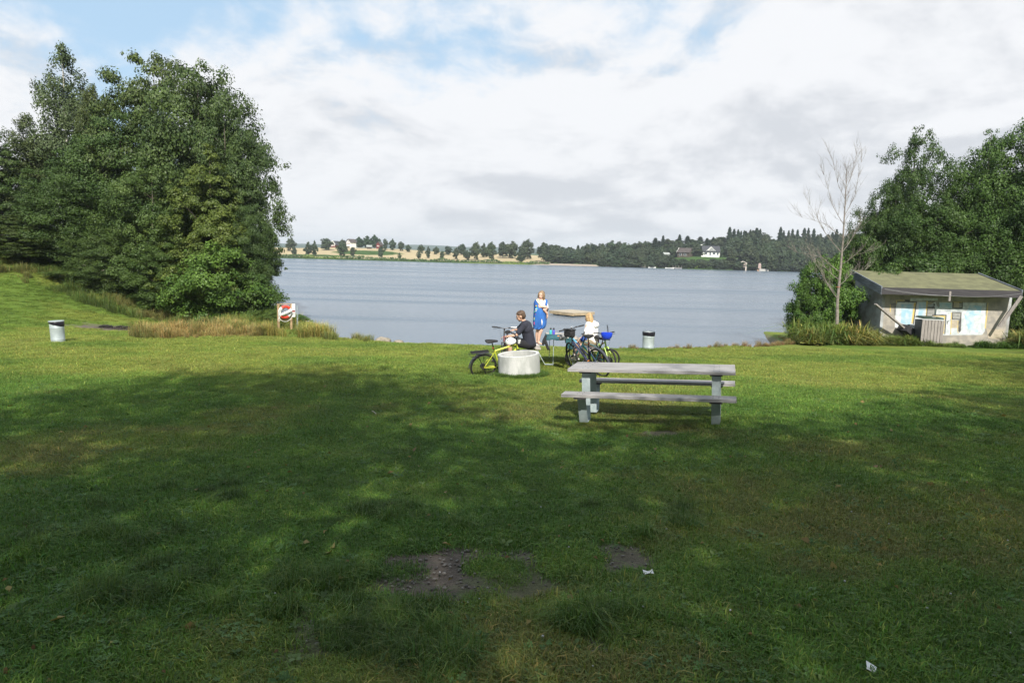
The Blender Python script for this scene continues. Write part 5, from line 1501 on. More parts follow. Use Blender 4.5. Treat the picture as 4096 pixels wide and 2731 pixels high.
mb = MB(); mb.box((-5.15, .3, .9), (.1, 1.2, .8)); mb.box((-3.05, .2, 3.4), (.1, .6, .8)); mb.build('window', M_fglass, e, smooth=False)
e, _ = house(1518, 505, zat(1515, 989, 505), 4.5, 3.0, 2.0, 1.9, R(75), M_fred, M_ftile, 'dark red barn gable right of the big dark tree clump on the hill', [], name='barn')
mb = MB(); mb.box((-2.3, -.5, .9), (.1, .5, .6)); mb.box((-2.3, .5, .9), (.1, .5, .6)); mb.build('window', M_fw, e, smooth=False)
e, _ = house(1477, 498, zat(1477, 989, 498), 3.0, 2.2, .5, .9, R(5), M_fbrn, M_fgrey, 'low grey-roofed outbuilding in front of the big dark tree clump', [], name='outbuilding')
e, _ = house(2665, 428, zat(2672, 1024, 428), 3.0, 2.6, 1.1, .9, R(10), M_fw, M_fgrey, 'tiny white cabin among trees left of the dark house', [], name='cabin')
# landing stages and boats at the waterline
def wpt(px, Y, dz=0): p = far_at(px, Y); return Vector((p.x, Y, WATER+dz))
SH_Y = lambda X_: 396+6*math.sin(X_/70)+4*math.sin(X_/23)
def shoreY(px):
    X_ = far_at(px, 398).x; return SH_Y(X_)
p = wpt(2988, shoreY(2988)-5.0)
e = empty('diving_tower', Matrix.Translation(p), 'pale concrete diving tower with an overhanging top at the far shore on the right', 'diving tower')
mb = MB(); mb.box((0, 0, 2.0), (.7, .7, 5.4)); mb.build('column', mat('far_buff_concrete', (.50, .44, .38), .9), e, smooth=False)
mb = MB(); mb.bar((.4, 0, 4.3), (-2.0, 0, 5.3), 1.2, .35); mb.bar((-2.0, 0, 5.3), (-2.9, 0, 4.7), 1.2, .3); mb.build('platform', mat('far_buff_concrete', (.5, .44, .38), .9), e, smooth=False)
mb = MB(); mb.box((-.9, 0, 2.9), (.8, .5, 2.0)); mb.build('panel', mat('far_pinkish_panel', (.40, .30, .27), .9), e, smooth=False)
p = wpt(3048, shoreY(3048)-2.5)
e = empty('landing_stage', Matrix.Translation(p), 'grey landing stage with a pinkish hut-like wall at the far shore on the right', 'landing stage')
mb = MB(); mb.box((1.5, 0, .6), (5.4, 3, 1.3)); mb.build('deck', mat('far_grey_deck', (.40, .39, .36), .9), e, smooth=False)
mb = MB(); mb.poly([(-1.7, -.5, 1.2), (.0, -.5, 1.2), (.0, -.5, 3.8), (-.5, -.5, 4.5), (-1.5, -.5, 4.4)], .5, (0, 1, 0)); mb.build('tower_wall', mat('far_pinkish_panel', (.40, .30, .27), .9), e, smooth=False)
mb = MB(); mb.box((-1.9, -.6, .3), (.8, 1.5, .8)); mb.build('step', mat('far_orange_brown', (.45, .28, .18), .9), e, smooth=False)
def boat(px, dY, L, m, label, yaw=0):
    p = wpt(px, shoreY(px)-dY)
    e = empty('rowing_boat', frame_at(p, yaw), label, 'boat', 'small boats moored at the far shore')
    mb = MB(); n = 9; ring = []
    for i in range(n):
        t_ = i/(n-1); hwd = .75*math.sin(math.pi*min(t_*1.25+.12, 1) if t_ < .5 else math.pi*(.5+(t_-.5)))**.6 if False else .78*max(math.sin(math.pi*(.08+.86*t_)), .05)**.6
        x_ = -L/2+L*t_; sh_ = .5+.35*(t_-.4)**2*2
        ring += [(x_, -hwd, sh_), (x_, -hwd*.55, -.12), (x_, hwd*.55, -.12), (x_, hwd, sh_), (x_, hwd*.86, sh_-.03), (x_, hwd*.4, .05), (x_, -hwd*.4, .05), (x_, -hwd*.86, sh_-.03)]
    fs = [(i*8+j, (i+1)*8+j, (i+1)*8+(j+1) % 8, i*8+(j+1) % 8) for i in range(n-1) for j in range(8)]+[tuple(range(8)), tuple((n-1)*8+j for j in range(8))]
    mb.add(ring, fs); mb.build('hull', m, e)
    mb = MB()
    for x_ in (-L*.2, L*.15): mb.box((x_, 0, .36), (.3, 1.2, .05))
    mb.build('thwart', M_greyw, e, smooth=False)
boat(2612, 1.5, 4.4, M_fw, 'white rowing boat at the far shore left of the dark house', .1)
boat(2683, 1.5, 5.2, M_fw, 'long low white boat at the far shore below the dark house', -.05)
boat(2718, 1.5, 4.0, mat('far_grey_boat', (.35, .35, .35), .7), 'grey boat beside the wooden jetty on the far shore', .2)
for (px, L_, label) in [(2590, 6.5, 'low wooden jetty with poles on the far shore left of the white rowing boat'), (2712, 5.0, 'short dark jetty on the far shore under the dark house')]:
    p = wpt(px, shoreY(px)-.8)
    e = empty('jetty', Matrix.Translation(p), label, 'jetty', 'jetties at the far shore')
    mb = MB(); mb.box((0, 0, .55), (L_, 1.5, .18)); mb.build('deck', M_greyw, e, smooth=False)
    mb = MB()
    for k in range(4): mb.box((-L_/2+L_*k/3, -.6, .6), (.18, .18, 2.4))
    mb.build('pile', M_greyw, e, smooth=False)
# sandy beach opposite
p = wpt(2300, shoreY(2300)+3.2)
mb = MB(); n = 24; vs = []; fs = []
for i in range(n+1):
    x_ = -26+52*i/n; yy = SH_Y(p.x+x_)-p.y
    w0 = 1-(abs(x_)/26)**4
    for (a, b_) in ((-.4, .02), (3.0*w0, .5*w0+.05), (7*w0+.2, 1.0*w0+.02)): vs.append((x_, yy+a, b_))
for i in range(n):
    for j in range(2): fs.append((i*3+j, (i+1)*3+j, (i+1)*3+j+1, i*3+j+1))
mb.add(vs, fs); o = mb.build('beach', mat('far_sand', (.36, .30, .24), .95, var=.15, scale=.6), None, loc=p); tag(o, kind='structure')
# reed and shrub belt along the far shore (uncountable)
V = []; rgn = np.random.default_rng(3)
n = 5200; pxs = rgn.uniform(1100, 3500, n)
xs = np.array([(pixdir(float(a), 1000).x/pixdir(float(a), 1000).y) for a in pxs])*400
ys = 396+6*np.sin(xs/70)+4*np.sin(xs/23)+np.abs(rgn.normal(0, 1, n))*3.2+2.5
skip = ((pxs > 2200) & (pxs < 2395))
xs, ys = xs[~skip], ys[~skip]; n = len(xs)
hgt = rgn.uniform(.2, 1.5, n)*(.3+1.0*vnoise(xs/6, ys*0, 4))
C = np.stack([xs, ys, hz(xs, ys)+hgt], 1)
N = rgn.normal(size=(n, 3))*.6+np.array([0, -.6, .5]); N /= np.linalg.norm(N, axis=1)[:, None]
Vv, Ff = leaves(C, N, np.full(n, .55), rgn)
tt = np.repeat(np.array([.05, .085, .025])*(.6+.9*rgn.uniform(size=n))[:, None]+np.array([.05, .06, 0])*(vnoise(xs/15, ys*0, 9) > .6)[:, None], 4, 0)
o = link('shore_scrub', np_mesh('shore_scrub', Vv, Ff, M_leaf, tint=tt)); tag(o, 'low green scrub and reeds fringing the whole far shoreline', 'shore scrub', kind='stuff')
# ------------------------------------------------------------------ bicycles
def bicycle(M, label, paint, wheel_r=.345, wb=1.06, style='diamond', steer=0.0, text=None, text_mat=None, second=None, rack=False, fender=False, fork_m=None, saddle_m=None, sad_h=.95, bar_h=1.02, bar_w=.60, grip_m=None, group='bicycles around the shore table', s=1.0, basket=False, tyre=.024, reflectors=True):
    e = empty('bicycle', M, label, 'bicycle', group)
    Rw = wheel_r
    rh = Vector((0, 0, Rw)); fh = Vector((wb, 0, Rw)); bb = Vector((.42*s, 0, Rw-.055))
    hd = Vector((-math.cos(R(70)), 0, math.sin(R(70))))               # head axis, pointing up and back
    h0 = fh+hd*(Rw+.075)-Vector((.045, 0, 0)); h1 = h0+hd*(.15*s)      # head tube
    st = bb+Vector((-math.cos(R(73))*.47*s, 0, math.sin(R(73))*.47*s)) # seat cluster
    mb = MB()
    if style == 'diamond':
        mb.tube([h1-hd*.02, st], .022, 10); mb.tube([h0+hd*.02, bb], .027, 10)
    elif style == 'sloping':
        mb.tube([h1-hd*.02, st.lerp(bb, .12)], .018, 10); mb.tube([h0+hd*.02, bb], .024, 10)
    else:
        low = bb.lerp(st, .42)
        mb.tube([h0+hd*.015, bb.lerp(low, .08)], .030, 10); mb.tube([h1-hd*.02, low], .020, 10)
    mb.tube([bb, st+Vector((0, 0, .02))], .018, 10)
    mb.tube([h0, h1], .023, 12)
    for sd in (-1, 1):
        mb.tube([st+Vector((0, sd*.02, -.02)), rh+Vector((0, sd*.062, 0))], .009, 6)
        mb.tube([bb+Vector((0, sd*.03, 0)), rh+Vector((0, sd*.062, 0))], .011, 6)
    mb.lathe([(.026, -.036), (.026, .036)], 12, bb, (0, 1, 0))
    fr = mb.build('frame', paint, e)
    if second:
        mb = MB(); a = h1-hd*.02; b_ = (st.lerp(bb, .12) if style != 'step' else bb.lerp(st, .42)); mb.tube([a.lerp(b_, .05), a.lerp(b_, .28)], .0215, 10); mb.build('paint_flash', second, fr)
    if text:
        a, b_ = (h0+hd*.02, bb); d = (a-b_).normalized() if style != 'step' else (b_-a).normalized()
        for sd in (-1, 1):
            dx = d if sd < 0 else -d
            if style == 'step': dx = (b_-a).normalized() if sd < 0 else (a-b_).normalized()
            yv = Vector((0, sd, 0)); zup = yv.cross(dx)
            Mx = Matrix(((dx.x, zup.x, yv.x, 0), (dx.y, zup.y, yv.y, 0), (dx.z, zup.z, yv.z, 0), (0, 0, 0, 1)))
            Mx.translation = a.lerp(b_, .5)+yv*(.0315 if style == 'step' else .0285)
            text_mesh(text, .055 if style == 'step' else .048, 'lettering', text_mat, fr, Mx)
    def wheel(c, ax, rear):
        mb = MB(); mb.torus(c, ax, Rw-.038, .010, 36, 6); mb.lathe([(.018, -.045), (.028, -.035), (.018, -.02), (.018, .02), (.028, .035), (.018, .045)], 10, c, ax)
        axv = Vector(ax).normalized(); u = (Vector((0, 0, 1))-axv*axv.z).normalized(); v = axv.cross(u)
        for k in range(24):
            a_ = 2*math.pi*k/24; sgn = 1 if k % 2 else -1
            o_ = u*math.cos(a_+.35*(1 if k % 4 < 2 else -1))+v*math.sin(a_+.35*(1 if k % 4 < 2 else -1))
            q_ = u*math.cos(a_)+v*math.sin(a_)
            mb.tube([Vector(c)+axv*.03*sgn+o_*.024, Vector(c)+q_*(Rw-.04)], .0016, 3, caps=False)
        w_ = mb.build('wheel', M_blackm, e)
        mt = MB(); mt.torus(c, ax, Rw-tyre, tyre, 48, 10); mt.build('tyre', M_black, w_)
        mt = MB(); mt.lathe([(.078, -.002), (.078, .002), (.055, .002), (.055, -.002)], 24, Vector(c)+axv*.05, ax); mt.build('brake_disc', M_chrome, w_)
        if rear:
            mt = MB(); mt.lathe([(.06, -.014), (.052, -.008), (.045, 0), (.036, .010), (.028, .016)], 20, Vector(c)-axv*.045, ax); mt.build('cassette', mat('cassette_steel', (.16, .14, .13), .4, .7), w_)
        return w_
    wheel(rh, (0, 1, 0), True)
    # steered assembly
    Rs = Matrix.Translation(h1) @ Matrix.Rotation(steer, 4, hd) @ Matrix.Translation(-h1)
    ax = (Rs.to_3x3() @ Vector((0, 1, 0)))
    fh2 = Rs @ fh
    wheel(fh2, ax, False)
    mb = MB(); mb.X = Rs
    for sd in (-1, 1):
        mb.tube([h0+hd*(-.02)+Vector((0, sd*.055, 0)), fh+hd*.18+Vector((.01, sd*.058, 0)), fh+Vector((0, sd*.058, 0))], [.016, .015, .011], 8)
    mb.tube([h0-hd*.025+Vector((0, -.06, 0)), h0-hd*.025+Vector((0, .06, 0))], .017, 8)
    mb.build('fork', fork_m or M_blackp, e)
    top = h1+hd*max(bar_h-h1.z-.02, .05)
    mb = MB(); mb.X = Rs
    mb.tube([h1, top], .020, 10); fwd = Vector((.07, 0, .01)); mb.tube([top-hd*.01, top+fwd], .015, 8); mb.build('stem', M_blackp, e)
    mb = MB(); mb.X = Rs; c0 = top+fwd
    mb.tube([c0+Vector((-.05, -bar_w/2, .03)), c0+Vector((-.01, -.11, .02)), c0+Vector((0, -.05, 0)), c0+Vector((0, .05, 0)), c0+Vector((-.01, .11, .02)), c0+Vector((-.05, bar_w/2, .03))], .011, 8)
    hb = mb.build('handlebar', M_blackm, e)
    for sd in (-1, 1):
        mb = MB(); mb.X = Rs; mb.tube([c0+Vector((-.034, sd*(bar_w/2-.14), .026)), c0+Vector((-.052, sd*(bar_w/2+.01), .031))], .017, 10); mb.build('grip', (grip_m if (grip_m and sd == 1) else M_black), hb)
        mb = MB(); mb.X = Rs; mb.tube([c0+Vector((.0, sd*(bar_w/2-.17), .015)), c0+Vector((.045, sd*(bar_w/2-.12), .0)), c0+Vector((.035, sd*(bar_w/2-.02), -.005))], .006, 6); mb.ball(c0+Vector((.01, sd*(bar_w/2-.18), .02)), (.028, .022, .02), n=10, m=7); mb.build('brake_lever', M_blackp, hb)
    mb = MB()
    ft = c0+Vector((.02, 0, .0))
    for sd in (-1, 1):
        A_ = Rs @ (c0+Vector((.01, sd*(bar_w/2-.19), .01))); B_ = Rs @ (h0+Vector((.05, sd*.03, .02))); mb.tube([A_, A_.lerp(B_, .4)+Vector((.13, 0, .03)), A_.lerp(B_, .8)+Vector((.06, 0, -.02)), B_], .0028, 4)
    mb.build('brake_cable', M_black, e)
    # saddle
    sp_ = st+(st-bb).normalized()*max((sad_h-st.z-.06), .04)
    mb = MB(); mb.tube([st-Vector((0, 0, .03)), sp_], .0135, 10); mb.build('seatpost', M_blackm, e)
    sc_ = sp_+Vector((.0, 0, .03))
    mb = MB(); secs = [(-.16, .070, .055, .018), (-.12, .092, .080, .012), (-.03, .070, .085, .004), (.07, .034, .065, -.002), (.13, .024, .05, -.010), (.155, .010, .02, -.014)]
    n = 12; vs = []
    for (x_, w_, h_, z_) in secs:
        for j in range(n):
            a_ = 2*math.pi*j/n; vs.append(sc_+Vector((x_, w_*math.cos(a_), z_+h_*.5*math.sin(a_)-(.012*abs(math.cos(a_))))))
    fs = [(i*n+j, i*n+(j+1) % n, (i+1)*n+(j+1) % n, (i+1)*n+j) for i in range(len(secs)-1) for j in range(n)]+[tuple(range(n))[::-1], tuple((len(secs)-1)*n+j for j in range(n))]
    mb.add(vs, fs); sad = mb.build('saddle', M_black, e)
    if saddle_m: mb = MB(); mb.ball(sc_+Vector((-.06, 0, .0)), (.07, .045, .032), n=12, m=8); mb.build('saddle_panel', saddle_m, sad)
    # drivetrain
    mb = MB(); mb.lathe([(.078, -.003), (.078, .003), (.055, .003), (.055, -.003)], 24, bb+Vector((0, -.05, 0)), (0, 1, 0))
    mb.tube([bb+Vector((0, -.065, 0)), bb+Vector((.12, -.075, -.12))], .010, 6); mb.tube([bb+Vector((0, .065, 0)), bb+Vector((-.12, .075, .12))], .010, 6)
    ck = mb.build('crank', M_blackm, e)
    for (p_, sd) in ((bb+Vector((.12, -.125, -.12)), -1), (bb+Vector((-.12, .125, .12)), 1)):
        mb = MB(); mb.box(p_, (.09, .085, .022), bev=.004); pd = mb.build('pedal', M_blackp, ck, smooth=False)
        if reflectors: mb = MB(); mb.box(p_+Vector((-.048, 0, 0)), (.008, .06, .016)); mb.build('pedal_reflector', M_orange, ck, smooth=False)
    mb = MB()
    mb.tube([rh+Vector((0, -.045, .045)), bb+Vector((0, -.05, .077))], .004, 4); mb.tube([rh+Vector((.03, -.045, -.13)), bb+Vector((0, -.05, -.077))], .004, 4); mb.build('chain', mat('chain_steel', (.12, .10, .09), .45, .7), e)
    mb = MB(); mb.tube([rh+Vector((.01, -.075, -.03)), rh+Vector((.02, -.07, -.10)), rh+Vector((.045, -.06, -.17))], [.014, .016, .012], 6); mb.build('derailleur', M_blackp, e)
    if rack:
        mb = MB(); zt = Rw*2+.075
        mb.tube([(-.33, -.065, zt), (.13, -.065, zt-.005), (.13, .065, zt-.005), (-.33, .065, zt)], .010, 6, closed=True)
        for y_ in (-.03, 0, .03): mb.tube([(-.32, y_, zt), (.12, y_, zt-.005)], .007, 5)
        for sd in (-1, 1):
            mb.tube([(-.20, sd*.065, zt), rh+Vector((-.01, sd*.07, .02))], .005, 5); mb.tube([(.02, sd*.065, zt), rh+Vector((.01, sd*.07, .02))], .005, 5)
        mb.tube([(.12, 0, zt-.005), tuple(st+Vector((-.01, 0, -.03)))], .005, 5)
        if basket:
            for k in range(5):
                x_ = -.33+.06*k
                for sd in (-1, 1): mb.tube([(x_, sd*.065, zt+.002), (x_+.03, sd*.105, zt-.07), (x_+.06, sd*.065, zt+.002)], .005, 4)
            for sd in (-1, 1): mb.tube([(-.36, sd*.10, zt-.07), (.08, sd*.10, zt-.075)], .007, 5)
            mb.tube([(-.36, -.10, zt-.07), (-.36, .10, zt-.07)], .004, 5)
        mb.build('rear_rack', M_blackm, e)
    if fender:
        mb = MB(); n = 16; vs = []
        for i in range(n+1):
            a_ = R(50)+R(130)*i/n
            for y_, rr in ((-.032, Rw+.022), (-.02, Rw+.034), (.02, Rw+.034), (.032, Rw+.022)): vs.append(rh+Vector((math.cos(a_)*rr, y_, math.sin(a_)*rr)))
        mb.add(vs, [(i*4+j, (i+1)*4+j, (i+1)*4+j+1, i*4+j+1) for i in range(n) for j in range(3)]); mb.build('mudguard', mat('dark_grey_plastic', (.05, .055, .07), .5), e)
    mb = MB(); mb.tube([bb+Vector((-.05, .05, 0)), bb+Vector((-.02, .20, -bb.z+.01))], .008, 6); mb.build('kickstand', M_blackm, e)
    if reflectors:
        mb = MB(); mb.box(st+Vector((-.045, 0, .09)), (.02, .05, .035), bev=.005); mb.build('tail_light', M_red, e, smooth=False)
    e['_bar'] = list(M @ (Rs @ c0)); e['_h1'] = list(M @ h1); e['_barL'] = list(M @ (Rs @ (c0+Vector((-.04, bar_w/2-.1, .0))))); e['_barR'] = list(M @ (Rs @ (c0+Vector((-.04, -bar_w/2+.1, .0)))))
    return e
def helmet(M, label, m1, m2=None, k=1.0):
    e = empty('cycle_helmet', M, label, 'helmet', 'cycle helmets')
    mb = MB(); n, m = 20, 8; vs = []
    for i in range(m+1):
        th = math.pi*.5*i/m*1.12
        for j in range(n):
            a_ = 2*math.pi*j/n; vs.append(Vector((.135*math.sin(th)*math.cos(a_), .105*math.sin(th)*math.sin(a_), .115*math.cos(th)))*k)
    top_ = [v*.86 for v in vs]; N_ = len(vs)
    fs = [(i*n+j, (i+1)*n+j, (i+1)*n+(j+1) % n, i*n+(j+1) % n) for i in range(m) for j in range(n)]
    fs2 = [tuple(N_+q for q in f_[::-1]) for f_ in fs]
    rim = [(m*n+j, N_+m*n+j, N_+m*n+(j+1) % n, m*n+(j+1) % n) for j in range(n)]
    mb.add(vs+top_, fs+fs2+rim); sh = mb.build('shell', m1, e)
    mb = MB()
    for y_ in (-.055, 0, .055):
        for x_ in (-.05, .05):
            a_ = math.asin(min(abs(y_)/.105, .9))*(1 if y_ > 0 else -1)
            z_ = .115*math.sqrt(max(1-(x_/.135)**2-(y_/.105)**2, .05))
            mb.ball(Vector((x_, y_, z_-.002))*k, (.036*k, .013*k, .009*k), n=8, m=5, M=Matrix.Rotation(-x_*4, 3, 'Y'))
    mb.build('vent', m2 or M_blackp, e)
    mb = MB(); mb.tube([Vector((.03, .095, -.01))*k, Vector((.01, .06, -.11))*k, Vector((0, 0, -.15))*k, Vector((.01, -.06, -.11))*k, Vector((.03, -.095, -.01))*k], .006*k, 5); mb.build('chin_strap', M_blackf, e)
    return e

def lean_M(x, y, yaw, lean, pitch=0.0, dz=0.0, sc=1.0):
    return frame_at(gp(x, y, dz), R(yaw), R(lean), R(pitch), None, sc)
# yellow bicycle behind the ring
BY = bicycle(lean_M(-.70, 16.92, 19, 16, -5, .02), 'lime yellow bicycle with a black rack leaning on the rim of the concrete ring', M_yel, .345, 1.08, 'diamond', R(6), 'DIAMANT', mat('lettering_dark', (.10, .11, .03), .5), None, True, True, None, None, 1.06, 1.10, .56, group='bicycles around the shore table', basket=True, tyre=.026)
h = Vector(BY['_h1'])
helmet(Matrix.Translation(h+Vector((-.13, -.03, .05))) @ Matrix.Rotation(R(25), 4, 'X') @ Matrix.Rotation(R(-12), 4, 'Y'), 'white helmet with dark vents lying over the top tube of the yellow bicycle', M_helmw)
e = empty('front_lamp', Matrix.Translation(h+Vector((.075, .0, .06))), 'small white lamp case on the head tube of the yellow bicycle', 'bicycle lamp')
mb = MB(); mb.box((0, 0, 0), (.07, .07, .13), bev=.02); mb.build('case', M_white, e); mb = MB(); mb.ball((.032, 0, .0), (.012, .028, .04)); mb.build('lens', M_chrome, e)
# dark red bicycle the man is working on, heading towards the camera
BR_ = bicycle(lean_M(-.05, 18.5, -98, 3), 'dark red and black bicycle standing front-on, held by the man in the navy T-shirt', M_dred, .345, 1.05, 'sloping', R(8), None, None, None, False, False, None, None, .95, 1.10, .62, grip_m=M_helmw)
# indigo bicycle with bag
BN = bicycle(lean_M(2.24, 16.5, 122, -19), 'indigo step-through bicycle with a black handlebar bag, nearest the grey table', M_navy, .375, 1.13, 'step', R(-16), 'DIAMANT', mat('lettering_pale', (.55, .60, .70), .4), M_sky, False, True, None, M_tealb, 1.09, 1.18, .66, tyre=.024)
bb_ = Vector(BN['_bar'])
bagM = Matrix.Translation(bb_+Vector((-.03, .06, -.12))) @ Matrix.Rotation(R(-52+90), 4, 'Z')
e = empty('handlebar_bag', bagM, 'black bag strapped to the handlebar of the indigo bicycle', 'bag')
mb = MB(); mb.box((0, 0, 0), (.17, .30, .19), bev=.035); mb.build('bag_body', M_blackf, e)
mb = MB(); mb.box((0, 0, .10), (.18, .31, .03), bev=.012); mb.build('flap', M_blackp, e)
mb = MB()
for y_ in (-.09, .09): mb.box((.09, y_, .02), (.008, .025, .17))
mb.build('strap', mat('grey_strap', (.12, .12, .13), .7), e)
mb = MB(); mb.ball((.0, -.06, .16), (.022, .022, .026)); mb.build('bell', M_chrome, e)
p = at(2256, 1351, 17.6)
helmet(Matrix.Translation(p) @ Matrix.Rotation(R(-18), 4, 'Y') @ Matrix.Rotation(R(12), 4, 'X'), 'black and white striped helmet hanging at the corner of the shore table', mat('helmet_white_stripes', (.03, .03, .03), .3, base2=(.75, .75, .72), scale=7.5, stretch=(1, .12, .3), coat=.4))
# teal child's bicycle and lime one behind
BT = bicycle(lean_M(2.62, 18.15, 172, -5), 'small teal bicycle with a turquoise saddle panel standing behind the indigo one', M_teal, .29, .90, 'sloping', R(10), None, None, None, False, False, M_teal, M_tealb, .88, .92, .52, s=.85)
BL = bicycle(lean_M(2.38, 18.75, -76, 6), 'neon lime bicycle turned towards the camera with a blue helmet on its handlebar', M_lime, .31, .95, 'sloping', R(12), None, None, None, False, False, M_lime, None, .88, 1.02, .62, s=.9)
p = at(2427, 1334, 17.75)
helmet(Matrix.Translation(p) @ Matrix.Rotation(R(178), 4, 'X') @ Matrix.Rotation(R(15), 4, 'Z') @ Matrix.Diagonal((1, 1, 1.35, 1)), 'glossy blue helmet hanging upside down from a handlebar', M_helmb, mat('vent_dark_blue', (.01, .02, .15), .4), 1.14)
for e_ in (BY, BR_, BN, BT, BL):
    for k in ('_bar', '_h1', '_barL', '_barR'):
        del e_[k]

# ------------------------------------------------------------------ people
def hand(mb, wr, d, pn, k=1.0, curl=.5, side=1):
    """palm and five fingers; d = pointing direction, pn = palm normal"""
    wr = Vector(wr); d = Vector(d).normalized(); pn = Vector(pn); pn = (pn-d*pn.dot(d)).normalized(); sd = d.cross(pn)*side
    for o_ in (-.022, 0, .022): mb.capsule(wr+sd*o_*.6*k, wr+d*.075*k+sd*o_*k, .016*k, .014*k, 8)
    for i, (o_, L_) in enumerate([(.030, .070), (.011, .080), (-.009, .074), (-.028, .058)]):
        p0 = wr+d*.08*k+sd*o_*k; a1 = curl*.9; d1 = (d*math.cos(a1)+pn*math.sin(a1)); p1 = p0+d1*L_*.5*k; a2 = curl*2.0; d2 = (d*math.cos(a2)+pn*math.sin(a2)); p2 = p1+d2*L_*.5*k
        mb.capsule(p0-d*.01*k, p1, .0088*k, .008*k, 8); mb.capsule(p1, p2, .008*k, .0066*k, 8)
    t0 = wr+d*.025*k+sd*.032*k; t1 = t0+(d*.7+sd*.5+pn*.35).normalized()*.036*k; mb.capsule(t0, t1, .011*k, .010*k, 8); mb.capsule(t1, t1+(d*.85+pn*.4).normalized()*.028*k, .010*k, .008*k, 8)
def head_shape(mb, c, Rm, k=1.0):
    """skull, jaw, nose, ears, brow and chin facing local +x"""
    c = Vector(c)
    def q(x_, y_, z_): return c+Rm @ (Vector((x_, y_, z_))*k)
    mb.ball(q(-.01, 0, .03), (.098*k, .078*k, .098*k), M=Rm, n=18, m=12)
    mb.ball(q(.035, 0, -.03), (.062*k, .060*k, .075*k), M=Rm)
    mb.ball(q(.062, 0, -.082), (.026*k, .026*k, .022*k), M=Rm)
    mb.capsule(q(.088, 0, .015), q(.110, 0, -.018), .009*k, .014*k, 8)
    mb.ball(q(.085, 0, -.052), (.014*k, .026*k, .012*k), M=Rm)
    for s_ in (-1, 1):
        mb.ball(q(-.005, s_*.080, -.005), (.022*k, .010*k, .032*k), M=Rm)
        mb.ball(q(.055, s_*.036, -.02), (.028*k, .024*k, .026*k), M=Rm)
        mb.capsule(q(.083, s_*.014, .036), q(.070, s_*.05, .032), .010*k, .009*k, 6)
def face_parts(parent, c, Rm, k, skinm, brow):
    c = Vector(c)
    def q(x_, y_, z_): return c+Rm @ (Vector((x_, y_, z_))*k)
    for s_ in (-1, 1):
        mb = MB(); mb.ball(q(.077, s_*.032, .014), (.012*k, .015*k, .010*k), M=Rm, n=10, m=7); ey = mb.build('eye', mat('eye_white', (.65, .63, .6), .3), parent)
        mb = MB(); mb.ball(q(.087, s_*.032, .014), (.004*k, .007*k, .007*k), M=Rm, n=8, m=6); mb.build('iris', mat('eye_dark', (.05, .06, .07), .2), ey)
        mb = MB(); mb.capsule(q(.091, s_*.016, .044), q(.080, s_*.048, .042), .004*k, .003*k, 6); mb.build('eyebrow', brow, parent)
    mb = MB(); mb.capsule(q(.094, -.02, -.052), q(.094, .02, -.052), .0055*k, .0055*k, 6); mb.build('mouth', mat('lips', (.50, .20, .17), .5), parent)
def facing(yaw, pitch=0.0, roll=0.0):
    return (Matrix.Rotation(R(yaw), 3, 'Z') @ Matrix.Rotation(R(pitch), 3, 'Y') @ Matrix.Rotation(R(roll), 3, 'X'))

# ---- man, seated, facing left
seat1 = on_table2(.52, 17.95, .46)
k_ = .00133
def mp(cx_, cy_, y_=0.0): return Vector(((cx_-1280)*k_, y_, (832-cy_)*k_))
em = empty('person', Matrix.Translation((.47, 17.95, seat1.z)), 'seated man in navy T-shirt and black shorts facing left, handling the dark red bicycle', 'person')
mb = MB()
Rm = facing(176, 24)
hc = mp(1085, 200, -.02)
head_shape(mb, hc, Rm, 1.14)
mb.chain([(mp(1150, 285, 0), .062), (mp(1165, 330, 0), .070)])
mb.chain([(mp(1195, 380, 0), .13), (mp(1230, 520, 0), .135), (mp(1268, 700, 0), .14)])
for s_, el, wr_, kn, an in ((-1, (1005, 560), (815, 592), (880, 715), (905, 1000)), (1, (1030, 500), (985, 470), (850, 690), (840, 980))):
    sh = mp(1165, 350, s_*.19); e1_ = mp(*el, s_*.25); w1_ = mp(*wr_, s_*.20)
    if s_ == 1: w1_ = mp(985, 478, .14)
    mb.chain([(sh, .062), (sh.lerp(e1_, .5), .050), (e1_, .042), (e1_.lerp(w1_, .35), .043), (w1_, .028)])
    hp = mp(1270, 740, s_*.10); k1 = mp(*kn, s_*.17); a1 = mp(*an, s_*.16)
    mb.chain([(hp, .10), (k1, .066), (k1.lerp(a1, .35), .062), (a1, .038)])
    mb.chain([(a1, .04), (a1+Vector((-.10, 0, -.055)), .036), (a1+Vector((-.20, s_*.01, -.07)), .030)])
    hd_ = (w1_-e1_).normalized()
    hand(mb, w1_, hd_ if s_ < 0 else Vector((-.9, 0, -.1)), (0, 0, -1), 1.15, .45, s_)
body = fuse(mb, 'body', M_skin, em, .0085, 3)
face_parts(body, hc, Rm, 1.14, M_skin, M_hairb)
mb = MB(); q = hc
mb.ball(q+Rm @ Vector((-.030, 0, .062)), (.118, .100, .098), M=Rm, n=18, m=12)
mb.ball(q+Rm @ Vector((-.065, 0, .01)), (.080, .090, .105), M=Rm)
rg_ = random.Random(5)
for i in range(46):
    a_ = rg_.uniform(0, 6.28); b_ = rg_.uniform(-.1, 1.45)
    d_ = Vector((math.cos(a_)*math.cos(b_), math.sin(a_)*math.cos(b_), math.sin(b_)))
    if d_.x > .55 and d_.z < .55: continue
    p0 = q+Rm @ (Vector((-.03, 0, .05))+Vector((d_.x*.112, d_.y*.096, d_.z*.096))); mb.capsule(p0, p0+Rm @ (d_*.022+Vector((.018, 0, -.014))), .014, .006, 6)
fuse(mb, 'hair', M_hairb, body, .009, 1)
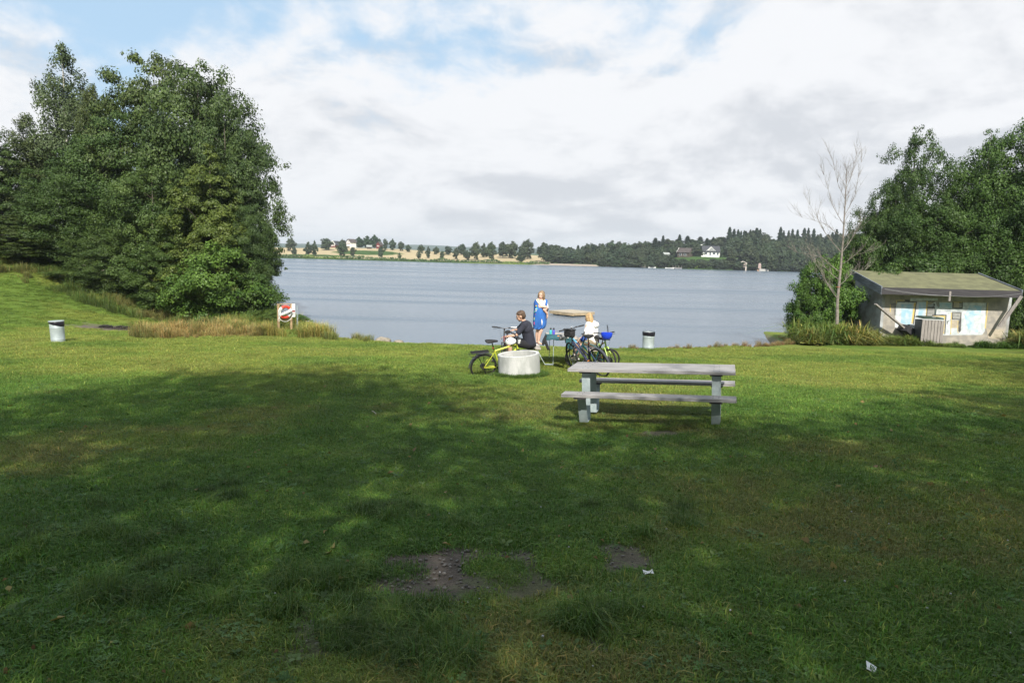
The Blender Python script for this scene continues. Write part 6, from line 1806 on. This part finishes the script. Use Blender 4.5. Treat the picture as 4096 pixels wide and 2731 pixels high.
mb = MB(); mb.torus(q+Rm @ Vector((.105, .036, .016)), Rm @ Vector((1, 0, 0)), .024, .0025, 14, 5); mb.torus(q+Rm @ Vector((.105, -.036, .016)), Rm @ Vector((1, 0, 0)), .024, .0025, 14, 5)
for s_ in (-1, 1): mb.tube([q+Rm @ Vector((.104, s_*.058, .018)), q+Rm @ Vector((.0, s_*.094, .01))], .0022, 4)
mb.tube([q+Rm @ Vector((.106, .013, .018)), q+Rm @ Vector((.106, -.013, .018))], .0022, 4)
mb.build('glasses', M_blackm, body)
mb = MB()
mb.chain([(mp(1175, 345, 0), .11), (mp(1200, 390, 0), .155), (mp(1235, 520, 0), .160), (mp(1262, 640, 0), .158), (mp(1280, 735, 0), .165)], 16)
for s_ in (-1, 1):
    mb.capsule(mp(1175, 352, s_*.12), mp(1222, 450, s_*.12), .105, .13, 14); mb.capsule(mp(1235, 470, s_*.09), mp(1275, 720, s_*.08), .135, .145, 14)
    sh = mp(1165, 355, s_*.185); e1_ = mp(1020, 545, s_*.245) if s_ < 0 else mp(1040, 490, .24)
    mb.chain([(sh, .088), (sh.lerp(e1_, .42), .080), (sh.lerp(e1_, .78), .076)], 14)
for i in range(9):
    z0 = 430+i*38; mb.capsule(mp(1130+i*9, z0, -.14), mp(1330, z0+30*(i % 3), -.11), .03, .034, 8)
fuse(mb, 't_shirt', M_shirt, em, .012, 3)
mb = MB()
mb.ball(mp(1290, 762, 0), (.17, .205, .10)); 
for s_ in (-1, 1):
    kn = mp(890, 705, s_*.17) if s_ < 0 else mp(870, 690, .17)
    hp = mp(1262, 752, s_*.105); mb.chain([(hp, .120), (hp.lerp(kn, .5), .108), (hp.lerp(kn, .88), .098)], 14)
fuse(mb, 'shorts', M_shorts, em, .012, 3)
for s_, an in ((-1, (905, 1000)), (1, (840, 980))):
    a1 = mp(*an, s_*.16); mb = MB(); mb.capsule(a1+Vector((.03, 0, -.075)), a1+Vector((-.19, s_*.01, -.078)), .045, .040, 12); mb.capsule(a1+Vector((.02, 0, -.03)), a1+Vector((-.06, 0, -.05)), .048, .044, 12)
    fuse(mb, 'shoe', M_blackp, em, .010, 2)

# ---- girl in a towel, standing on the bench
gb = on_table2(.66, 19.75, .46)
k2 = 19.75/FPX/5.806      # enlarged-photo pixel in metres
eg = empty('person', Matrix.Translation((.80, 19.75, gb.z)), 'girl with long blond hair wrapped in a blue towel, standing barefoot on the bench', 'person')
def g_(cx_, cy_, y_=0.0): return Vector(((cx_-455)*k2, y_, (1418-cy_)*k2))
mb = MB(); Rg = facing(-112, 8, -6); hcg = g_(462, 285, -.02); kk = .97
head_shape(mb, hcg, Rg, kk)
mb.chain([(g_(480, 350, .0), .043), (g_(485, 400, 0), .048)])
mb.chain([(g_(482, 440, 0), .10), (g_(480, 560, 0), .098), (g_(470, 760, .0), .11), (g_(462, 860, 0), .12)])
shL = g_(392, 392, -.05); shR = g_(560, 420, .03)
elL = g_(430, 545, -.13); wrL = g_(500, 535, -.17)
mb.chain([(shL, .050), (elL, .040), (wrL, .028)]); hand(mb, wrL, (1, -.1, .05), (0, .8, -.3), .92, .6, 1)
elR = g_(600, 585, -.06); wrR = g_(545, 620, -.18)
mb.chain([(shR, .046), (elR, .038), (g_(560, 600, -.16), .030)])
mb.chain([(g_(530, 600, -.17), .034), (g_(600, 680, -.12), .032), (g_(612, 712, -.10), .026)]); hand(mb, g_(612, 712, -.10), (.1, -.1, -1), (-.6, .5, 0), .9, .5, 1)
mb.chain([(g_(430, 930, .0), .088), (g_(415, 1080, -.01), .062), (g_(392, 1210, .03), .052), (g_(400, 1360, .06), .034)])
mb.chain([(g_(500, 930, .0), .085), (g_(478, 1090, -.06), .060), (g_(448, 1200, -.05), .050), (g_(430, 1350, -.04), .034)])
mb.chain([(g_(430, 1362, -.04), .033), (g_(470, 1398, -.07), .030), (g_(520, 1412, -.10), .020)])
for i in range(5): mb.capsule(g_(512, 1410, -.115+i*.012), g_(533-i*3, 1414, -.125+i*.014), .010, .008, 6)
mb.chain([(g_(400, 1362, .06), .033), (g_(415, 1400, .0), .03), (g_(425, 1413, -.05), .020)])
gbody = fuse(mb, 'body', M_skin2, eg, .008, 3)
face_parts(gbody, hcg, Rg, kk, M_skin2, M_hairg)
mb = MB()
mb.ball(hcg+Rg @ Vector((-.028, 0, .058)), (.098, .090, .086), M=Rg, n=18, m=12)
mb.ball(hcg+Rg @ Vector((-.06, 0, -.02)), (.066, .086, .10), M=Rg)
for (a_, b_, r0, r1) in [(Vector((-.01, .085, .05)), Vector((.03, .078, -.19)), .026, .016), (Vector((-.02, -.085, .05)), Vector((.02, -.080, -.12)), .024, .012), (Vector((-.05, .07, 0)), Vector((-.03, .085, -.24)), .032, .018), (Vector((-.07, 0, 0)), Vector((-.085, .02, -.22)), .045, .026), (Vector((.035, .06, .08)), Vector((.05, .082, -.05)), .020, .012), (Vector((.03, -.05, .09)), Vector((.045, -.078, -.02)), .02, .010), (Vector((.0, .088, -.02)), Vector((.05, .10, -.27)), .020, .012)]:
    m_ = a_.lerp(b_, .5)+Vector((0, math.copysign(.008, a_.y), 0)); mb.chain([(hcg+Rg @ a_, r0), (hcg+Rg @ m_, r0*.95), (hcg+Rg @ b_, r1)], 10)
fuse(mb, 'hair', M_hairg, gbody, .008, 1)
mb = MB(); mb.chain([(g_(500, 440, -.03), .070), (g_(500, 500, -.04), .078), (g_(480, 620, .02), .09)], 14); mb.chain([(g_(455, 400, -.04), .035), (g_(470, 450, -.06), .05)]); mb.chain([(g_(545, 400, -.02), .03), (g_(530, 450, -.04), .05)])
fuse(mb, 'white_top', M_whitef, eg, .010, 2)
# towel: a draped cloth wound round the body
def cloth(rows, name, m, parent, th=.012, n=40, folds=7, amp=.014, seed=1):
    """rows of (cx, cy_px, half-width, depth, a0, a1): horizontal arcs wound round the body"""
    mb = MB(); vs = []; mrows = []
    for i, (cx_, cy_, hw_, dp_, a0, a1) in enumerate(rows):
        for j in range(n+1):
            a_ = R(a0+(a1-a0)*j/n)
            f_ = 1+amp/hw_*math.sin(a_*folds+seed)*(.3+i/len(rows))
            p_ = g_(cx_, cy_, 0); vs.append(p_+Vector((math.cos(a_)*hw_*f_, math.sin(a_)*dp_*f_, .012*math.sin(a_*2+seed)*i/len(rows))))
    fs = [(i*(n+1)+j, i*(n+1)+j+1, (i+1)*(n+1)+j+1, (i+1)*(n+1)+j) for i in range(len(rows)-1) for j in range(n)]
    me = MB(); me.add(vs, fs); o_ = me.build(name, m, parent)
    s_ = o_.modifiers.new('solid', 'SOLIDIFY'); s_.thickness = th; s_.offset = 0
    ss = o_.modifiers.new('sub', 'SUBSURF'); ss.levels = 1; ss.render_levels = 1
    return o_
tw = cloth([(440, 385, .155, .11, 25, 178), (437, 425, .168, .125, 10, 232), (437, 480, .174, .14, -5, 252), (448, 540, .178, .155, -25, 272), (450, 620, .182, .175, -48, 296), (448, 720, .186, .18, -58, 312), (448, 820, .188, .178, -60, 322), (448, 920, .188, .172, -60, 326), (446, 990, .186, .168, -60, 318), (425, 1060, .155, .155, -60, 285)], 'towel', M_towel, eg, folds=8, amp=.010, seed=2)
mb = MB()
pl = [g_(345, 385, -.10), g_(362, 375, -.12), g_(400, 430, -.165), g_(470, 510, -.185), g_(500, 545, -.19), g_(480, 545, -.19), g_(395, 450, -.16), g_(350, 405, -.11)]
mb.tube([g_(350, 380, -.06), g_(355, 400, -.11), g_(400, 450, -.155), g_(470, 520, -.17)], .009, 6); mb.tube([g_(484, 820, -.182), g_(492, 880, -.186), g_(495, 960, -.18)], [.006, .020, .006], 6); mb.build('towel_hem', M_whitef, tw)
mb = MB(); mb.chain([(g_(588, 420, -.03), .018), (g_(612, 520, -.05), .028), (g_(620, 600, -.05), .026), (g_(618, 660, -.02), .02)], 12); fuse(mb, 'towel_lining', M_whitef, tw, .010, 2)
mb = MB(); mb.chain([(g_(560, 385, .02), .026), (g_(590, 400, -.03), .030), (g_(585, 480, -.085), .030), (g_(568, 570, -.11), .024)], 12); fuse(mb, 'towel_shoulder', M_towel, tw, .010, 2)
mb = MB(); mb.ball(g_(618, 595, -.095), (.026, .010, .045)); mb.build('black_print', M_blackf, tw)
for (col, cx_, cy_, rx_, rz_) in [('y', 352, 525, .028, .018), ('w', 355, 600, .034, .022), ('c', 362, 575, .022, .03), ('g', 322, 660, .014, .03), ('r', 345, 715, .02, .012), ('y', 315, 830, .012, .05), ('g', 318, 850, .018, .03), ('r', 322, 930, .022, .05), ('w', 350, 640, .02, .012), ('r', 345, 505, .012, .012)]:
    cm_ = {'y': ('print_yellow', (.60, .55, .08)), 'w': ('print_pale', (.7, .78, .72)), 'c': ('print_cyan', (.10, .5, .6)), 'g': ('print_green', (.12, .35, .20)), 'r': ('print_red', (.45, .06, .15))}[col]
    dx_ = (440-cx_)*k2; yy_ = -.165*math.sqrt(max(1-(dx_/.195)**2, .02))-.004
    mb = MB(); ang = math.atan2(yy_, -dx_*1.0); mb.ball(g_(cx_, cy_, yy_), (rx_, .006, rz_), M=Matrix.Rotation(-math.acos(min(dx_/.2, .98))+R(0)+.9, 3, 'Z'), n=10, m=6); mb.build('towel_print', mat(cm_[0], cm_[1], .9), tw)

# ---- woman in white hoodie on the far bench
k3 = 18.9/FPX/7.13
ew = empty('person', Matrix.Translation((2.17, 18.75, on_table2(2.16, 18.75, .53).z)), 'seated person in white hoodie and khaki shorts seen from behind, blond bob hair', 'person')
def w_(cx_, cy_, y_=0.0): return Vector(((cx_-1010)*k3, y_, (805-cy_)*k3))
mb = MB(); Rw_ = facing(150, 18); hcw = w_(930, 30, -.02)
head_shape(mb, hcw, Rw_, 1.0)
mb.chain([(w_(965, 95, .0), .048), (w_(990, 150, 0), .055)])
mb.chain([(w_(1020, 230, 0), .12), (w_(1040, 450, 0), .12), (w_(1050, 680, 0), .14)])
for s_, shx, elx, wrx, knx, anx in ((-1, (880, 230), (830, 440), (770, 560), (740, 690), (640, 1130)), (1, (1180, 240), (1000, 470), (850, 560), (700, 670), (600, 1110))):
    sh = w_(*shx, s_*.15); el_ = w_(*elx, s_*.20); wr_ = w_(*wrx, s_*.10)
    mb.chain([(sh, .05), (el_, .042), (wr_, .028)]); hand(mb, wr_, (-1, 0, -.4), (0, 0, -1), .95, .5, s_)
    hp = w_(1020, 710, s_*.09); k1 = w_(*knx, s_*.12); a1 = w_(*anx, s_*.12)
    mb.chain([(hp, .10), (k1, .058), (k1.lerp(a1, .35), .055), (a1, .036)]); mb.chain([(a1, .036), (a1+Vector((-.09, 0, -.05)), .032), (a1+Vector((-.16, 0, -.06)), .026)])
wbody = fuse(mb, 'body', M_skin2, ew, .0085, 3)
face_parts(wbody, hcw, Rw_, 1.0, M_skin2, M_hairl)
mb = MB(); mb.ball(hcw+Rw_ @ Vector((-.025, 0, .055)), (.105, .096, .09), M=Rw_, n=18, m=12); mb.ball(hcw+Rw_ @ Vector((-.05, 0, -.02)), (.075, .094, .12), M=Rw_)
for i in range(16):
    a_ = R(70+i*220/15); d_ = Vector((math.cos(a_), math.sin(a_), 0)); p0 = hcw+Rw_ @ Vector((d_.x*.085-.015, d_.y*.088, .03)); mb.chain([(p0, .026), (p0+Rw_ @ Vector((0, 0, -.09)), .024), (p0+Rw_ @ Vector((d_.x*-.006, d_.y*-.006, -.155-.012*(i % 3))), .012)], 8)
fuse(mb, 'hair', M_hairl, wbody, .008, 1)
mb = MB()
mb.chain([(w_(1000, 190, 0), .10), (w_(1030, 280, 0), .145), (w_(1040, 450, 0), .150), (w_(1050, 600, 0), .155), (w_(1065, 700, 0), .165)], 16)
for s_, shx, elx, wrx in ((-1, (900, 240), (845, 440), (800, 545)), (1, (1165, 250), (1010, 470), (870, 550))):
    mb.capsule(w_(1000+s_*70, 215, s_*.10), w_(1030+s_*60, 420, s_*.08), .10, .13, 14)
    sh = w_(*shx, s_*.13); el_ = w_(*elx, s_*.20); wr_ = w_(*wrx, s_*.10); mb.chain([(sh, .075), (sh.lerp(el_, .5), .068), (el_, .062), (el_.lerp(wr_, .9), .048)], 12)
for i in range(8): mb.capsule(w_(940+i*4, 300+i*55, -.12), w_(1180, 330+i*52, -.10), .024, .026, 8)
mb.chain([(w_(1040, 130, -.02), .055), (w_(1110, 180, -.06), .070), (w_(1170, 190, -.02), .055)], 12); mb.chain([(w_(1050, 150, .06), .05), (w_(1150, 190, .06), .06)], 12); mb.chain([(w_(1010, 160, -.08), .04), (w_(1120, 240, -.13), .045), (w_(1190, 210, -.08), .04)], 10)
fuse(mb, 'hoodie', M_whitef, ew, .011, 3)
mb = MB(); mb.ball(w_(1060, 740, 0), (.16, .19, .10))
for s_ in (-1, 1):
    kn = w_(740 if s_ < 0 else 710, 690, s_*.12); hp = w_(1010, 720, s_*.09); mb.chain([(hp, .108), (hp.lerp(kn, .85), .088)], 14)
fuse(mb, 'shorts', M_khaki, ew, .011, 3)
for s_, anx in ((-1, (640, 1130)), (1, (600, 1110))):
    a1 = w_(*anx, s_*.12); mb = MB(); mb.capsule(a1+Vector((.03, 0, -.06)), a1+Vector((-.17, 0, -.07)), .040, .036, 12); mb.capsule(a1, a1+Vector((-.06, 0, -.035)), .04, .038, 12); fuse(mb, 'shoe', M_white, ew, .009, 2)
mb = MB(); mb.chain([(w_(790, 560, -.16), .05), (w_(770, 620, -.17), .075)], 12); mb.capsule(w_(850, 620, -.14), w_(740, 635, -.14), .05, .04, 12)
o = fuse(mb, 'folded_towel', M_bluef, None, .01, 2); o.matrix_world = ew.matrix_world.copy(); tag(o, 'dark blue cloth lying in the lap of the person in white', 'towel')

# ---- things on the shore table
tt = on_table2(0, 0, 0)
def top(px, Yd): # point on the second table's top under a photo column
    X_ = at(px, 1345, Yd).x; return on_table2(X_, Yd, .76)
for (px, m_, lbx) in [(2202, mat('turquoise_bottle', (.06, .50, .48), .35), 'turquoise drinking bottle with a black loop cap, left one on the shore table'), (2214, mat('violet_bottle', (.10, .10, .55), .35), 'violet-blue drinking bottle with a black cap, right one on the shore table')]:
    p = top(px, 18.55)
    e = empty('water_bottle', Matrix.Translation(p), lbx, 'bottle', 'bottles on the shore table')
    mb = MB(); mb.lathe([(.034, 0), (.036, .01), (.036, .15), (.028, .175), (.022, .18)], 16); mb.build('flask', m_, e)
    mb = MB(); mb.lathe([(.026, .18), (.026, .205), (.012, .21), (.012, .22)], 14); mb.torus((0, 0, .225), (0, 1, 0), .018, .005, 12, 5); mb.build('cap', M_blackp, e)
# jacket draped over the near left corner of the table
def drape(rows, name, m, parent, th=.014):
    mb = MB(); n = len(rows[0]); vs = [p for r_ in rows for p in r_]
    mb.add(vs, [(i*n+j, i*n+j+1, (i+1)*n+j+1, (i+1)*n+j) for i in range(len(rows)-1) for j in range(n-1)])
    o_ = mb.build(name, m, parent); s_ = o_.modifiers.new('s', 'SOLIDIFY'); s_.thickness = th; s_.offset = 1
    ss = o_.modifiers.new('sub', 'SUBSURF'); ss.levels = 2; ss.render_levels = 2
    return o_
ty = 18.12
jc = on_table2(1.30, ty+.02, .775)
ej = empty('jacket', Matrix.Translation(jc), 'teal jacket with black cuffs draped over the near end of the shore table', 'jacket')
rgj = random.Random(2)
rows = []
zp = [(.34, .012), (.22, .03), (.10, .022), (.0, .02), (-.035, -.02), (-.045, -.09)]
for (y_, z_) in zp: rows.append([Vector((-.42+.74*j/10, y_+rgj.uniform(-.01, .01), z_+rgj.uniform(0, .028)*(1 if z_ > 0 else .2)-(0 if z_ > -.05 else .02*math.sin(j*1.7)))) for j in range(11)])
drape(rows, 'jacket_body', M_tealf, ej)
rows = []
for i, (x0, x1, z_) in enumerate([(.12, .34, .0), (.13, .36, -.10), (.16, .37, -.22), (.20, .38, -.32)]): rows.append([Vector((x0+(x1-x0)*j/5, -.065-.015*math.sin(j*2+i), z_-.01*(j % 2))) for j in range(6)])
drape(rows, 'sleeve', M_tealf, ej, .03)
mb = MB(); mb.chain([(Vector((-.40, -.02, .02)), .035), (Vector((-.45, -.05, -.10)), .042), (Vector((-.47, -.06, -.20)), .035)], 10); mb.chain([(Vector((-.43, -.03, -.05)), .03), (Vector((-.37, -.06, -.22)), .040), (Vector((-.33, -.07, -.32)), .038)], 10)
fuse(mb, 'cuff', M_blackf, ej, .010, 2)
p = top(2232, 18.25)
mb = MB(); mb.box((0, 0, .01), (.06, .04, .03), bev=.008); o = mb.build('orange_pouch', M_orange, None, loc=Matrix.Translation(p+Vector((0, -.1, .03)))); tag(o, 'small orange pouch on the jacket at the table end', 'pouch')
p = on_table2(.70, 19.15, .46)
e = empty('sandal', Matrix.Translation(p), 'white sandal lying on the bench behind the seated man', 'sandal')
mb = MB(); mb.box((0, 0, .02), (.06, .14, .025), bev=.01); mb.build('sole', M_white, e); mb = MB(); mb.torus((0, .03, .02), (0, 1, 0), .045, .010, 14, 6, R(-80), R(80)); mb.build('strap', M_blackp, e)

# ------------------------------------------------------------------ air
mb = MB(); mb.box((0, 2000, 0), (9600, 5200, 1))
mb.v = [(x_, y_, -10.5 if z_ < 0 else 75.0) for (x_, y_, z_) in mb.v]
hm = D.materials.new('haze'); hm.use_nodes = True; nt = hm.node_tree; nt.nodes.clear()
ou = nt.nodes.new('ShaderNodeOutputMaterial'); pv = nt.nodes.new('ShaderNodeVolumePrincipled')
pv.inputs['Color'].default_value = (.80, .88, .96, 1); pv.inputs['Density'].default_value = .00022; pv.inputs['Anisotropy'].default_value = .1
nt.links.new(pv.outputs[0], ou.inputs['Volume'])
ho = mb.build('haze', hm, None, smooth=False); tag(ho, 'thin pale air haze over the lake and far hills', 'haze', kind='stuff')
